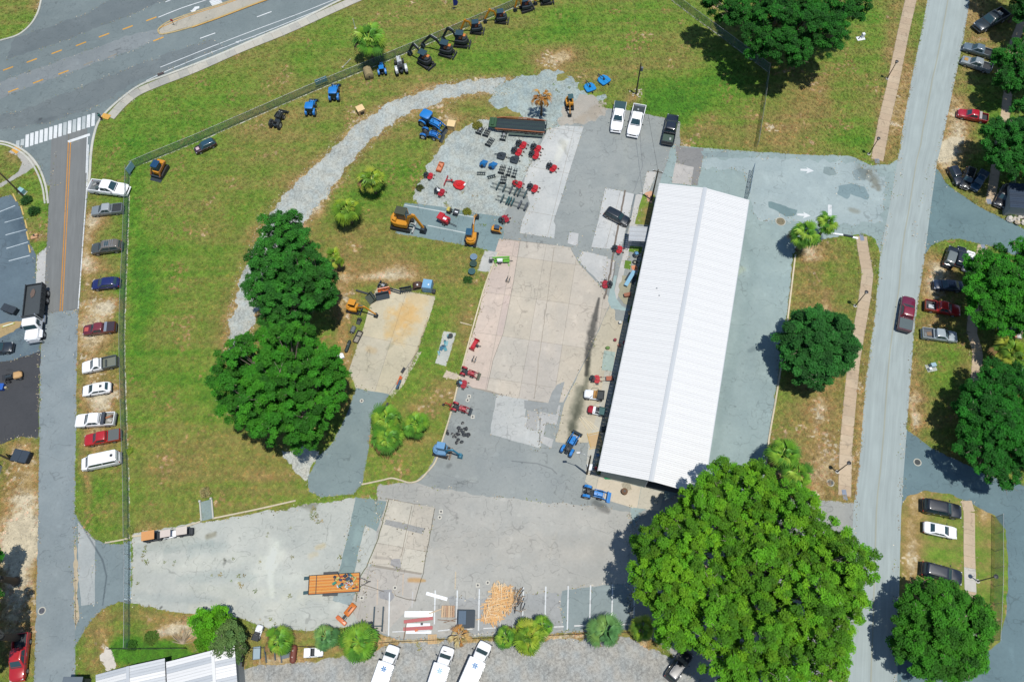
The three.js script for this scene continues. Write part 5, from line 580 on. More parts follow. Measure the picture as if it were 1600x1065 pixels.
car('pickup1', 'white cab pickup with grey dropside flatbed in the left row', [127, 574.5], [182, 563], WHITE, { bedC: [90, 104, 112], floor: [128, 134, 120], load: [[-1.0, 0, .3, .2, 1.2, 0, [70, 80, 80]]] });
car('hatch', 'white hatchback between two white pickups in the left row', [127.5, 610.5], [172, 603.5], WHITE, { vent: 1 });
car('pickup', 'white crew pickup with dark box and rusty junk in its bed', [117, 657.5], [179, 653.5], WHITE, { tool: [60, 70, 84], floor: [160, 160, 150], load: [[-1.9, .3, .9, .2, .25, .3, [190, 120, 80]], [-2.2, -.3, .7, .25, .4, -.4, [210, 206, 196]], [-2.4, .4, .3, .3, .4, 0, [120, 90, 70]]] });
car('pickup', 'bright red pickup with grey flat bed cover in the left row', [130.5, 688], [187, 678], [212, 26, 30], { cover: [104, 112, 112] });
car('van', 'long white van lowest in the left row', [127, 726], [187.5, 713.5], WHITE, { vent: 1 });
car('pickup', 'red pickup with dark empty bed at the bottom left corner', [25, 1064], [33, 989], [206, 22, 26], {});
// upper yard
car('pickup', 'white pickup with dark green bed cover, left of the white pair', [962.5, 203.5], [970, 160], WHITE, { cover: [40, 84, 92] });
car('pickup', 'white pickup with open dark bed, right of the white pair', [988.5, 211], [1000, 165], WHITE, { floor: [50, 66, 72], load: [[-2, .1, .25, .25, .25, 0, [200, 210, 212]]] });
car('pickup', 'black pickup standing alone right of the two white pickups', [1052, 179], [1043, 223.5], [20, 30, 48], { floor: [70, 96, 84], load: [[-2, .3, .5, .15, .3, 0, [190, 200, 196]]] });
car('suv', 'black estate car parked slanting beside the warehouse', [983, 346.5], [946.5, 328], [16, 30, 40], { rack: 0 });
// right side
car('pickup', 'dark grey pickup slanting under the top right trees', [1527, 43], [1571, 19], [52, 66, 76], { load: [[-2, .2, .6, .2, .8, .2, [206, 214, 216]]] });
car('pickup', 'steel grey pickup, upper of the two side by side top right', [1507, 70], [1553, 84], [116, 136, 150], {});
car('pickup', 'silver pickup with orange patch on its hood, lower of two top right', [1504, 91], [1551, 106], [168, 178, 182], { plate: [206, 160, 80] });
car('pickup', 'red pickup with grey toolbox alone on the pale ground top right', [1498, 174], [1545, 184], [206, 26, 52], { tool: [200, 190, 190] });
car('jeep', 'black open jeep with pale items, left of three at the right corner', [1502, 286], [1488, 259], [28, 42, 62], { load: [] });
car('suv', 'black suv, middle of the three dark cars at the right corner', [1508, 292], [1519, 262], [18, 26, 34]);
car('pickup', 'dark blue pickup, right of the three dark cars at the right corner', [1523, 294], [1541, 266], [44, 86, 112], { cover: [40, 74, 96] });
car('suv', 'very dark suv beside the fence of the blue roofed carport', [1562, 321], [1577, 290], [16, 22, 40]);
car('jeep', 'black off road car with pale roof frame facing the side street', [1492, 385], [1482, 415], [24, 34, 44], { roof: [130, 140, 140] });
car('suv', 'dark navy suv between the jeep and the white van', [1505, 384], [1500, 414], [20, 28, 48]);
car('van', 'white van half under the bright tree at the right', [1519, 393], [1512, 420], WHITE);
car('sedan', 'dark blue car in the tree shade above the red pickup', [1460, 443], [1507, 446], [26, 46, 74]);
car('pickup', 'dark red pickup with white box in its bed at the right verge', [1502, 485], [1446, 475], [186, 22, 28], { load: [[-1.9, .2, .9, .3, .7, 0, [226, 230, 232]]], floor: [70, 70, 74], roof: [226, 30, 30] });
car('pickup', 'silver pickup with brown load lowest of the upper right verge', [1497, 526], [1442, 519], [186, 200, 208], { load: [[-1.7, 0, .8, .15, .7, .2, [150, 120, 90]], [-2.3, .2, .5, .1, .8, 0, [130, 136, 136]]], floor: [98, 104, 112], chrome: 1 });
car('pickup', 'maroon pickup driving up the right road', [1421, 463.5], [1413.5, 516], [126, 18, 62], { cover: [92, 110, 114], roof: [150, 12, 52] });
car('suv', 'black suv at the top of the lower right verge', [1503, 800], [1442, 788], [22, 28, 38]);
car('sedan', 'white sedan with dark rear glass in the lower right verge', [1497, 833], [1444.5, 822], WHITE);
car('suv', 'black minivan touching the bushy tree in the lower right verge', [1504, 904], [1441, 887], [20, 30, 46]);
car('suv', 'black suv on gravel at the bottom edge under the huge tree', [1077, 1018], [1046, 1062], [18, 24, 34], { rack: 1 });
car('suv', 'dark car cut by the left edge beside the dump truck', [18, 541], [-28, 546], [36, 46, 56]);
car('suv', 'dark red and black car by the fence at the upper left lawn', [303, 234], [335, 219], [66, 34, 46], { roof: [40, 84, 104], plate: [236, 206, 214], rack: 0 });
{ // dump truck
  const g = placeAB('dump_truck', 'white cab dump truck with long black open bed', 'truck', [50, 531], [58, 448], 8.6, 1.4), bk = dull(62, 70, 76), f = 4.3;
  part(g, 'cab', loft([rect(1.0, 2.9, 1.35, 1.05, .12), rect(1.75, 2.8, 1.35, 1.05, .12), rect(2.55, 2.5, 1.4, .95, .12), rect(2.65, 2.35, 1.5, .85, .1)], .7), WHITE); part(g, 'hood', loft([ringS(f, .7, .75, 1.0, 1.35, .55), ringS(f - .15, .85, .7, 1.0, 1.55, .65), ringS(2.85, .95, .7, 1.1, 1.72, .72)], .6), WHITE);
  part(g, 'windshield', quad([2.86, 1.85, .9], [2.86, 1.85, -.9], [2.58, 2.45, -.82], [2.58, 2.45, .82], 1, .02), GLASS); for (const s of [1, -1]) { part(g, 'side_window', s > 0 ? quad([1.6, 1.8, 1.07], [2.6, 1.8, 1.07], [2.4, 2.4, .99], [1.6, 2.4, .99], .95, .02) : quad([2.6, 1.8, -1.07], [1.6, 1.8, -1.07], [1.6, 2.4, -.99], [2.4, 2.4, -.99], .95, .02), GLASS); part(g, 'fender', rb(1.2, .3, .4, 3.4, 1.05, s * 1.05, .12), WHITE); part(g, 'headlight', rb(.1, .2, .26, f - .1, 1.05, s * .86, .04), LAMP); part(g, 'mirror', rb(.12, .4, .2, 2.5, 2.0, s * 1.3, .04), BLACK); part(g, 'exhaust_stack', cy(.08, 2.2, 1.2, 1.9, s * 1.0, 10), CHROME); part(g, 'fuel_tank', cyX(.28, 1.1, .9, .7, s * .95, 14), CHROME); }
  part(g, 'bumper', rb(.16, .3, 2.1, f + .06, .6, 0, .05), CHROME); part(g, 'chassis', [bx(8, .22, .8, -.2, .85, 0)], BLACK);
  part(g, 'dump_bed', [bx(5.2, .1, 2.3, -1.75, 1.15, 0), rb(5.3, 1.15, .1, -1.75, 1.7, 1.17, .03), rb(5.3, 1.15, .1, -1.75, 1.7, -1.17, .03), rb(.1, 1.3, 2.4, .9, 1.78, 0, .03), rb(.1, 1.0, 2.4, -4.35, 1.6, 0, .03)], bk); part(g, 'bed_rib', [-3.6, -2.7, -1.8, -.9, 0].flatMap(x => [1, -1].map(s => rb(.12, 1.1, .1, x, 1.68, s * 1.26, .03))), bk); part(g, 'load_sheet', [rb(5, .06, 2.2, -1.75, 1.9, 0, .02, 0, 0, .02)], dull(74, 82, 86)); part(g, 'dirt_patch', ext([[0, 0], [.5, .2], [1.2, .1], [1.5, -.3], [.8, -.5], [.1, -.3]], .02, 0).rotateX(-Math.PI / 2).translate(-3.6, 2.0, 0), dull(120, 100, 88)); part(g, 'headboard', rb(.3, .1, 2.0, 1.15, 2.35, 0, .03), bk);
  for (const x of [3.35, -2.2, -3.4]) for (const s of [1, -1]) { const q = part(g, 'wheel', cyZ(.5, x > 0 ? .32 : .6, 0, 0, 0, 18), RUB); q.position.set(x, .5, s * (x > 0 ? 1.02 : .9)); part(q, 'rim', cyZ(.27, x > 0 ? .34 : .62, 0, 0, 0, 12), STEEL); }
}
// ambulances: box body with a blue six-armed star
function ambulance(label, F, Rr, pale) {
  const g = placeAB('ambulance', label, 'ambulance', F, Rr, 6.6, 1.8), f = 3.3; const st = paintC(pale ? C(176, 218, 236) : C(52, 134, 196), .5);
  part(g, 'hood', loft([ringS(f, .72, .4, .7, 1.0, .6), ringS(f - .12, .9, .35, .75, 1.12, .74), ringS(f - .5, .98, .32, .8, 1.24, .82), ringS(1.9, 1.0, .32, .85, 1.34, .86), ringS(.95, 1.0, .32, .9, 1.4, .88)], .6), WHITE); part(g, 'cab', loft([rect(1.32, 2.3, .9, .92, .14), rect(2.0, 1.62, .9, .84, .12), rect(2.12, 1.45, .9, .72, .1)], .7), WHITE);
  part(g, 'windshield', quad([2.22, 1.42, .82], [2.22, 1.42, -.82], [1.68, 1.98, -.76], [1.68, 1.98, .76], 1, .02), GLASS); for (const s of [1, -1]) { part(g, 'side_window', s > 0 ? quad([1.0, 1.42, .93], [1.9, 1.42, .93], [1.5, 1.95, .87], [1.0, 1.95, .87], 1, .02) : quad([1.9, 1.42, -.93], [1.0, 1.42, -.93], [1.0, 1.95, -.87], [1.5, 1.95, -.87], 1, .02), GLASS); part(g, 'mirror', rb(.14, .36, .22, 1.75, 1.5, s * 1.2, .04), BLACK); part(g, 'headlight', rb(.12, .18, .3, f - .12, .9, s * .72, .04), LAMP); }
  part(g, 'module', rb(4.1, 2.1, 2.3, -1.2, 1.7, 0, .08), WHITE); part(g, 'roof', rb(3.98, .05, 2.16, -1.2, 2.775, 0, .02), WHITE); part(g, 'bumper', rb(.16, .24, 1.9, f + .02, .5, 0, .05), DARK); part(g, 'grille', rb(.05, .3, 1, f - .02, .82, 0, .02), BLACK); part(g, 'step', rb(.3, .1, 1.9, -3.35, .5, 0, .03), STEEL);
  part(g, 'star_emblem', [0, 1, 2].map(i => { const b = bx(.82, .012, .19); b.rotateY(i * Math.PI / 3 + .5); return b.translate(-.05, 2.807 + i * .003, 0); }), st); part(g, 'star_staff', [bx(.4, .01, .04, -.05, 2.83, 0)], WHITE); part(g, 'side_rail', [1, -1].map(s => rb(3.9, .08, .06, -1.2, 2.5, s * 1.18, .02)), CHROME); part(g, 'light_bar', [rb(.16, .1, 1.5, .86, 2.6, 0, .04)], LAMP); if (pale) part(g, 'hood_scoop', rb(.14, .04, .5, 2.6, 1.36, -.3, .02), BLACK);
  for (const x of [2.2, -1.9]) for (const s of [1, -1]) { const q = part(g, 'wheel', cyZ(.4, .28, 0, 0, 0, 16), RUB); q.position.set(x, .4, s * .92); part(q, 'rim', cyZ(.22, .3, 0, 0, 0, 12), STEEL); }
}
ambulance('white ambulance with blue star on its roof, left of three', [614, 1008], [588, 1082], 0); ambulance('white ambulance with faded pale star and hood scoop, middle of three', [700, 1010], [676, 1086], 1); ambulance('white ambulance with blue star nearest the dead palm, right of three', [759, 1003], [727, 1077], 0);
// golf carts
function cart(label, F, Rr, roof, o = {}) { const g = placeAB('golf_cart', label, 'golf cart', F, Rr, 2.6, 1.5), m = dull(...roof), b = o.body || WHITE; part(g, 'roof', rb(1.75, .08, 1.25, -.15, 1.85, 0, .04), m); part(g, 'front_cowl', rb(.5, .5, 1.1, 1.0, .62, 0, .15), b); part(g, 'body', rb(1.9, .3, 1.15, -.1, .42, 0, .08), b); part(g, 'seat', [rb(.6, .2, 1.1, -.3, .72, 0, .06), rb(.15, .5, 1.1, -.62, 1.0, 0, .05)], o.seat || DARK); part(g, 'rear_bag_rack', rb(.5, .4, 1.0, -1.05, .65, 0, .08), DARK); for (const x of [.65, -.95]) for (const s of [1, -1]) { part(g, 'roof_post', rod([x + (x > 0 ? .12 : 0), .6, s * .55], [x, 1.83, s * .56], .022, 6), BLACK); const q = part(g, 'wheel', cyZ(.23, .2, 0, 0, 0, 12), RUB); q.position.set(x > 0 ? .85 : -.75, .23, s * .52); part(q, 'rim', cyZ(.12, .22, 0, 0, 0, 10), STEEL); } part(g, 'steering_wheel', at(new THREE.TorusGeometry(.17, .02, 6, 14), .42, .95, -.25, 0, 1.2, 0), BLACK); }
cart('golf cart with orange-tan roof, left of three in the row', [249, 834], [219, 839.5], [240, 172, 104], { body: DARK }); cart('golf cart with cream roof, middle of the three in the row', [271, 831], [247, 835], [240, 224, 214]); cart('golf cart with cream roof and dark nose, right of the three', [298, 827], [272, 831], [238, 226, 214], { body: DARK });
// ------------------------------------------------------------------ tractors, mowers, excavators
const ORG = sat(244, 168, 44), BLUE = sat(34, 146, 236), BLUE2 = sat(30, 126, 214), RED = sat(216, 34, 48), RED2 = sat(190, 24, 48), NAVY = dull(34, 52, 64), OR2 = sat(232, 112, 40);
function wheelAt(g, r, w, x, z, rimM = STEEL, n = 18) { const q = part(g, 'wheel', [cyZ(r, w, 0, 0, 0, n), ...Array.from({ length: 14 }, (_, i) => at(bx(.05, .04, w * .98), Math.cos(i / 14 * TAU) * r, Math.sin(i / 14 * TAU) * r, 0).toNonIndexed())], RUB); q.position.set(x, r, z); part(q, 'rim', cyZ(r * .55, w * 1.02, 0, 0, 0, 12), rimM); return q; }
function tractor(label, F, Rr, m, o = {}) {
  const L = o.loader ? 4.15 : 3.05, g = placeAB('farm_tractor', label, 'tractor', F, Rr, L, 1), off = o.loader ? -.55 : 0, X = x => x + off, rm = o.rim || STEEL;
  for (const s of [1, -1]) { wheelAt(g, .68, .42, X(-.95), s * .78, rm); wheelAt(g, .42, .28, X(1.1), s * .62, rm, 14); part(g, 'fender', ext([[-.75, .85], [-.6, 1.25], [-.1, 1.45], [.4, 1.3], [.5, 1.0], [.42, 1.0], [.3, 1.2], [-.1, 1.36], [-.55, 1.18], [-.67, .85]], .42, .02).translate(X(-.85), 0, s * .76), m); part(g, 'headlight', rb(.06, .12, .2, X(1.62), 1.12, s * .22, .03), LAMP); }
  part(g, 'hood', loft([ringS(X(1.6), .28, .62, .8, 1.1, .2), ringS(X(1.5), .36, .6, .85, 1.24, .26), ringS(X(.9), .38, .6, .9, 1.34, .28), ringS(X(.15), .4, .6, .95, 1.4, .3)], .6), m); part(g, 'chassis', [rb(2.8, .4, .5, X(0), .65, 0, .08), bx(.2, .2, 1.5, X(-.95), .68, 0), bx(.16, .14, 1.2, X(1.1), .44, 0)], NAVY); part(g, 'exhaust_stack', cy(.04, .7, X(.7), 1.6, .2, 8), BLACK);
  if (o.cab) { part(g, 'cab', loft([rect(.95, X(.15), X(-1.25), .62, .1), rect(2.15, X(.05), X(-1.15), .66, .1)], .7), GLASS); part(g, 'cab_roof', loft([rect(2.15, X(.22), X(-1.38), .78, .18), rect(2.3, X(.2), X(-1.36), .78, .18), rect(2.38, X(.05), X(-1.2), .64, .16)], .8), m); for (const x of [.12, -1.2]) for (const s of [1, -1]) part(g, 'cab_post', rod([X(x), .95, s * .64], [X(x), 2.16, s * .66], .04, 6), NAVY); }
  else { part(g, 'seat', [rb(.45, .14, .5, X(-.75), 1.1, 0, .05), rb(.12, .45, .5, X(-1.0), 1.32, 0, .05)], BLACK); part(g, 'steering_wheel', at(new THREE.TorusGeometry(.2, .022, 6, 16), X(-.15), 1.45, 0, 0, 1.2, 0), BLACK); part(g, 'roll_bar', tube([[X(-1.2), .9, -.5], [X(-1.25), 2.0, -.48], [X(-1.25), 2.1, 0], [X(-1.25), 2.0, .48], [X(-1.2), .9, .5]], .045, 20), BLACK); part(g, 'platform', rb(.9, .06, 1.0, X(-.3), .72, 0, .02), NAVY); if (o.shade) part(g, 'sunshade', rb(1.1, .06, 1.1, X(-.8), 2.15, 0, .03), o.shade); }
  if (o.loader) { const lm = o.lm || m; for (const s of [1, -1]) part(g, 'loader_arm', ext([[.1, 1.15], [.25, 1.35], [1.3, 1.25], [2.35, .55], [2.35, .35], [2.2, .4], [1.2, 1.08], [.25, 1.1]], .1, .02).translate(X(0), 0, s * .56), lm); part(g, 'loader_bucket', [ext([[0, 0], [.62, 0], [.2, .12], [.12, .45], [.2, .62], [.1, .62], [0, .4]], 1.7, .01).translate(X(2.2), .06, 0)], o.bm || lm); part(g, 'loader_crossbar', cyZ(.05, 1.1, X(1.75), .92, 0, 10), lm); }
  if (o.hoe) { part(g, 'backhoe_mast', [rb(.3, .5, .5, X(-1.9), .9, 0, .06), ...[1, -1].map(s => beam([X(-1.8), .6, s * .2], [X(-2.0), .12, s * .9], .12, .14))], m); part(g, 'backhoe_boom', [beam([X(-1.9), 1.1, 0], [X(-2.9), 1.9, .1], .16, .2)], m); part(g, 'backhoe_stick', beam([X(-2.9), 1.9, .1], [X(-3.4), .6, .1], .14, .16), m); part(g, 'backhoe_bucket', ext([[0, 0], [.4, .05], [.42, .35], [.1, .5], [0, .4]], .45, .02).translate(X(-3.7), .1, .1), NAVY); }
  if (o.cut) part(g, 'rear_mower', [rb(1.2, .16, 1.5, X(-1.9), .35, 0, .06), bx(.6, .1, .1, X(-1.4), .5, 0)], o.cut);
}
tractor('blue cab tractor in the fence row beside the pale board', [524, 127], [521, 154], BLUE, { cab: 1, loader: 1, bm: NAVY }); tractor('blue cab tractor in the fence row, left of the two', [489, 150.5], [483.5, 177], BLUE, { cab: 1, loader: 1, bm: NAVY }); tractor('black tractor with loader leftmost in the fence row', [442, 168], [427, 196], dull(40, 50, 50), { loader: 1 });
tractor('small bright blue tractor beside the hay bale', [595, 97], [597, 113], BLUE, { shade: BLUE }); tractor('white hooded black tractor between blue tractor and excavators', [622, 90], [628, 112], paintC(C(224, 230, 232), .4), { loader: 0, rim: LAMP });
tractor('big blue cab tractor with loader beside the gravel yard, upper of the pair', [696, 200], [659, 184], BLUE, { cab: 1, loader: 1, bm: NAVY }); tractor('blue open tractor with loader beside the gravel yard, lower of the pair', [691, 212], [658, 205], BLUE2, { loader: 1, bm: NAVY, rim: LAMP });
tractor('blue tractor nose up beside the warehouse wall', [903, 673], [884, 708], BLUE, { loader: 1, bm: NAVY }); tractor('blue tractor with loader at the warehouse lower left corner', [953, 775], [912, 766], BLUE, { loader: 1 });
tractor('red tractor with green loader bucket at the concrete edge', [748, 585], [720, 577], RED2, { loader: 1, bm: dull(92, 96, 76) }); tractor('red tractor carrying a backhoe beside the oil stains', [733, 640], [708, 633], RED2, { loader: 1, hoe: 1, bm: NAVY });
function mower(label, F, Rr, o = {}) {
  const g = placeAB('zero_turn_mower', label, 'mower', F, Rr, 2.3, .5), d = o.deck || RED, e = o.eng || NAVY;
  for (const s of [1, -1]) { wheelAt(g, .29, .26, -.62, s * .52, STEEL, 14); const q = part(g, 'caster_wheel', cyZ(.15, .12, 0, 0, 0, 12), BLACK); q.position.set(1.02, .15, s * .42); part(g, 'caster_arm', beam([.35, .42, s * .3], [1.02, .36, s * .42], .06, .06), d); part(g, 'fender', rb(.6, .1, .24, -.5, .64, s * .42, .04), e); part(g, 'steering_lever', rod([.12, .5, s * .26], [.2, .95, s * .22], .02, 5), BLACK); }
  part(g, 'engine', [rb(.5, .4, .6, -.85, .62, 0, .1), cy(.16, .14, -.85, .88, 0, 12)], e); part(g, 'seat', [rb(.42, .14, .46, -.25, .68, 0, .05), rb(.12, .42, .46, -.48, .88, 0, .05)], o.seat || BLACK); part(g, 'deck', [extUp([[-.2, -.62], [.1, -.78], [.55, -.72], [.72, -.3], [.74, .3], [.55, .72], [.1, .78], [-.2, .62]], .2, .14, .03), cy(.15, .1, .25, .4, -.42, 12), cy(.15, .1, .25, .4, .42, 12), cy(.15, .1, .4, .4, 0, 12)], d); part(g, 'discharge_chute', rb(.5, .05, .32, .25, .26, .92, .02), BLACK); part(g, 'frame', [rb(1.5, .12, .5, -.1, .46, 0, .03), rb(.4, .08, .44, .4, .5, 0, .03)], d); part(g, 'roll_bar', tube([[-.6, .6, -.4], [-.68, 1.45, -.36], [-.68, 1.52, 0], [-.68, 1.45, .36], [-.6, .6, .4]], .028, 16), BLACK);
  return g;
}
const mv = (label, x, y, dx, dy, o) => mower(label, [x + dx * 1.16, y + dy * 1.16], [x - dx * 1.16, y - dy * 1.16], o);
mv('red zero turn mower, top left of the four by the long green trailer', 815.5, 224.5, 8.2, 2.6); mv('red zero turn mower, bottom left of the four by the long green trailer', 808.5, 235.5, 8.2, 2.6); mv('red zero turn mower, top right of the four by the long green trailer', 838.5, 230.3, 8, 3); mv('red zero turn mower, bottom right of the four by the long green trailer', 835.5, 241, 8, 2.4);
mv('red zero turn mower standing apart on the pale concrete', 863, 260.5, 7.6, 3.6); mv('bright red mower with red engine above the attachment racks', 809.5, 286.5, 8, 2, { eng: RED, seat: dull(90, 80, 70) }); mv('red mower with dark engine right of the attachment racks', 833.5, 292.5, 8.6, 2.4);
mv('red mower with dark seat at the left end of the gravel yard', 670, 273, 7.4, 1.2); mv('red mower with white seat in the left of the gravel yard', 687.5, 298.5, 7.8, 2.6, { seat: LAMP, deck: RED2 });
mv('dark red mower at the right end of the asphalt pad', 788, 341, 7, -4.4, { deck: RED2 }); mv('red mower beside the black estate car', 966, 388, 8.6, 1.6); mv('dark red mower on the line of cracked concrete below', 948, 443, -8.6, -.6, { deck: RED2 }); mv('red mower by the warehouse wall above the utility carts', 931, 591, 8.6, 0); mv('red mower with light blue seat below the red tractor', 722.5, 598.5, 8.4, 1.4, { seat: sat(130, 190, 214), deck: RED2 });
// excavators: c centre of the slewing ring, tip of the bucket, tracks along `tr` (pixel direction)
function excavator(label, c, tip, tr, k, o) {
  const p = P(...c), q = P(...tip), tv = P(c[0] + tr[0], c[1] + tr[1]).sub(p), reach = p.distanceTo(q), turn = -Math.atan2(q.z - p.z, q.x - p.x), g = thing('mini_excavator', label, 'excavator', p, turn); if (k > 1.2) g.name = numbered('crawler_excavator'); g.scale.setScalar(k); const ta = -Math.atan2(tv.z, tv.x) - turn, Rr = clamp(reach / k, 2.2, 6), bm = o.arm || o.body;
  const rot = gs => mrg(gs).rotateY(ta), tk = s => ext([[-1.0, .12], [-.9, 0], [.9, 0], [1.0, .12], [1.02, .34], [.9, .46], [-.9, .46], [-1.02, .34]], .36, .03).translate(0, .02, s * .62);
  for (const s of [1, -1]) { const t = part(g, 'track', rot([tk(s)]), RUB); part(t, 'track_pad', rot(Array.from({ length: 14 }, (_, i) => bx(.07, .04, .38, -.9 + i * .138, .49, s * .62))), DARK); }
  part(g, 'undercarriage', [rot([rb(1.0, .3, .9, 0, .35, 0, .05)]), cy(.42, .3, 0, .58, 0, 18)], DARK); part(g, 'dozer_blade', rot([ext([[0, 0], [.12, .05], [.05, .25], [.14, .42], [.04, .42], [-.06, .22]], 1.6, .01).translate(1.25, .03, 0), bx(.5, .1, .1, 1.05, .25, .3), bx(.5, .1, .1, 1.05, .25, -.3)]), o.blade || DARK);
  part(g, 'house', extUp([[.75, -.62], [.75, .62], [.1, .68], [-.5, .66], [-.85, .48], [-1.0, 0], [-.85, -.48], [-.5, -.66], [.1, -.68]], .62, .72, .06), o.body); part(g, 'engine_cover', extUp([[-.35, -.55], [-.35, .55], [-.7, .42], [-.85, 0], [-.7, -.42]], .32, 1.34, .05), o.body); if (o.cover) part(g, 'rear_panel', rb(.42, .3, .5, -.5, 1.62, .2, .08), o.cover);
  if (o.canopy) { for (const x of [.5, -.35]) for (const s of [.55, -.2]) part(g, 'cab_post', rod([x, 1.3, -s], [x, 2.42, -s], .03, 6), BLACK); part(g, 'cab_roof', rb(1.15, .08, 1.0, .08, 2.45, -.18, .05), o.roof || NAVY); part(g, 'seat', [rb(.45, .15, .45, .0, 1.45, -.18, .05), rb(.12, .5, .45, -.22, 1.7, -.18, .05)], o.seat || BLACK); }
  else { part(g, 'cab', loft([rect(1.32, .72, -.4, .42, .08), rect(2.35, .6, -.38, .38, .08)].map(r => r.map(v => [v[0], v[1], v[2] - .22])), .7), GLASS); part(g, 'cab_roof', rb(1.1, .08, .9, .1, 2.4, -.22, .06), o.roof || NAVY); for (const x of [.66, -.38]) for (const s of [.18, -.62]) part(g, 'cab_post', rod([x, 1.3, s], [x - .04, 2.38, s], .035, 6), o.body); }
  const z = .22, kx = mix(.75, Rr, .48), tx = Rr - .28; part(g, 'boom', ext([[.55, 1.05], [.7, 1.35], [kx * .6, 2.35], [kx, 2.75], [kx + .12, 2.6], [kx - .05, 2.4], [kx * .66, 2.08], [.9, 1.02]], .22, .03).translate(0, 0, z), bm); part(g, 'stick', ext([[kx - .2, 2.86], [kx + .1, 2.8], [tx + .12, .85], [tx, .75], [tx - .14, .85], [kx - .06, 2.45]], .17, .03).translate(0, 0, z), bm); part(g, 'bucket', ext([[tx - .3, .35], [tx - .28, .1], [tx, .02], [tx + .3, .14], [tx + .22, .3], [tx + .2, .75], [tx - .05, .82]], .6, .02).translate(0, 0, z), o.bucket || NAVY); part(g, 'hydraulic_cylinder', [rod([.75, 1.2, z], [kx * .6, 2.0, z], .06, 8), rod([kx * .55, 2.45, z], [kx - .2, 2.92, z], .05, 8)], STEEL);
}
const BK = { body: dull(40, 50, 56), arm: dull(36, 50, 54), canopy: 1, seat: sat(240, 140, 60), cover: sat(246, 150, 72), roof: dull(24, 70, 88) };
excavator('black excavator with orange seat, left of the black three', [665, 100], [637, 86], [9, 6], 1.28, BK); excavator('black excavator with orange seat, middle of the black three', [698, 84.5], [657.5, 75], [10, 3], 1.28, BK); excavator('black excavator with orange seat, right of the black three', [721, 69.5], [689.5, 66], [10, 1], 1.28, BK);
const OG = { body: NAVY, arm: ORG, canopy: 1, seat: OR2, roof: dull(24, 74, 96), cover: sat(236, 150, 60) };
excavator('orange armed mini excavator, first of four from the left along the fence', [744.5, 49.5], [718.5, 53], [10, 1], 1.1, OG); excavator('orange armed mini excavator, second of four along the fence', [783, 33], [756, 37], [10, 1], 1.1, OG); excavator('orange armed mini excavator, third of four along the fence', [822, 15], [804, 19], [10, -3], 1.1, OG); excavator('orange armed mini excavator at the top edge, last of four', [853, 3.5], [836, 9], [10, -1], 1.1, OG);
excavator('orange mini excavator alone by the dead palm', [889.5, 164], [892.5, 183], [1, 10], .95, { body: ORG, canopy: 1, roof: dull(50, 96, 104), blade: NAVY }); excavator('large orange crawler excavator on the left end of the asphalt pad', [629, 352], [667, 360], [20, 4], 1.65, { body: ORG, roof: dull(70, 76, 52), blade: dull(210, 214, 210) }); excavator('orange excavator with raised arm on the asphalt pad edge', [737, 377], [743.5, 338], [3, -12], 1.15, { body: ORG, roof: sat(36, 96, 130), blade: NAVY }); excavator('small orange excavator with long arm left of the sandy slab', [553, 484], [591, 493], [14, 3], 1.0, { body: ORG, canopy: 1, roof: ORG, blade: NAVY });
excavator('blue mini excavator at the kerb below the oil stains', [690, 706], [723, 711.5], [12, 3], 1.1, { body: sat(110, 164, 210), roof: sat(110, 170, 220), arm: sat(24, 150, 190), bucket: sat(30, 130, 160), blade: dull(150, 130, 110) });
function skid(label, F, Rr, m, o = {}) { const g = placeAB('skid_loader', label, 'loader', F, Rr, 2.9, 1); for (const s of [1, -1]) { part(g, 'track', ext([[-1.1, .25], [-.9, .03], [.8, .03], [.95, .2], [.8, .5], [-.6, .72], [-1.1, .6]], .36, .03).translate(0, 0, s * .68), RUB); part(g, 'lift_arm', ext([[-1.0, 1.35], [-.9, 1.5], [.6, 1.3], [1.2, .6], [1.2, .35], [1.05, .4], [.55, 1.1], [-.9, 1.3]], .16, .02).translate(0, 0, s * .7), o.arm || m); } part(g, 'body', [rb(1.9, .7, .95, -.15, .75, 0, .1), rb(.6, .5, 1.2, -.95, 1.1, 0, .12)], m); part(g, 'cab', rb(1.1, .9, .9, .1, 1.5, 0, .08), GLASS); part(g, 'cab_roof', rb(1.2, .08, .98, .05, 2.0, 0, .05), o.roof || NAVY); if (o.bucket !== 0) part(g, 'bucket', ext([[0, 0], [.6, 0], [.15, .1], [.08, .4], [.2, .6], [0, .6]], 1.7, .01).translate(1.05, .05, 0), NAVY); part(g, 'engine_grille', rb(.06, .4, .8, -1.26, 1.05, 0, .03), BLACK); }
skid('orange track loader with dark bucket in the fence corner', [239, 277], [256, 250], ORG, { arm: dull(150, 96, 40), roof: sat(20, 78, 124) }); skid('orange track loader with blue roof at the right end of the pad', [785, 357], [767, 355], ORG, { roof: sat(60, 90, 120), bucket: 0 });
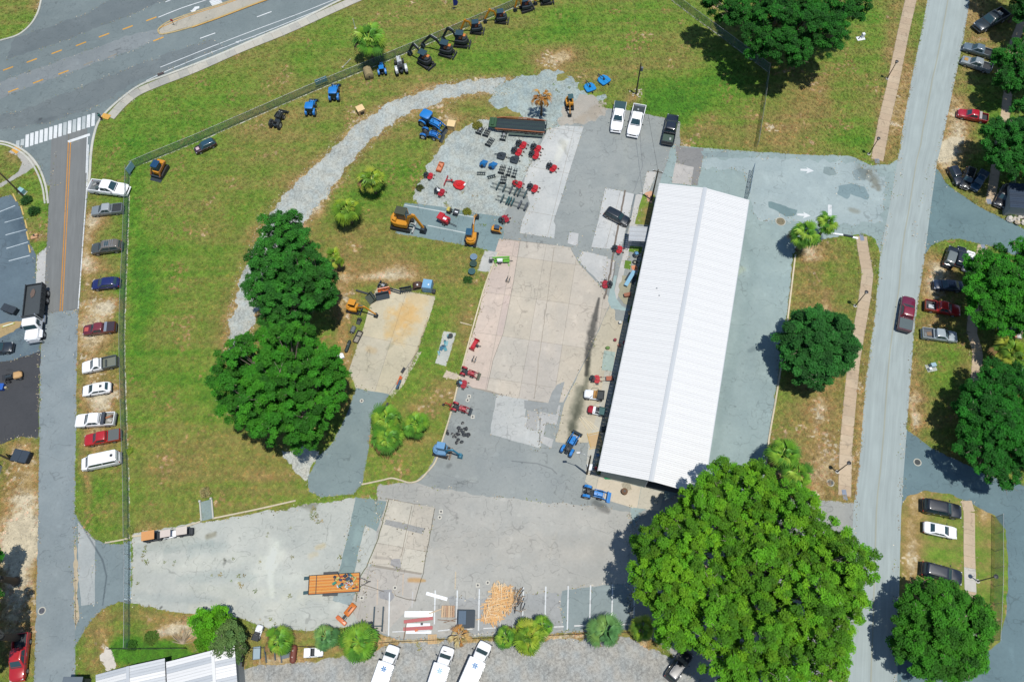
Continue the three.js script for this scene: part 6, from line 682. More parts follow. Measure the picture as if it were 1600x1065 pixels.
{ const g = placeAB('pavement_roller', 'yellow and black roller on the upper edge of the asphalt pad', 'roller', [716, 331], [698, 326], 2.6, .8), y = sat(226, 206, 100); part(g, 'drum', cyZ(.42, 1.1, .85, .42, 0, 20), STEEL); part(g, 'rear_drum', cyZ(.42, 1.1, -.75, .42, 0, 20), RUB); part(g, 'front_frame', [rb(1.2, .16, 1.3, .8, .92, 0, .06), ...[1, -1].map(s => rb(1.0, .5, .1, .8, .7, s * .62, .04))], DARK); part(g, 'engine_hood', rb(.8, .5, 1.0, -.85, 1.05, 0, .12), y); part(g, 'seat', [rb(.4, .14, .45, -.2, 1.0, 0, .04), rb(.1, .4, .45, -.4, 1.2, 0, .04)], BLACK); part(g, 'drum_cover', rb(.7, .05, .3, .9, 1.02, .1, .02), LAMP); part(g, 'roll_bar', tube([[-.4, .8, -.5], [-.4, 1.9, -.46], [-.4, 1.95, 0], [-.4, 1.9, .46], [-.4, .8, .5]], .03, 14), BLACK); }
{ const g = placeAB('sprayer_lift', 'bright green towable boom machine at the top of the concrete floor', 'lift', [801, 404], [764, 405], 5.4, .8), m = sat(120, 206, 60); part(g, 'boom_arm', [beam([-1.9, 1.25, -.3], [2.0, 1.35, -.35], .3, .28)], m); part(g, 'upper_arm', beam([2.0, 1.2, .1], [-1.5, 1.0, .15], .24, .24), m); part(g, 'chassis', [rb(3.2, .3, .8, 0, .55, .1, .06), rb(1.4, .4, .9, 1.3, .8, .2, .08)], m); part(g, 'control_box', rb(1.2, .7, .7, -.2, 1.15, .35, .06), LAMP); for (const x of [-1.4, 1.5]) for (const s of [1, -1]) part(g, 'outrigger', [beam([x, .6, s * .3], [x + .3, .12, s * 1.1], .1, .1), cy(.16, .06, x + .3, .05, s * 1.1, 10)], m); for (const s of [1, -1]) { const q = part(g, 'wheel', cyZ(.34, .2, 0, 0, 0, 14), RUB); q.position.set(-.3, .34, s * .75); part(q, 'rim', cyZ(.18, .22, 0, 0, 0, 10), STEEL); } part(g, 'basket', [...[[-2.6, -.4], [-2.6, .4], [-1.9, -.4], [-1.9, .4]].flatMap(([x, z]) => rod([x, .5, z], [x, 1.5, z], .03, 5)), ...[.5, 1.0, 1.5].flatMap(y => [rod([-2.6, y, -.4], [-2.6, y, .4], .03, 5), rod([-2.6, y, -.4], [-1.9, y, -.4], .03, 5), rod([-2.6, y, .4], [-1.9, y, .4], .03, 5)]), bx(.7, .04, .8, -2.25, .5, 0)], DARK); part(g, 'tow_bar', beam([1.8, .5, .1], [2.7, .4, .1], .1, .1), DARK); }
function utv(label, F, Rr, o) { const g = placeAB('utility_cart', label, 'utv', F, Rr, 3.0, 1); part(g, 'hood', loft([ringS(1.45, .5, .45, .6, .8, .35), ringS(1.3, .62, .4, .65, .95, .45), ringS(.6, .68, .4, .7, 1.08, .5)], .6), o.hood || o.c); part(g, 'body', rb(1.6, .4, 1.35, -.1, .55, 0, .08), o.c); part(g, 'seat', [rb(.45, .16, 1.2, -.1, .86, 0, .05), rb(.12, .5, 1.2, -.36, 1.1, 0, .05)], o.seat); part(g, 'cargo_bed', [bx(1.0, .05, 1.3, -.95, .85, 0), ...[1, -1].map(s => rb(1.05, .3, .06, -.95, 1.0, s * .66, .02)), rb(.06, .3, 1.3, -1.45, 1.0, 0, .02)], o.bed); if (o.roof) part(g, 'roof', rb(1.3, .07, 1.3, -.1, 1.95, 0, .04), o.roof); part(g, 'roll_cage', [1, -1].flatMap(s => [rod([.55, 1.0, s * .62], [.3, 1.9, s * .6], .03, 6), rod([-.5, .9, s * .62], [-.5, 1.9, s * .6], .03, 6), rod([.3, 1.9, s * .6], [-.5, 1.9, s * .6], .03, 6)]), o.cage || BLACK); for (const x of [.95, -.9]) for (const s of [1, -1]) wheelAt(g, .33, .26, x, s * .62, STEEL, 14); for (const s of [1, -1]) part(g, 'headlight', rb(.1, .12, .2, 1.36, .78, s * .36, .03), LAMP); }
utv('black and white utility cart with dark bed beside the warehouse', [912.5, 613.5], [944.5, 617.5], { c: LAMP, seat: dull(206, 150, 70), bed: dull(50, 58, 62), cage: BLACK, roof: 0 }); utv('white framed utility cart with teal bed beside the warehouse', [918.5, 637], [946, 642.5], { c: LAMP, hood: RED2, seat: DARK, bed: dull(60, 110, 112), cage: LAMP });
utv('small white and black cart between bushy tree and fan palm', [405, 976], [396, 1000], { c: LAMP, seat: BLACK, bed: DARK }); utv('white cart body with black wheels lying below the strip', [504, 1018], [474, 1020], { c: WHITE, seat: DARK, bed: WHITE, cage: LAMP });
{ const g = placeAB('quad_bike', 'tan and black quad machine at the left edge of new asphalt', 'quad bike', [34, 584], [5, 592], 2.4, .6); part(g, 'front_cowl', loft([ringS(1.2, .3, .4, .5, .62, .2), ringS(.9, .5, .4, .55, .8, .35), ringS(.2, .5, .4, .6, .86, .3)], .7), dull(226, 180, 120)); part(g, 'seat', rb(.9, .2, .4, -.4, .85, 0, .08), NAVY); part(g, 'body', rb(1.6, .3, .5, -.2, .55, 0, .1), BLACK); for (const x of [.8, -.75]) for (const s of [1, -1]) wheelAt(g, .28, .22, x, s * .48, STEEL, 12); part(g, 'handlebar', rod([.25, 1.02, -.36], [.25, 1.02, .36], .025, 6), BLACK); part(g, 'rear_rack', rb(.5, .06, .8, -.95, .86, 0, .03), BLACK); }
{ const p = P(2, 606), g = thing('storage_tub', 'blue tub cut by the left edge on dark asphalt', 'tub', p); part(g, 'tub', rb(1.2, .6, 1.0, 0, .31, 0, .1), sat(36, 92, 190)); part(g, 'lid', rb(1.26, .08, 1.06, 0, .65, 0, .03), sat(50, 110, 210)); part(g, 'can', cy(.2, .5, .9, .25, .1, 14), dull(190, 180, 150)); }
// ------------------------------------------------------------------ attachments, trailers, boxes, timber
const here = (name, label, cat, x, y, turn = 0, group) => thing(name, label, cat, P(x, y), turn, group);
const dirOf = (x, y, dx, dy) => { const a = P(x, y), b = P(x + dx, y + dy); return -Math.atan2(b.z - a.z, b.x - a.x); };
// black slatted frames (pallet forks, rakes, grapples) standing in rows on the gravel
function slatFrame(label, x, y, o = {}) {
  const g = here('loader_attachment', label, 'attachment', x, y, dirOf(x, y, ...(o.d || [3, -6])), o.group), n = o.n || 4, w = o.w || 1.1, l = o.l || 1.7, m = o.m || NAVY;
  for (let i = 0; i < n; i++) part(g, 'tine', ext([[-l / 2, .06], [l / 2 - .2, .06], [l / 2, .2], [l / 2 - .1, .3], [l / 2 - .3, .18], [-l / 2, .2]], .1, .015).translate(0, 0, -w / 2 + (i + .5) * w / n), m);
  part(g, 'back_plate', rb(.1, o.h || .6, w, -l / 2, (o.h || .6) / 2 + .02, 0, .03), m); part(g, 'cross_bar', [rb(.12, .1, w, -l * .1, .3, 0, .03), rb(.12, .1, w, l * .2, .28, 0, .03)], m); if (o.top) part(g, 'clamp', [rb(.5, .1, w * .3, 0, .5, 0, .03), rod([-l / 2, .6, 0], [.1, .5, 0], .04, 6)], STEEL);
}
slatFrame('black slatted attachment nearest the yellow-green shrub', 750.5, 204.5, { d: [3, -5], top: 1 }); slatFrame('black slatted attachment right of the shrub', 761, 208, { d: [3, -6], n: 4 }); slatFrame('black slatted attachment standing below the two by the shrub', 766, 222.5, { d: [4, -6], n: 4, l: 1.9 }); slatFrame('tall black slatted attachment under the long green trailer', 787.5, 212.5, { d: [2, -7], n: 3, l: 2.2, top: 1 });
slatFrame('three bar black rake attachment right of the blue buckets', 785, 265, { d: [2, -6], n: 4, l: 1.9 }); slatFrame('long black frame attachment with pale centre, left of two', 796, 268, { d: [2, -7], n: 2, l: 2, w: .8 }); slatFrame('long black frame attachment with pale centre, right of two', 804.5, 270.5, { d: [2, -7], n: 2, l: 2, w: .8 }); slatFrame('black rake attachment just above the upper rack', 787, 280.5, { d: [1, -6], n: 4, l: 1.9 });
function lowRack(label, x, y, d) { const g = here('brush_head', label, 'attachment', x, y, dirOf(x, y, ...d)); part(g, 'bar', [rb(1.5, .14, .12, 0, .3, -.2, .03), rb(1.5, .14, .12, 0, .16, .22, .03)], dull(88, 104, 100)); for (let i = 0; i < 4; i++) part(g, 'bracket', rb(.12, .3, .5, -.55 + i * .37, .2, 0, .03), NAVY); }
lowRack('short grey bar attachment alone on the gravel, left of two', 752, 272, [8, .3]); lowRack('short grey bar attachment alone on the gravel, right of two', 768, 277, [8, -2]);
function bucket(label, x, y, d, m, o = {}) { const g = here(o.name || 'loader_bucket', label, 'bucket', x, y, dirOf(x, y, ...d)), w = o.w || 1.1; part(g, 'shell', [ext([[-.5, .02], [.55, .02], [.6, .08], [-.3, .14], [-.42, .5], [-.3, .72], [-.42, .76], [-.6, .5]], w, .02)], m); part(g, 'side_plate', [1, -1].map(s => ext([[-.5, .03], [.5, .03], [-.3, .7], [-.55, .5]], .04, 0).translate(0, 0, s * w / 2)), m); part(g, 'hitch', [rb(.2, .3, .3, -.62, .5, 0, .04)], o.hm || NAVY); g.scale.setScalar(o.k || 1); }
bucket('blue loader bucket on the gravel, left of two', 756, 256.5, [3, -7], sat(32, 128, 200), { k: 1.3, w: .75 }); bucket('blue loader bucket on the gravel, right of two', 770.5, 259.5, [4, -6], sat(32, 128, 200), { k: 1.3, w: .75 });
function cutter(label, x, y, d, m, k) { const g = here('rotary_cutter', label, 'mower deck', x, y, dirOf(x, y, ...d)); g.scale.setScalar(k); part(g, 'deck', extUp([[-.9, -.6], [-.75, -.9], [.2, -.95], [.85, -.62], [1.0, 0], [.85, .62], [.2, .95], [-.75, .9], [-.9, .6]], .22, .2, .04), m); part(g, 'gearbox', [cy(.2, .3, 0, .5, 0, 12), rb(.3, .2, .2, .1, .55, 0, .04)], NAVY); part(g, 'hitch', [beam([.3, .5, .3], [1.6, .5, .0], .08, .1), beam([.3, .5, -.3], [1.6, .5, 0], .08, .1)], NAVY); part(g, 'skid', [1, -1].map(s => rb(1.6, .24, .06, 0, .14, s * .88, .02)), m); part(g, 'stiffener', [rb(1.7, .05, .08, 0, .45, .3, .02), rb(1.7, .05, .08, 0, .45, -.3, .02)], m); part(g, 'tail_wheel', cyZ(.2, .12, -1.2, .2, 0, 12), RUB); }
cutter('bright blue rotary cutter lying on the gravel bend, left of two', 921.5, 138, [-5, -8], sat(30, 158, 236), 1.0); cutter('bright blue rotary cutter lying on the gravel bend, right of two', 943.5, 126.5, [-7, -6], sat(30, 158, 236), 1.05);
cutter('dark round mower deck left of two between buckets and mowers', 783.5, 244.5, [-8, -2], NAVY, .78); cutter('dark round mower deck right of two between buckets and mowers', 804, 250.5, [-8, -2], NAVY, .78);
function plateRack(label, a, b, at_) { const A = P(...a), B = P(...b), f = frame(A, B), g = thing('attachment_rack', label, 'rack', A.clone().lerp(B, .5), f.ry); for (const s of [.38, -.38]) part(g, 'rail', rb(f.l, .1, .1, 0, .35, s, .03), dull(110, 124, 120)); for (const [t, m, w] of at_) { const x = (t - .5) * f.l; part(g, 'blade_plate', [rb((w || .26) * .7, .5, 1.5, x, .5, 0, .04), rb((w || .26) * .7 + .06, .06, 1.3, x, .76, 0, .02)], m); } for (const t of [.04, .5, .96]) part(g, 'foot', [rb(.1, .34, .1, (t - .5) * f.l, .17, .38, .02), rb(.1, .34, .1, (t - .5) * f.l, .17, -.38, .02)], STEEL); }
const RK = dull(66, 92, 96), RK2 = dull(40, 96, 100), RK3 = dull(84, 92, 100);
plateRack('upper of two long rail racks holding upright dark plates', [767, 289.5], [824, 306.5], [[.2, RK], [.38, RK], [.56, RK3], [.69, RK], [.78, RK], [.95, RK]]); plateRack('lower of two long rail racks holding upright teal and dark plates', [775.5, 309.5], [824.5, 326], [[.2, RK], [.37, RK2], [.44, RK2], [.53, RK2, .2], [.76, RK3, .36], [.95, RK3, .36]]);
{ const g = here('box_blade', 'orange implement standing at the gravel yard left edge', 'attachment', 688, 262.5, dirOf(688, 262.5, 3, -7)); part(g, 'frame', [rb(1.9, .5, .1, 0, .3, .4, .03), rb(1.9, .5, .1, 0, .3, -.4, .03), rb(.1, .5, .8, -.9, .3, 0, .03), rb(.1, .5, .8, .9, .3, 0, .03)], OR2); part(g, 'mast', [beam([-.2, .4, .4], [0, 1.0, 0], .1, .1), beam([.2, .4, -.4], [0, 1.0, 0], .1, .1)], OR2); part(g, 'pan', rb(1.5, .06, .7, 0, .45, 0, .02), sat(246, 160, 120)); }
{ const g = here('blade_implement', 'red T shaped blade implement on the gravel yard', 'attachment', 697, 284, dirOf(697, 284, 3, -7)); part(g, 'blade', ext([[-1, .02], [1, .02], [1, .12], [-1, .12]], .1, .01).translate(0, .25, 0), RED2); part(g, 'mouldboard', rb(2.1, .5, .12, 0, .32, 0, .04), RED2); part(g, 'beam', [beam([0, .5, 0], [.25, .5, 1.0], .16, .14), rb(.4, .5, .2, .25, .4, 1.0, .05)], RED); part(g, 'mast', rod([.25, .4, 1.0], [.25, 1.1, .8], .05, 6), NAVY); }
{ const g = here('finish_mower', 'round red finish mower deck on the gravel yard', 'mower deck', 718, 290, dirOf(718, 290, -8, -3)); part(g, 'deck', extUp([[-.9, -.45], [-.6, -.8], [.2, -.85], [.9, -.5], [1.1, 0], [.9, .5], [.2, .85], [-.6, .8], [-.9, .45]], .28, .15, .08), sat(232, 30, 30)); part(g, 'cowl', [cy(.5, .18, 0, .5, 0, 20, .4), cy(.2, .2, 0, .66, 0, 14)], sat(236, 36, 36)); part(g, 'hitch', [beam([.6, .4, .2], [1.5, .4, 0], .08, .1), beam([.6, .4, -.2], [1.5, .4, 0], .08, .1)], NAVY); part(g, 'pale_flap', rb(.3, .05, .5, -.9, .5, .3, .02), LAMP); }
{ const g = here('chipper', 'red wood chipper with tow bar in the middle of the asphalt pad', 'chipper', 699, 348.5, dirOf(699, 348.5, 9, 4)); part(g, 'body', rb(1.4, .9, 1.1, -.3, .85, 0, .12), RED); part(g, 'hopper', loft([rect(.6, -1.4, -.8, .5, .05), rect(1.5, -1.7, -.8, .65, .05)].map(r => r.map(v => [v[0] + .1, v[1], v[2]])), .6), RED); part(g, 'chute', [rod([.2, 1.2, 0], [.5, 1.7, 0], .14, 10), rb(.3, .2, .3, .6, 1.7, 0, .05)], RED2); part(g, 'panel', rb(.6, .03, .4, -.3, 1.32, .1, .01), LAMP); part(g, 'tow_bar', beam([.4, .45, 0], [1.8, .4, 0], .1, .1), DARK); for (const s of [1, -1]) wheelAt(g, .3, .2, -.3, s * .68, STEEL, 14); }
{ const g = here('tiller', 'red tilted implement standing on the pink concrete', 'attachment', 741.5, 540, dirOf(741.5, 540, 4, -7)); part(g, 'hood', ext([[-.9, .1], [.9, .1], [.9, .5], [.6, .7], [-.6, .7], [-.9, .5]], .6, .05), RED); part(g, 'side_plate', [rb(.08, .8, .9, -.9, .42, 0, .03), rb(.08, .8, .9, .9, .42, 0, .03)], RED2); part(g, 'gear_case', [rb(.3, .3, .5, 0, .6, .5, .06), rod([0, .6, .6], [.3, .2, 1.0], .05, 6)], BLACK); }
for (const [x, y, l] of [[741, 562.5, 'small dark tool standing on the pink concrete below the red tiller'], [794, 438, 'small dark steel plough standing on the concrete below the green lift']]) { const g = here('walk_behind_tool', l, 'tool', x, y, dirOf(x, y, 3, -6)); part(g, 'frame', [beam([-.5, .1, .2], [.5, .5, .2], .08, .1), beam([-.5, .1, -.2], [.5, .5, -.2], .08, .1)], DARK); part(g, 'shank', [rod([-.3, .6, 0], [-.4, .02, 0], .05), rod([.1, .6, .2], [0, .02, .2], .05), rod([.4, .7, -.2], [.3, .02, -.2], .05)], NAVY); part(g, 'disc', [cyZ(.22, .05, -.1, .24, .3), cyZ(.22, .05, -.1, .24, -.3)], STEEL); }
{ // long low trailer
  const A = P(768, 197), B = P(853, 203), f = frame(A, B), g = thing('long_trailer', 'long low dark green trailer with rusty side rails at the gravel yard top', 'trailer', A.clone().lerp(B, .5), f.ry), W = 2.7, L = f.l, dk = dull(34, 62, 66), dg = dull(46, 96, 56), rs = dull(186, 110, 66);
  for (let i = 0; i < 9; i++) part(g, 'deck_plank', rb(L - .4, .07, .24, 0, .78, -1.08 + i * .27, .02), [dk, dull(28, 52, 62), dull(40, 66, 68)][i % 3]); for (const s of [1, -1]) { part(g, 'side_rail', tube([[-L / 2 + .8, .95, s * 1.2], [-L / 4, 1.1, s * 1.34], [L / 6, 1.12, s * 1.38], [L / 2 - .1, .95, s * 1.3]], .09, 20, 8), rs); part(g, 'side_board', rb(L - 1.4, .3, .06, .3, .82, s * 1.3, .02), rs); for (const x of [1.6, 2.8, 4.0]) wheelAt(g, .38, .24, x, s * 1.55, STEEL, 12); } part(g, 'frame', [rb(L - .3, .2, .2, 0, .62, .5, .03), rb(L - .3, .2, .2, 0, .62, -.5, .03)], dk); part(g, 'gooseneck', [rb(1.3, .3, 2.1, -L / 2 + .3, 1.05, 0, .1), rb(.5, .4, 1.6, -L / 2 + .3, 1.3, 0, .1)], dg); part(g, 'ramp', [rb(.08, .9, 1.0, L / 2 + .05, .9, .6, .03), rb(.08, .9, 1.0, L / 2 + .05, .9, -.6, .03)], dk); part(g, 'ramp_board', rb(L * .62, .06, .5, L * .15, .5, 1.75, .02), dull(80, 100, 92)); part(g, 'landing_leg', [1, -1].map(s => rb(.14, .8, .14, -L / 2 + 1, .4, s * .8, .02)), DARK);
}
{ // orange plank deck trailer
  const A = P(482, 914, .6), B = P(562, 909, .6), f = frame(A, B), g = thing('flatbed_trailer', 'orange plank flatbed trailer parked on the west lot', 'trailer', A.clone().lerp(B, .5).setY(0), f.ry), L = f.l, W = 2.4; for (let i = 0; i < 12; i++) part(g, 'deck_plank', rb(L - .18, .06, W / 12 - .02, 0, .66, -W / 2 + (i + .5) * W / 12, .015), wood(...[[244, 168, 76], [236, 152, 60], [240, 176, 92], [226, 140, 58]][(i * 5) % 4])); part(g, 'deck_frame', [...[1, -1].map(s => rb(L, .16, .08, 0, .66, s * (W / 2 + .05), .02)), rb(.08, .22, W + .1, L / 2 - .02, .68, 0, .02), rb(.08, .16, W + .1, -L / 2 + .02, .66, 0, .02), rb(.1, .1, W, -L / 2 + 1.05, .665, 0, .02)], BLACK); for (const s of [1, -1]) { for (const x of [-.55, .55]) wheelAt(g, .34, .22, x - .5, s * (W / 2 + .22), STEEL, 12); part(g, 'fender', rb(2.0, .06, .32, -.5, .76, s * (W / 2 + .22), .02), BLACK); part(g, 'ramp', [rb(.7, .1, .45, -L / 2 - .4, .5, s * .95, .02, 0, 0, .3)], dull(70, 104, 112)); part(g, 'tow_bar', beam([L / 2, .55, s * .6], [L / 2 + 1.25, .5, 0], .09, .1), BLACK); } part(g, 'coupler', [rb(.3, .14, .14, L / 2 + 1.3, .52, 0, .04), cy(.05, .8, L / 2 + 1.0, .4, .1, 8)], BLACK);
  const gp = thing('gear_heap', 'heap of blue, green and white gear on the orange trailer', 'gear', P(540, 908, .7)), r = rngOf(5), gs_ = gp.scale.set(1.45, 1.1, 1.35), cs = [dull(30, 66, 110), dull(40, 66, 92), dull(40, 156, 130), dull(232, 236, 236), dull(186, 60, 60), dull(214, 204, 120), dull(24, 44, 66), dull(190, 196, 190)]; for (let i = 0; i < 48; i++) { const x = rr(-1.1, 1.2, r), z = rr(-.6, .7, r), h = rr(.1, .4, r); part(gp, 'gear_piece', i % 3 ? rb(rr(.12, .5, r), h, rr(.1, .34, r), x, h / 2 + .02, z, .04, r() * 3) : rod([x, .1, z], [x + rr(-.5, .5, r), rr(.15, .5, r), z + rr(-.4, .4, r)], .04, 6), cs[i % 8]); }
}
{ const g = placeAB('cultivator', 'orange forked machine lying beside the orange trailer', 'machine', [554, 943], [528, 975], 3.9, .5); part(g, 'long_box', loft([rect(.1, 1.9, -.2, .5, .08), rect(.62, 1.85, -.2, .5, .08), rect(.7, 1.75, -.1, .42, .08)], .7), sat(236, 130, 36)); part(g, 'slot', rb(.9, .03, .18, .9, .72, 0, .01), BLACK); part(g, 'cross_box', loft([rect(.1, -.9, -1.6, .95, .1), rect(.55, -.92, -1.55, .95, .1), rect(.62, -1.0, -1.45, .85, .1)], .7), sat(250, 138, 78)); part(g, 'neck', rb(.8, .3, .4, -.6, .35, 0, .06), DARK); part(g, 'hose', tube([[-.3, .5, .4], [-.8, .7, .5], [-1.2, .6, .3]], .04), BLACK); part(g, 'end_plate', rb(.5, .5, .1, -1.25, .36, -.98, .03), OR2); part(g, 'side_skirt', rb(1.9, .3, .06, .85, .25, .45, .02), BLACK); }
function forkFrame(label, x, y, d, o = {}) { const g = here('fork_stand', label, 'frame', x, y, dirOf(x, y, ...d)), m = o.m || dull(60, 84, 96), l = o.l || 3.2, w = o.w || 1.2; for (const s of [1, -1]) part(g, 'fork', [beam([-l / 2, .1, s * w / 2], [l / 2, .06, s * w / 2], .2, .12), rb(.5, .3, .14, -l * .15, .2, s * w / 2, .03)], m); part(g, 'cross_bar', [rb(.14, .16, w + .1, -l * .28, .2, 0, .03), rb(.14, .5, .14, -l * .45, .3, w / 2, .03), rb(.14, .5, .14, -l * .45, .3, -w / 2, .03)], m); if (o.panel) part(g, 'panel', rb(l * .6, .04, w * .8, 0, .22, 0, .02), o.panel); }
forkFrame('grey two pronged steel fork frame beside the first white bay line', 591, 967, [.6, -10], {}); forkFrame('dark steel frame under the palm, left of the second frame', 422, 1021, [1, 10], { m: dull(70, 84, 90), l: 2.0 }); forkFrame('dark steel frame with mesh panel left of the brown tank', 446, 1021, [1, 10], { m: dull(84, 96, 104), l: 2.0, panel: dull(120, 132, 140) });
{ const g = here('plastic_tub', 'pale blue shallow tub left of the steel frames', 'tub', 402, 1020, .1); part(g, 'tub', rb(1.05, .35, 1.6, 0, .19, 0, .08), dull(150, 176, 190)); part(g, 'inner', rb(.85, .03, 1.4, 0, .365, 0, .01), dull(176, 200, 212)); part(g, 'rim', [1, -1].map(s => rb(.08, .06, 1.6, s * .5, .37, 0, .02)), DARK); }
{ const g = here('fuel_tank', 'rust brown long cylindrical tank below the planting strip', 'tank', 460, 1022); part(g, 'shell', [at(new THREE.CapsuleGeometry(.42, 1.5, 6, 16), 0, .52, 0, 0, Math.PI / 2)], dull(136, 70, 52)); part(g, 'cap', [cy(.09, .12, 0, .96, .4, 10), cy(.09, .12, 0, .96, -.4, 10)], dull(220, 190, 180)); part(g, 'saddle', [rb(.8, .2, .12, 0, .1, .6, .02), rb(.8, .2, .12, 0, .1, -.6, .02)], DARK); part(g, 'weld_band', [-.6, 0, .6].map(z => at(new THREE.TorusGeometry(.425, .012, 6, 18), 0, .52, z)), dull(150, 84, 62)); }
{ const g = here('yellow_machine', 'small yellow and black box machine at the corner of the white shed', 'machine', 377, 1033); part(g, 'body', rb(.9, .9, 1.4, 0, .47, 0, .06), BLACK); part(g, 'top_panel', rb(.4, .05, .9, 0, .94, 0, .02), sat(240, 190, 80)); part(g, 'handle', rod([-.4, .9, .7], [.4, .9, .7], .03, 6), STEEL); }
{ const g = here('white_cabinet', 'small white topped dark box beside the largest strip palm', 'box', 577, 981, .4); part(g, 'box', rb(1.1, .8, 1.0, .1, .41, -.1, .04), NAVY); part(g, 'lid', rb(.62, .06, .66, -.2, .84, .1, .02), LAMP); }
function boards(name, label, cat, x, y, list) { const g = here(name, label, cat, x, y); for (const [dx, dz, l, w, t, ry, m, y0 = 0] of list) part(g, 'board', rb(l, t, w, dx, y0 + t / 2 + .015, dz, .01, ry), m); return g; }
boards('white_beam', 'thick white beam lying across a white bay line', 'beam', 682.5, 931.5, [[0, 0, 3.0, .45, .2, -.27, LAMP], [0, 0, 2.8, .3, .06, -.27, WHITE, .2]]);
const pinkW = wood(206, 120, 122); boards('sign_boards', 'stacked white and faded red boards lying in the third bay', 'boards', 656, 971, [[-.2, -.95, 3.8, .75, .1, 0, WHITE], [-.2, -.2, 3.9, .42, .12, .12, pinkW, .1], [-.2, .45, 3.2, .5, .06, 0, LAMP], [-.2, .85, 3.9, .45, .12, .05, pinkW, .06], [-.1, 1.3, 3.4, .4, .06, 0, LAMP], [2.3, -1.4, 2.4, .16, .08, .35, wood(226, 206, 180), .1], [-1.9, 1.2, .1, 2.2, .1, -.12, wood(140, 110, 84), .1], [.3, .3, .3, .3, .18, 0, BLACK, .12], [-.4, 1.1, .4, .3, .1, .3, OR2, .18]]);
{ const g = here('timber_crate', 'pale weathered timber crate left of the dark dumpster', 'crate', 700.5, 955.5); for (let i = 0; i < 6; i++) part(g, 'plank', rb(.26, .06, 1.5, -.75 + i * .3, .5, 0, .01, rr(-.04, .04)), wood(...[[226, 196, 160], [206, 178, 150], [196, 160, 130]][i % 3])); part(g, 'runner', [-.6, 0, .6].map(z => rb(1.8, .4, .1, 0, .24, z, .01)), wood(190, 160, 130)); part(g, 'loose_stick', [rod([-1.4, .06, 1.0], [1.0, .1, 1.2], .04), rod([-.6, .1, 1.4], [1.2, .06, .9], .035)], wood(150, 110, 84)); }
{ const g = here('rubbish_skip', 'dark grey square skip with one lid half left of the lumber pile', 'skip', 729.5, 967.5, -.02), m = dull(54, 72, 84); part(g, 'body', loft([rect(.15, 1.0, -1.0, .95, .05), rect(1.15, 1.12, -1.12, 1.08, .05)], .6), m); part(g, 'lid', rb(1.0, .05, 1.7, -.52, 1.2, -.12, .02), dull(88, 112, 134)); part(g, 'lid', rb(1.1, .05, 2.1, .56, 1.18, 0, .02), dull(46, 62, 74)); part(g, 'rim', [rb(2.3, .08, .08, 0, 1.15, 1.08, .02), rb(2.3, .08, .08, 0, 1.15, -1.08, .02), rb(.08, .08, 2.1, 1.12, 1.15, 0, .02), rb(.08, .08, 2.1, -1.12, 1.15, 0, .02)], m); part(g, 'fork_pocket', [1, -1].map(s => rb(.9, .18, .12, 0, .5, s * 1.1, .02)), DARK); }
{ // heap of fresh sawn timber: every stick a mesh
  const g = here('lumber_pile', 'heap of fresh yellow pallet timber filling two parking bays', 'timber heap', 784, 945), r = rngOf(44), G = [.8, 1.2, 1.7].map(l => rb(l, .05, .1, 0, 0, 0, .006)), M = [[252, 216, 164], [246, 198, 136], [254, 228, 190], [240, 184, 116], [250, 208, 154], [234, 190, 140]].map(c => wood(...c)), foot = [[-.9, -2.5], [1.0, -2.4], [1.4, -1.6], [1.5, .0], [1.0, .7], [.2, 1.2], [-.8, 2.2], [-1.6, 2.1], [-2.6, 2.0], [-2.5, .3], [-1.6, -.6], [-1.3, -1.6]].map(p => V(p[0], 0, p[1])); let n = 0;
  for (let k = 0; n < 295 && k < 3000; k++) { const x = rr(-2.6, 2.0, r), z = rr(-2.5, 2.2, r); if (!inPoly(foot, x, z)) continue; const m = part(g, 'timber', G[n % 3], M[(n * 7 + k) % 6]); m.position.set(x, .05 + .55 * (n / 295) * (1 - .5 * Math.hypot(x, z) / 3) + rr(0, .05, r), z); m.rotation.set(rr(-.06, .06, r), (n % 5 === 0 ? rr(0, 3.1, r) : (n % 2 ? .12 : 1.66) + rr(-.22, .22, r)), rr(-.07, .07, r)); n++; }
  const h = here('scrap_heap', 'grey weathered boards and scrap at the right end of the lumber pile', 'scrap heap', 810, 937), C2 = [[150, 130, 110], [110, 104, 100], [176, 150, 120], [70, 74, 80], [196, 190, 180], [206, 170, 120]].map(c => wood(...c)); for (let i = 0; i < 46; i++) { const m = part(h, 'scrap_board', G[i % 2], C2[i % 6]); m.position.set(rr(-.8, .8, r), rr(.05, .4, r), rr(-1.4, 1.7, r)); m.rotation.set(rr(-.1, .1, r), i % 4 ? rr(-.3, .3, r) + (i % 2 ? 1.2 : 0) : r() * 3, rr(-.1, .1, r)); m.scale.setScalar(.85); m.position.y += .2; }
}
function pallet(label, x, y, turn, c, y0 = 0) { const g = here('pallet', label, 'pallet', x, y, turn); for (let i = 0; i < 6; i++) part(g, 'slat', rb(.14, .03, 1.2, -.5 + i * .2, .13 + y0, 0, .006), wood(...c)); part(g, 'bearer', [-.5, 0, .5].map(z => rb(1.15, .1, .09, 0, .06 + y0, z, .006)), wood(...c)); }
pallet('pale wooden pallet in the planting strip above the middle ambulance', 675.5, 998.5, .05, [226, 190, 140]); pallet('grey pallet with pots beside the open warehouse door', 979.5, 760, .25, [196, 190, 170]);
{ const g = here('cable_drum', 'small brown round drum beside the grey pallet at the open door', 'drum', 975.5, 768.5); part(g, 'drum', [cy(.38, .5, 0, .27, 0, 18), cy(.46, .06, 0, .04, 0, 18), cy(.46, .06, 0, .53, 0, 18)], wood(120, 90, 66)); part(g, 'hub', cy(.16, .1, 0, .56, 0, 12), BLACK); }
const ORD = ['first','second','third','fourth','fifth','sixth','seventh','eighth','ninth','tenth'];
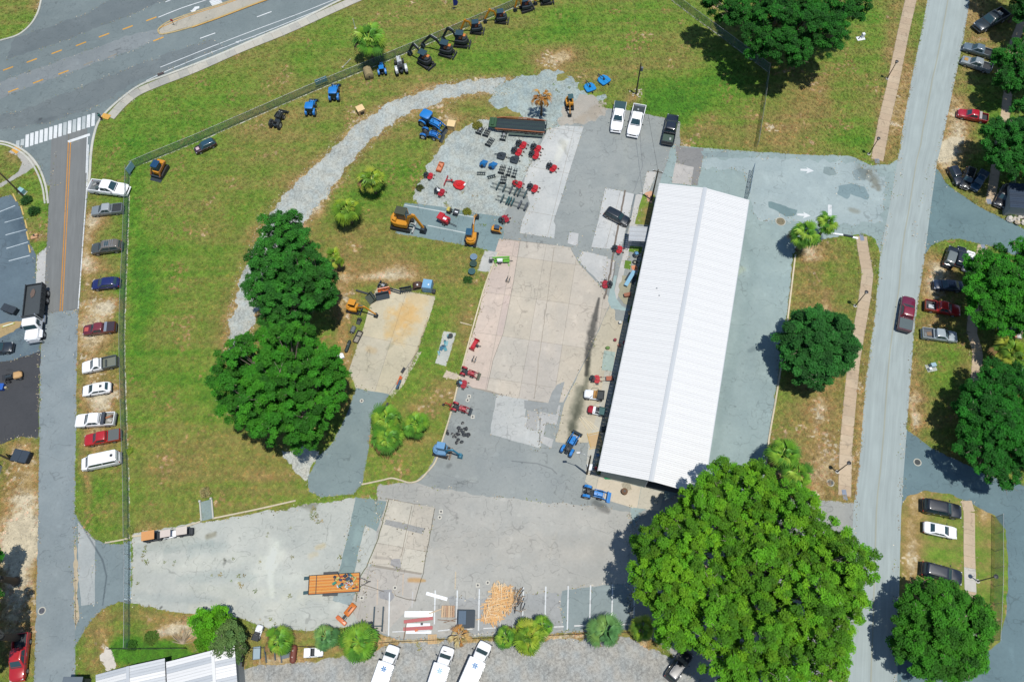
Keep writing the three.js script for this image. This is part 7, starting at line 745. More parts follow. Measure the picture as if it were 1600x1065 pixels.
for (const [a, b, i] of [[[613, 987], [633, 986]], [[652, 985.5], [672, 984.5]], [[684, 985.5], [703, 983.5]], [[704, 983.5], [738.5, 982.5]], [[755, 981.5], [774.5, 980.5]], [[862, 979.5], [881, 978.5]], [[897, 977.5], [916, 977]], [[967, 975.5], [986, 975.2]]].map((q, i) => [...q, i])) { const A = P(...a), B = P(...b), f = frame(A, B), g = thing('wheel_stop', `white concrete wheel stop below the bays, ${ORD[i]} from the left`, 'wheel stop', A.clone().lerp(B, .5), f.ry, 'white wheel stops of the bays'); part(g, 'block', ext([[-.11, .02], [.11, .02], [.07, .14], [-.07, .14]], f.l, .01).rotateY(Math.PI / 2), pave(236, 236, 232)); part(g, 'pin', [cy(.025, .05, -f.l * .35, .15, 0, 8), cy(.025, .05, f.l * .35, .15, 0, 8)], STEEL); }
for (const [a, b, i] of [[[20, 303], [25.5, 315]], [[32.5, 322], [36.5, 336]], [[39, 344], [42, 357]], [[41.5, 362], [44.5, 375]], [[44.5, 383], [47, 395]]].map((q, i) => [...q, i])) { const A = P(...a), B = P(...b), f = frame(A, B), g = thing('wheel_stop', `yellow wheel stop at the left lot, ${ORD[i]} from the top`, 'wheel stop', A.clone().lerp(B, .5), f.ry, 'yellow wheel stops of the left lot'); part(g, 'block', ext([[-.13, .02], [.13, .02], [.08, .15], [-.08, .15]], f.l, .01).rotateY(Math.PI / 2), pave(232, 200, 120)); part(g, 'pin', [cy(.025, .05, -f.l * .35, .16, 0, 8), cy(.025, .05, f.l * .35, .16, 0, 8)], STEEL); }
function crate(label, x, y, s, turn, c, o = {}) { const g = here('plywood_box', label, 'box', x, y, turn); part(g, 'box', rb(s, s * .9, s, 0, s * .45 + .02, 0, .02), wood(...c)); part(g, 'lid', rb(s * 1.08, .06, s * 1.08, 0, s * .92 + .03, 0, .015), wood(c[0] + 10, c[1] + 14, c[2] + 20)); part(g, 'batten', [1, -1].map(q => rb(.08, s * .85, .06, q * s * .4, s * .45, s * .5 + .02, .01)), wood(c[0] - 40, c[1] - 36, c[2] - 30)); if (o.open) part(g, 'opening', rb(s * .6, s * .5, .03, 0, s * .4, s * .515, .01), BLACK); }
crate('pale plywood box standing on the lawn above the gravel track', 564.5, 175.5, 1.25, .5, [246, 210, 150], { open: 1 }); crate('pale plywood box at the gravel edge beside the blue tractors', 706, 199.5, 1.3, -.2, [246, 212, 150]);
{ const g = here('water_tank_box', 'light blue square tank box at the corner of the sandy slab', 'tank', 669, 450.5, -.15); part(g, 'tank', rb(1.5, 1.6, 1.6, 0, .85, 0, .1), sat(126, 184, 226)); part(g, 'lid', rb(1.4, .06, 1.5, 0, 1.67, 0, .03), sat(142, 200, 240)); part(g, 'filler_cap', cy(.14, .08, .3, 1.73, .2, 12), LAMP); part(g, 'corner_post', [[.76, .8], [-.76, .8], [.76, -.8], [-.76, -.8]].map(([x, z]) => rb(.06, 1.5, .06, x, .8, z, .01)), STEEL); part(g, 'dark_bin', rb(.5, .6, .7, 1.1, .31, .6, .06), BLACK); }
{ const g = here('culvert_pipe', 'short rusty brown pipe arch left of the light blue tank', 'pipe', 653, 448, .15), o = []; for (let i = 0; i < 9; i++) { const a = Math.PI * i / 8; o.push([Math.cos(a) * .85, Math.sin(a) * .85]); } for (let i = 8; i >= 0; i--) { const a = Math.PI * i / 8; o.push([Math.cos(a) * .72, Math.sin(a) * .72]); } part(g, 'arch', ext(o, 1.1, .01), dull(92, 64, 50)); part(g, 'white_cap', sph(.16, .0, .86, .1), LAMP); part(g, 'dark_sheet', rb(1.4, .03, .6, -.4, .05, .3, .01), dull(70, 60, 54)); }
// implements round the sandy slab
slatFrame('dark grapple attachment at the top corner of the sandy slab', 599, 447.5, { d: [8, 3], n: 5, w: 1.3, l: 1.3, h: .7, top: 1 }); forkFrame('long dark fork arm lying right of the grapple on the slab', 615, 454, [8, 2.5], { l: 2.6, w: .35, m: NAVY }); bucket('orange edged bucket on the sandy slab', 600.5, 456, [1, 6], OR2, { w: 1.9, hm: dull(90, 92, 96) }); bucket('long dark bucket lowest of the group on the sandy slab', 598, 463, [1, 6], NAVY, { w: 2.1 });
slatFrame('black comb attachment at the top edge of the sandy slab', 634, 454.5, { d: [1, 7], n: 7, w: 1.9, l: .9 }); boards('steel_beam', 'dark steel beam lying on grass left of the sandy slab', 'beam', 566, 457, [[0, 0, 2.2, .2, .2, -.33, NAVY], [0, 0, 2.2, .3, .05, -.33, DARK, .2]]); bucket('dark green bucket on grass left of the sandy slab', 579.5, 467, [-5, 3], dull(70, 82, 70), { w: 1.5, k: 1.1 }); bucket('small dark bucket beside the sandy slab below the orange excavator', 561, 503, [-3, 5], DARK, { w: .8, k: .8 });
{ const g = here('roller_drum', 'grey upright drum left of the sandy slab', 'drum', 552, 516.5, dirOf(552, 516.5, 3, -7)); part(g, 'drum', [cyX(.36, 1.1, 0, .37, 0, 18)], dull(120, 126, 130)); part(g, 'end_ring', [cyX(.39, .06, .5, .39, 0, 18), cyX(.39, .06, -.5, .39, 0, 18)], DARK); part(g, 'axle', cyX(.05, 1.4, 0, .37, 0, 8), STEEL); }
{ const g = here('feed_trough', 'dark framed trough lying at the left edge of the sandy slab', 'trough', 559.5, 527, dirOf(559.5, 527, 4, -8)); part(g, 'shell', [rb(2.0, .06, .7, 0, .08, 0, .02), rb(2.0, .4, .08, 0, .24, .42, .02), rb(2.0, .4, .08, 0, .24, -.42, .02), rb(.08, .4, .8, 1, .24, 0, .02), rb(.08, .4, .8, -1, .24, 0, .02)], dull(90, 84, 76)); part(g, 'bottom', rb(1.8, .03, .66, 0, .14, 0, .01), dull(170, 164, 150)); part(g, 'cross_bar', rb(.1, .08, .8, .1, .45, 0, .02), DARK); }
{ const g = here('black_pipe', 'black capsule shaped tank lying below the trough by the oak', 'tank', 544, 542, dirOf(544, 542, 3, -8)); part(g, 'shell', at(new THREE.CapsuleGeometry(.28, 1.6, 6, 14), 0, .3, 0, 0, 0, Math.PI / 2), dull(30, 56, 54)); part(g, 'foot', [rb(.1, .1, .5, .5, .05, 0, .02), rb(.1, .1, .5, -.5, .05, 0, .02)], DARK); part(g, 'valve', cy(.06, .14, .2, .62, 0, 8), STEEL); }
{ const g = here('white_cover', 'small white sheet at the edge of the lower oak', 'cover', 533, 558, .4); part(g, 'sheet', rb(1.0, .5, .8, 0, .26, 0, .1), LAMP); part(g, 'fold', rb(.5, .1, .84, .1, .54, 0, .04), WHITE); }
{ const g = here('hose_reel_cart', 'orange and blue tool lying at the lower right edge of the slab', 'tool', 623, 598.5, dirOf(623, 598.5, 3, -7)); part(g, 'blue_frame', rb(1.5, .3, .4, -.3, .18, .1, .06), dull(60, 96, 124)); part(g, 'orange_bar', [beam([-.4, .36, -.1], [1.1, .4, -.12], .14, .14), rb(.5, .2, .3, .8, .3, .1, .05)], OR2); part(g, 'wheel', cyZ(.2, .12, -.8, .22, .3), RUB); }
boards('steel_beam', 'short black block on the slab edge above the orange tool', 'block', 630, 579, [[0, 0, .9, .35, .35, 1.1, BLACK], [0, 0, .7, .2, .06, 1.1, DARK, .35]]); boards('steel_beam', 'short dark post lying at the driveway edge above the palm cluster', 'block', 604.5, 633.5, [[0, 0, .8, .3, .3, 1.2, BLACK], [0, 0, .7, .2, .05, 1.2, DARK, .3]]);
{ const g = here('slab_debris', 'blue-green mottled panes lying on the small slab in the grass', 'debris', 696, 536, dirOf(696, 536, 4, -10)), r = rngOf(21), cs = [sat(90, 170, 180), sat(60, 120, 150), dull(40, 70, 90), sat(150, 200, 206)]; for (let i = 0; i < 16; i++) part(g, 'pane', rb(rr(.3, .8, r), .05, rr(.25, .5, r), rr(-2.0, 1.7, r), .06 + i * .004, rr(-.5, .4, r), .01, r() * 3), cs[i % 4]); }
{ const g = here('grey_debris', 'dark pot standing at the far end of the small grass slab', 'pot', 704.5, 526); part(g, 'pot', cy(.3, .5, 0, .27, 0, 14, .38), dull(60, 104, 110)); part(g, 'soil', cy(.34, .03, 0, .52, 0, 14), dull(50, 50, 44)); }
for (const [x, y, l, c] of [[740.5, 403.5, 'grey-blue round planter, topmost of three on the grass', [120, 150, 176]], [740, 414, 'very dark planter between two others on the grass', [28, 70, 60]], [737.5, 426, 'dark blue-green planter, lowest of three on the grass', [44, 96, 100]]]) { const g = here('planter', l, 'planter', x, y); part(g, 'tub', cy(.48, .55, 0, .29, 0, 18, .56), dull(...c)); part(g, 'rim', at(new THREE.TorusGeometry(.55, .05, 6, 20), 0, .56, 0, 0, Math.PI / 2), dull(c[0] + 20, c[1] + 24, c[2] + 24)); part(g, 'soil', cy(.5, .03, 0, .53, 0, 18), dull(c[0] * .7 + 20, c[1] * .7 + 20, c[2] * .7 + 20)); }
boards('timber_board', 'pale board lying on the grass beside the yard kerb', 'board', 728, 506, [[0, 0, 1.9, .2, .05, -.3, wood(226, 214, 180)], [.1, .1, 1.2, .12, .04, -.26, wood(206, 190, 160), .05]]);
{ const g = here('hay_bale', 'round tan hay bale by the top fence', 'hay bale', 576.5, 118.5, dirOf(576.5, 118.5, -3, -9)); const m = keyed('hay', () => new THREE.MeshStandardMaterial({ color: C(190, 174, 130), roughness: 1, map: woodMap, bumpMap: woodMap, bumpScale: .05 })); part(g, 'bale', loft([-1.0, -.95, -.5, 0, .5, .95, 1.0].map((x, i) => Array.from({ length: 20 }, (_, k) => { const R = (i === 0 || i === 6 ? .72 : .8) + .02 * Math.sin(k * 5 + i); return [x, .8 + Math.sin(k / 20 * TAU) * R, Math.cos(k / 20 * TAU) * R]; })), .8), m); part(g, 'twine', [-.6, -.2, .2, .6].map(x => at(new THREE.TorusGeometry(.81, .015, 5, 24), x, .8, 0, Math.PI / 2)), dull(150, 140, 110)); part(g, 'core', cyX(.16, .05, -1.01, .8, 0, 12), DARK); }
{ const g = here('feather_flag', 'dark blue flag on a pole at the top edge', 'flag', 709, 13); part(g, 'pole', rod([0, 0, 0], [0, 2.6, 0], .03, 7), STEEL); part(g, 'banner', ext([[0, .6], [.75, .8], [.95, 1.6], [.7, 2.3], [0, 2.5]], .03, .005), sat(30, 60, 170)); part(g, 'base', cy(.25, .06, 0, .03, 0, 12), DARK); }
for (const [x, y, h, l, lean] of [[535.5, 104.5, 2.2, 'leaning white marker stake above the top fence', [1.9, .3]], [555, 44, 2.2, 'grey sign post beside the lone palm on the strip', [0, 0]], [272, 39.5, 1.5, 'small red sign post on the nose of the traffic island', [0, 0]]]) { const g = here('marker_post', l, 'post', x, y); part(g, 'post', rod([0, 0, 0], [lean[0], h, lean[1]], .05, 8), l.includes('red') ? DARK : LAMP); part(g, 'foot', cy(.22, .06, 0, .03, 0, 12), pave(226, 220, 200)); part(g, l.includes('red') ? 'plate' : 'cap', l.includes('red') ? rb(.5, .5, .04, 0, h - .2, .04, .02) : sph(.07, lean[0], h, lean[1]), l.includes('red') ? RED : LAMP); }
// beside the warehouse
sheet('planting_bed', [[1004, 304], [1015, 299], [1024, 306], [1021, 325], [1014, 352], [992, 350], [998, 326]], .022, turfM, { par: yard, amp: .1 }); sheet('grass_square', [[984, 384], [1004, 386], [1002, 396], [982, 393]], .024, keyed('lush', () => new THREE.MeshStandardMaterial({ color: C(110, 150, 44), roughness: 1, map: grimeMap })), { par: yard, amp: .1 }); sheet('grass_square', [[977, 406], [987, 408], [985, 421], [975, 419]], .024, mats.get('lush'), { par: yard, amp: .08 });
YS('curved_walk', [[958, 430], [964, 431], [960, 452], [963, 466], [972, 478], [986, 484], [978, 486], [955, 482], [950, 470], [954, 448]], .029, [172, 194, 192], .06); YS('worn_patch', [[972, 430], [985, 432], [994, 450], [988, 478], [974, 474], [966, 460], [968, 444]], .027, [176, 172, 146], .3); YS('stone_pad', [[944, 547], [962, 550], [957, 580], [940, 578]], .032, [176, 194, 184], .06);
{ const m = sheet('clay_patch', [[1007, 302], [1018, 298], [1021, 308], [1018, 318], [1012, 314]], .026, pave(226, 172, 138), { par: yard, amp: .15 }); }
{ const g = here('blue_awning_frame', 'long pale blue board leaning over a dark pit by the warehouse', 'board', 984, 437, dirOf(984, 437, 6, -10)); part(g, 'board', rb(3.0, .07, .62, 0, .6, 0, .02, 0, 0, .06), sat(150, 206, 236)); part(g, 'support', [rb(.08, .55, .5, -1.3, .28, 0, .02), rb(.08, .62, .5, 1.3, .32, 0, .02)], DARK); part(g, 'dark_mat', rb(1.7, .04, 1.6, .4, .04, .1, .01), NAVY); }
{ const g = here('old_tyre', 'black tyre lying flat beside the warehouse grass squares', 'tyre', 992, 410); part(g, 'tyre', at(new THREE.TorusGeometry(.3, .12, 8, 20), 0, .13, 0, 0, Math.PI / 2), RUB); part(g, 'rim', cy(.18, .05, 0, .1, 0, 14), dull(170, 170, 150)); }
{ const g = here('rain_barrel', 'dark teal barrel with blue top beside the black tyre', 'barrel', 993.5, 400); part(g, 'barrel', cy(.4, .9, 0, .46, 0, 18, .42), dull(30, 70, 80)); part(g, 'lid', rb(.5, .08, .5, .05, .96, 0, .03, .4), sat(110, 170, 220)); part(g, 'hoop', [.3, .7].map(y => at(new THREE.TorusGeometry(.42, .02, 6, 20), 0, y, 0, 0, Math.PI / 2)), STEEL); }
boards('clay_mat', 'orange mat beside the warehouse below the tyre', 'mat', 991.5, 418.5, [[0, 0, .9, .9, .06, .2, dull(244, 160, 112)], [.1, .1, .5, .4, .03, .3, dull(236, 140, 96), .06]]);
boards('plank_rack', 'open timber frame against the lower warehouse wall', 'frame', 930, 688, [[-.9, 0, .12, 2.2, .12, .2, wood(226, 190, 120)], [.9, .1, .12, 2.2, .12, .2, wood(236, 200, 130)], [0, -1.1, 1.9, .12, .12, .2, wood(226, 190, 120)], [0, 1.1, 1.9, .12, .12, .2, wood(240, 206, 140)], [0, 0, 1.6, 1.8, .04, .2, wood(214, 184, 140)]]);
boards('timber_planks', 'pale planks scattered above the timber frame by the warehouse', 'planks', 917, 661, [[0, 0, 2.6, .16, .05, -.9, wood(232, 222, 196)], [.5, .2, 2.4, .16, .05, -.85, wood(226, 214, 186)], [-.5, .1, 2.2, .14, .05, -1.0, wood(222, 210, 180)], [1.0, .3, 1.8, .14, .05, -.8, wood(236, 226, 200)]]);
{ const g = here('red_white_kit', 'white box with red can at the lower left warehouse corner', 'box', 926, 731); part(g, 'box', rb(.8, .5, .9, -.4, .27, 0, .04), LAMP); part(g, 'can', cy(.2, .5, .45, .26, .1, 14), RED); part(g, 'spout', rod([.45, .5, .1], [.6, .7, .1], .03, 6), BLACK); }
{ const g = here('green_tarp', 'small bright green tarp heap below the warehouse end wall', 'tarp', 950, 744.5); part(g, 'tarp', loft([rect(.02, .6, -.6, .4, .2), rect(.22, .4, -.45, .28, .15), rect(.34, .12, -.2, .12, .06)], 1.2), sat(50, 170, 110)); part(g, 'fold', [beam([-.5, .12, .2], [.5, .2, -.1], .12, .06)], sat(80, 190, 130)); }
{ const g = here('wheelbarrow', 'rust orange barrow by the warehouse wall beside the red mower', 'barrow', 952, 593); part(g, 'tray', loft([rect(.3, .35, -.35, .22, .06), rect(.6, .5, -.5, .36, .06)], .6), dull(190, 110, 80)); part(g, 'leg', [rod([-.2, .4, .2], [-.3, .02, .25], .025), rod([-.2, .4, -.2], [-.3, .02, -.25], .025)], DARK); part(g, 'wheel', cyZ(.18, .1, .55, .18, 0), RUB); part(g, 'handle', [rod([-.4, .5, .25], [-1.0, .55, .3], .025), rod([-.4, .5, -.25], [-1.0, .55, -.3], .025)], wood(150, 110, 70)); }
{ const g = here('pot_row', 'small red and dark pots on the bed above the stone pad', 'pots', 961, 532); part(g, 'red_pot', cy(.2, .4, 0, .22, 0, 12, .25), dull(150, 40, 60)); part(g, 'clay_pot', cy(.22, .3, .6, .17, .9, 12, .28), dull(226, 150, 120)); part(g, 'leaf_tuft', sph(.28, -1.2, .25, 1.3, 1.3, .7, 1), dull(110, 150, 70)); }
// small stock and clutter along the warehouse wall
[['tan carton on the sandy strip by the warehouse wall, upper', 986, 490, [206, 176, 130], 0], ['red fuel can on the sandy strip by the warehouse wall', 975, 536, [190, 40, 50], 1], ['white pail on the sandy strip by the warehouse wall', 969, 505, [226, 230, 226], 1], ['grey bin against the middle of the warehouse wall', 962, 612, [110, 124, 128], 2], ['pale carton beside the teal bed utility cart', 951, 655, [220, 200, 160], 0], ['black bin against the wall above the timber frame', 944, 672, [40, 52, 56], 2], ['blue pail at the foot of the timber frame', 934, 712, [70, 120, 170], 1], ['rust carton on the sandy strip below the blue board', 980, 462, [176, 110, 80], 0]].forEach(([l, x, y, c, k]) => { const g = here(['carton', 'pail', 'waste_bin'][k], l, ['box', 'pail', 'bin'][k], x, y, .2), m = dull(...c); if (k === 0) { part(g, 'box', rb(.8, .5, .6, 0, .27, 0, .03), m); part(g, 'flap', [rb(.3, .02, .6, .4, .53, 0, .008), rb(.3, .02, .6, -.4, .53, 0, .008)], m); } else if (k === 1) { part(g, 'body', cy(.2, .42, 0, .23, 0, 14, .24), m); part(g, 'rim', at(new THREE.TorusGeometry(.24, .02, 5, 16), 0, .44, 0, 0, Math.PI / 2), STEEL); part(g, 'lid', cy(.17, .02, 0, .4, 0, 12), DARK); } else { part(g, 'body', loft([rect(.05, .3, -.3, .26, .05), rect(.95, .36, -.36, .32, .05)], .6), m); part(g, 'lid', rb(.8, .06, .7, 0, .98, 0, .03), m); part(g, 'wheel', cyZ(.1, .6, -.3, .12, 0, 10), BLACK); } });
// street ends
{ const g = here('slab_bridge', 'small concrete slab crossing with white kerbs at the lawn foot', 'slab', 323, 797, dirOf(323, 797, .8, 10)); part(g, 'deck', rb(2.8, .12, 1.5, 0, .07, 0, .02), pave(150, 168, 164)); for (const s of [1, -1]) part(g, 'side_kerb', rb(2.8, .26, .2, 0, .14, s * .84, .03), kerbM); part(g, 'end_post', [rb(.3, .5, .3, -1.45, .25, .8, .04), rb(.3, .5, .3, -1.45, .25, -.8, .04)], kerbM); }
boards('broken_barrier', 'white barrier rail lying broken by the right drive palms', 'barrier', 1316, 367, [[-.8, -.1, 2.0, .3, .2, -.18, LAMP], [.9, .25, 1.6, .3, .22, -.25, NAVY], [2.0, .6, .9, .35, .12, -.3, LAMP], [-2.0, -.4, .4, .35, .3, 0, dull(190, 90, 70)]]);
{ const g = here('utility_box', 'white and blue meter box on grass beside the right road', 'utility box', 1455, 574.5, .2); part(g, 'box', rb(.75, .8, .6, .2, .41, -.2, .05), sat(180, 214, 230)); part(g, 'door', rb(.03, .6, .5, .59, .42, -.2, .01), LAMP); part(g, 'pad', rb(1.5, .08, 1.2, 0, .05, 0, .02), pave(206, 210, 204)); part(g, 'pedestal', rb(.4, .6, .4, -.4, .33, .25, .04), LAMP); }
{ const g = here('utility_box', 'white meter box on grass right of the top oak', 'utility box', 1345, 60, .2); part(g, 'pad', rb(1.5, .08, 1.0, 0, .05, 0, .02), LAMP); part(g, 'box', rb(.5, .9, .5, .4, .5, -.2, .05), LAMP); part(g, 'pipe', cy(.08, .6, -.4, .35, .1, 10), DARK); }
{ const g = here('transformer_box', 'pale teal utility box near the left pole', 'utility box', 35.5, 300.5, -.5); part(g, 'box', rb(1.0, .8, .8, 0, .42, 0, .06), sat(150, 206, 214)); part(g, 'lid', rb(1.04, .06, .84, 0, .84, 0, .03), sat(170, 220, 226)); part(g, 'pad', rb(1.3, .06, 1.1, 0, .035, 0, .02), pave(200, 206, 200)); }
{ const g = here('rubbish_skip', 'black skip on the dirt left of the road', 'skip', 38.5, 715.5, dirOf(38.5, 715.5, 10, 2)); part(g, 'body', loft([rect(.15, 1.1, -1.1, .75, .05), rect(1.2, 1.25, -1.25, .88, .05)], .6), dull(40, 58, 74)); part(g, 'lid', [rb(1.2, .06, 1.8, -.62, 1.24, 0, .02), rb(1.2, .06, 1.8, .62, 1.26, 0, .02)], dull(48, 66, 84)); part(g, 'fork_pocket', [1, -1].map(s => rb(.9, .18, .12, 0, .6, s * .88, .02)), BLACK); }
{ const g = here('rubbish_skip', 'low black skip left of the dump truck bed', 'skip', 18.5, 486, dirOf(18.5, 486, 10, 3.5)); part(g, 'body', loft([rect(.15, 1.15, -1.15, .5, .05), rect(.95, 1.25, -1.25, .6, .05)], .6), dull(38, 54, 66)); part(g, 'lid', [rb(1.2, .06, 1.2, -.62, .99, 0, .02), rb(1.2, .06, 1.2, .62, 1.01, 0, .02)], dull(46, 60, 72)); part(g, 'fork_pocket', [1, -1].map(s => rb(.9, .18, .12, 0, .5, s * .6, .02)), BLACK); }
sheet('dirt_tongue', [[-40, 520], [0, 506], [20, 503], [38, 500], [30, 512], [10, 524], [-40, 545]], .016, pave(196, 170, 120), { amp: .3, hide: false }); boards('kerb_block', 'yellow kerb block on the dirt tongue left of the dump truck', 'block', 13, 508, [[0, 0, 2.0, .25, .15, .35, pave(214, 216, 120)], [0, 0, 1.6, .12, .03, .35, LAMP, .15]]);
{ const g = here('clay_block', 'broken tan block in the left grass corner below the bushes', 'block', 54, 371); part(g, 'block', [rb(1.1, .35, .7, 0, .18, 0, .08, .3), rb(.5, .3, .4, .4, .4, -.3, .06, .8)], dull(226, 176, 130)); part(g, 'dark_gap', rb(.5, .2, .3, .1, .42, -.2, .04), BLACK); }
{ const g = here('rubble_heap', 'pale white broken concrete heap at the right edge', 'rubble', 1591, 335), r = rngOf(17); for (let i = 0; i < 44; i++) part(g, 'rock', at(new THREE.DodecahedronGeometry(rr(.25, .6, r), 0).scale(1, .7, 1.2), rr(-1.8, 2, r), rr(.1, .5, r), rr(-2.2, 2, r), r() * 6, r() * 3), [dull(236, 224, 202), dull(222, 206, 180), dull(242, 234, 220)][i % 3]); }
{ const r = rngOf(71), g = here('rubble_heap', 'broken coloured yard clutter under the trees at the right edge', 'clutter', 1588, 519); for (let i = 0; i < 30; i++) part(g, 'piece', rb(rr(.3, .9, r), rr(.1, .4, r), rr(.3, .8, r), rr(-2.5, 2.5, r), .2, rr(-.9, .9, r), .04, r() * 3), [dull(236, 230, 220), dull(206, 150, 120), dull(190, 196, 190), dull(240, 240, 236)][i % 4]); }
const WC = [[565, 934], [617, 918], [746.5, 914], [762, 910], [689, 799], [687, 808], [733, 619], [730.5, 625], [738.5, 651], [565, 626]]; const WL = ['below the orange trailer', 'right of the orange trailer', 'left one of two above the lumber pile', 'right one of two above the lumber pile', 'upper one of two right of the concrete strip', 'lower one of two right of the concrete strip', 'upper one of two below the small red mower', 'lower one of two below the small red mower', 'round one right of the backhoe tractor', 'alone on the driveway by the oak'];
WC.forEach(([x, y], i) => { const g = thing('well_cover', 'dark lid in pale concrete ring, ' + WL[i], 'manhole cover', P(x, y, .03), 0, 'well covers set in the yard paving'); part(g, 'ring', i % 2 ? cy(.3, .02, 0, .01, 0, 20) : rb(.56, .02, .56, 0, .01, 0, .008), pave(222, 218, 204)); part(g, 'lid', cy(.14, .025, 0, .018, 0, 14), BLACK); });
for (const [x, y, l, r2, c] of [[1434, 722, 'dark round manhole cover on the lower side street', .42, [60, 70, 70]], [1220, 346, 'round concrete drain ring on the drive above the palms', .7, [140, 130, 100]], [1298, 754, 'grey rectangular lid in the brown lawn foot', .4, [90, 100, 104]], [65, 954, 'dark round manhole cover at the left road edge', .4, [96, 100, 110]]]) { const g = here('manhole_cover', l, 'manhole cover', x, y); g.position.y = .02; part(g, 'ring', cy(r2 + .14, .02, 0, .01, 0, 24), pave(206, 204, 190)); part(g, 'lid', cy(r2, .03, 0, .017, 0, 24), dull(...c)); part(g, 'lug', [rb(.06, .02, .3, r2 * .4, .035, 0, .006), rb(.06, .02, .3, -r2 * .4, .035, 0, .006)], DARK); }
// loose stones and junk along strips
function litter(label, name, x0, y0, x1, y1, n, pal, s, seed) { const g = here(name, label, 'debris', (x0 + x1) / 2, (y0 + y1) / 2), r = rngOf(seed), o = g.position; for (let i = 0; i < n; i++) { const p = P(rr(x0, x1, r), rr(y0, y1, r)); part(g, 'stone', at(new THREE.DodecahedronGeometry(rr(s * .5, s, r), 0).scale(1.2, .6, 1), p.x - o.x, s * .3 + .02, p.z - o.z, r() * 6), pal[i % pal.length]); } return g; }
litter('black charred spots and lumps on asphalt below the backhoe tractor', 'charred_lumps', 697, 660, 733, 692, 26, [BLACK, DARK], .3, 3); litter('stones scattered round the base of the upper utility pole', 'loose_stones', 984, 140, 1003, 153, 20, [dull(226, 214, 190), dull(206, 196, 170)], .2, 4);
// ------------------------------------------------------------------ the person at the kerb
{
  const base = P(160, 187.5), J = { pelvis: [0, .95, 0], chest: [.03, 1.3, 0], neck: [.04, 1.5, 0], head: [.06, 1.64, 0], ls: [.03, 1.42, .19], le: [.02, 1.16, .25], lh: [.14, .95, .24], rs: [.03, 1.42, -.19], re: [.1, 1.18, -.26], rh: [.3, 1.08, -.2], lp: [0, .92, .1], lk: [.1, .5, .11], lf: [.06, .08, .11], lt: [.2, .05, .12], rp: [0, .92, -.1], rk: [0, .5, -.11], rf: [-.12, .08, -.11], rt: [.02, .05, -.12] };
  const bones = [['pelvis', 'chest', .15, .155], ['chest', 'neck', .13, .06], ['neck', 'head', .055, .07], ['ls', 'le', .055, .045], ['le', 'lh', .042, .03], ['rs', 're', .055, .045], ['re', 'rh', .042, .03], ['ls', 'rs', .06, .06], ['lp', 'lk', .085, .06], ['lk', 'lf', .06, .042], ['lf', 'lt', .045, .035], ['rp', 'rk', .085, .06], ['rk', 'rf', .06, .042], ['rf', 'rt', .045, .035], ['head', 'head', .105, .105]];
  const N = 88, mc = new MarchingCubes(N, new THREE.MeshBasicMaterial(), false, false, 120000), S = 1.0; mc.isolation = 0;
  const seg = (p, a, b, ra, rb_) => { const d = [b[0] - a[0], b[1] - a[1], b[2] - a[2]], l = d[0] ** 2 + d[1] ** 2 + d[2] ** 2, t = l ? clamp(((p[0] - a[0]) * d[0] + (p[1] - a[1]) * d[1] + (p[2] - a[2]) * d[2]) / l) : 0; return Math.hypot(p[0] - a[0] - d[0] * t, p[1] - a[1] - d[1] * t, p[2] - a[2] - d[2] * t) - mix(ra, rb_, t); };
  const field = (p, list) => { let d = 9; for (const [a, b, r, q] of list) { const e = seg(p, J[a], J[b], r, q), h = clamp(.5 + .5 * (d - e) / .035); d = mix(d, e, h) - .035 * h * (1 - h); } return d; };
  const grow = (list, dy = .92) => { for (let k = 0; k < N; k++) for (let j = 0; j < N; j++) for (let i = 0; i < N; i++) { const p = [(i - N / 2) / (N / 2) * S, (j - N / 2) / (N / 2) * S + dy, (k - N / 2) / (N / 2) * S]; mc.setCell(i, j, k, -field(p, list)); } mc.update(); const n = mc.count, g = new THREE.BufferGeometry(); g.setAttribute('position', new THREE.BufferAttribute(mc.positionArray.slice(0, n * 3), 3)); g.setAttribute('normal', new THREE.BufferAttribute(mc.normalArray.slice(0, n * 3), 3)); g.scale(S, S, S); g.translate(0, dy, 0); return g; };
  const g = thing('person', 'person in teal top and dark maroon trousers waiting at the crosswalk kerb', 'person', base, 2.9); g.position.y = .1;
  part(g, 'body', grow(bones), dull(196, 140, 116)); part(g, 'shirt', grow([['pelvis', 'chest', .162, .172], ['chest', 'neck', .142, .055], ['ls', 'le', .068, .058], ['rs', 're', .068, .058], ['ls', 'rs', .075, .075]]), dull(30, 120, 112)); part(g, 'trousers', grow([['pelvis', 'pelvis', .165, .165], ['lp', 'lk', .1, .075], ['lk', 'lf', .075, .062], ['rp', 'rk', .1, .075], ['rk', 'rf', .075, .062]]), dull(84, 40, 60)); part(g, 'hair', [at(new THREE.SphereGeometry(.118, 16, 10, 0, TAU, 0, 1.7), .045, 1.665, 0)], BLACK); part(g, 'shoe', [1, -1].map(s => rb(.27, .09, .1, s > 0 ? .14 : -.04, .05, s * .115, .035)), LAMP); part(g, 'nose', sph(.018, .165, 1.63, 0, 1.3, 1.2, 1), dull(200, 146, 120)); part(g, 'bag', rb(.3, .36, .14, .12, .9, .36, .05), dull(236, 206, 214));
}
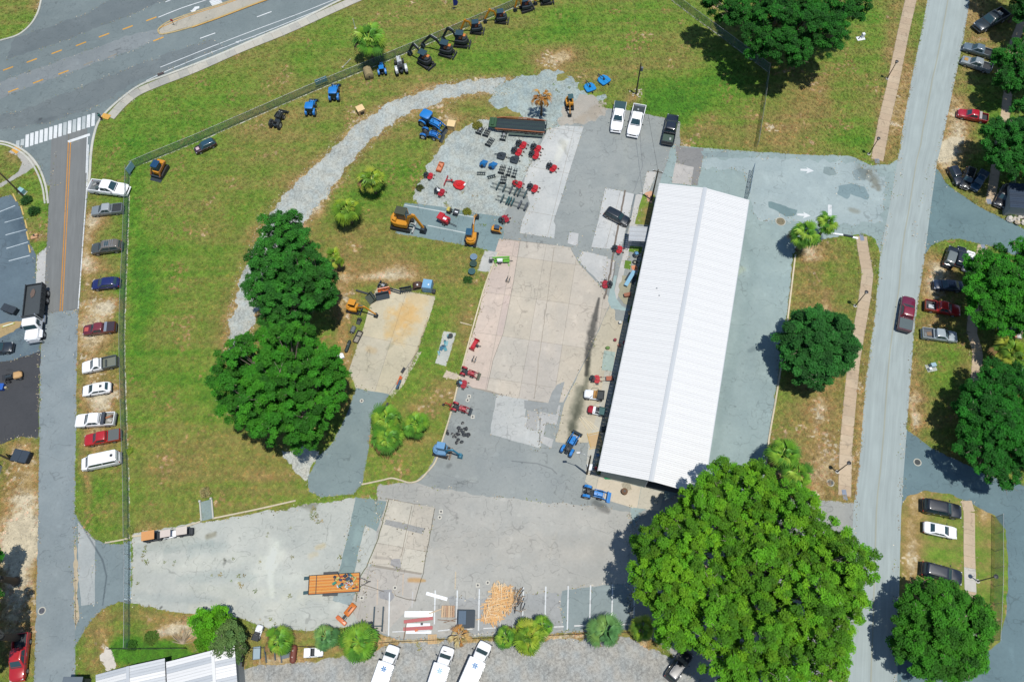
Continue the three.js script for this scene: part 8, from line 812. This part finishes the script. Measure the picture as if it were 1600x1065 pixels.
// ------------------------------------------------------------------ grass blades, weeds and pebbles as loose cover
function tufts(name, label, n, seed, accept, geo, sizeR, colour) {
  const r = rngOf(seed), M = [], cols = [], o = [0, 0, 0], E = new THREE.Euler(), q = new THREE.Quaternion();
  for (let k = 0; k < n * 4 && M.length < n; k++) { const px = rr(-40, 1640, r), py = rr(-30, 1090, r), p = P(px, py); if (!accept(p, px, py, r)) continue; E.set(0, r() * TAU, 0); q.setFromEuler(E); const s = rr(sizeR[0], sizeR[1], r); M.push(new THREE.Matrix4().compose(V(p.x, 0, p.z), q, V(s, s * rr(.6, 1.3, r), s))); colour(p, o, r); cols.push([lin(o[0]) / KEXP, lin(o[1]) / KEXP, lin(o[2]) / KEXP]); }
  const im = new THREE.InstancedMesh(geo, keyed('tuftM', () => new THREE.MeshStandardMaterial({ color: 0xffffff, roughness: .9, side: THREE.DoubleSide })), M.length), c = new THREE.Color(); M.forEach((m, i) => { im.setMatrixAt(i, m); im.setColorAt(i, c.setRGB(...cols[i])); }); im.name = name; im.castShadow = im.receiveShadow = true; scene.add(im); tag(im, label, 'grass', null, 'stuff');
}
const bladeG = (() => { const r = rngOf(3), pos = [], nor = []; for (let i = 0; i < 8; i++) { const a = r() * TAU, l = rr(.10, .2, r), x = rr(-.1, .1, r), z = rr(-.1, .1, r), w = .03, c = Math.cos(a), s = Math.sin(a); for (const [p, y] of [[-w, .01], [w, .01], [0, .11]]) { pos.push(x + (y > .05 ? c * l : -s * p), y, z + (y > .05 ? s * l : c * p)); nor.push(c * .3, .95, s * .3); } } const g = new THREE.BufferGeometry(); g.setAttribute('position', new THREE.Float32BufferAttribute(pos, 3)); g.setAttribute('normal', new THREE.Float32BufferAttribute(nor, 3)); g.setAttribute('uv', new THREE.Float32BufferAttribute(new Float32Array(pos.length / 3 * 2), 2)); return g; })();
tufts('grass', 'short uneven grass covering lawns and verges', 150000, 19, (p, x, y, r) => { const d = dryAt(p.x, p.z); return r() > clamp((d - .55) * 1.6) && !onPaved(p.x, p.z); }, bladeG, [.7, 1.5], (p, o, r) => { turf(p.x, p.z, o); const k = rr(.9, 1.2, r), w = r() < .2 ? 1.15 : 1; o[0] *= k * w; o[1] *= k; o[2] *= k; });
const pebG = new THREE.IcosahedronGeometry(.07, 0); pebG.setAttribute('uv', new THREE.Float32BufferAttribute(new Float32Array(pebG.attributes.position.count * 2), 2));
tufts('pebbles', 'pale pebbles and sand crumbs on the bare ground', 32000, 23, (p, x, y, r) => { const d = dryAt(p.x, p.z), pd = pathDist(p.x, p.z); return r() < clamp((d - .78) * 2.2) * .6 + (Math.abs(pd) < .9 ? 1 : 0) && (pd < .6 && pd > -2 || !onPaved(p.x, p.z)); }, pebG, [.5, 1.6], (p, o, r) => { const k = rr(.8, 1.15, r); o[0] = 216 * k; o[1] = 206 * k; o[2] = 180 * k; });
{ // grit, sand and dead leaves gathered along the edges of the paving
  const r = rngOf(31), M = [], cols = [], q = new THREE.Quaternion(), pal = [[196, 176, 140], [150, 138, 112], [216, 206, 184], [130, 140, 70], [120, 112, 96]], tot = PAVED.map(p => p.w.reduce((s, v, i) => s + v.distanceTo(p.w[(i + 1) % p.w.length]), 0)), sum = tot.reduce((a, b) => a + b, 0);
  PAVED.forEach((p, k) => { const n = Math.round(15000 * tot[k] / sum); for (let i = 0; i < n; i++) { const j = Math.floor(r() * p.w.length), a = p.w[j], b = p.w[(j + 1) % p.w.length], t = r(), l = a.distanceTo(b) || 1, d = (r() + r() + r() - 1.5) * .5, x = mix(a.x, b.x, t) - (b.z - a.z) / l * d, z = mix(a.z, b.z, t) + (b.x - a.x) / l * d; if (vn(x * .5, z * .5) < .42) continue; const s = rr(.5, 1.5, r); q.setFromEuler(new THREE.Euler(0, r() * 6, 0)); M.push(new THREE.Matrix4().compose(V(x, .02, z), q, V(s, s * .35, s))); const c = pal[Math.floor(r() * 5)], f = rr(.8, 1.2, r); cols.push(c.map(v => lin(Math.min(255, v * f)) / KEXP)); } });
  const im = new THREE.InstancedMesh(pebG, keyed('tuftM', () => 0), M.length), c = new THREE.Color(); M.forEach((m, i) => { im.setMatrixAt(i, m); im.setColorAt(i, c.setRGB(...cols[i])); }); im.name = 'paving_grit'; im.castShadow = im.receiveShadow = true; scene.add(im); tag(im, 'grit, sand and leaf crumbs along the paving edges', 'grit', null, 'stuff');
}
const near = (x, y, list) => list.some(q => ((x - q[0]) / q[2]) ** 2 + ((y - q[1]) / q[3]) ** 2 < 1);
tufts('weeds', 'low weeds growing through gravel and paving edges', 9000, 29, (p, x, y, r) => near(x, y, [[740, 175, 60, 16], [690, 310, 70, 16], [660, 290, 24, 30], [745, 345, 60, 10], [230, 900, 26, 60], [330, 962, 130, 10], [800, 180, 60, 14], [900, 120, 60, 30], [560, 1003, 200, 12], [480, 860, 30, 90], [720, 240, 60, 50], [420, 905, 200, 80]]) && r() < clamp((vn(p.x * .7, p.z * .7) - .5) * 1.8) * (near(x, y, [[420, 905, 200, 80], [720, 240, 60, 50]]) ? .12 : 1), bladeG, [.8, 2.2], (p, o, r) => { const k = rr(.75, 1.2, r), b = r(); o[0] = mix(110, 176, b) * k; o[1] = mix(140, 150, b) * k; o[2] = mix(60, 90, b) * k; });
scene.updateMatrixWorld(true);
renderer.render(scene, camera);
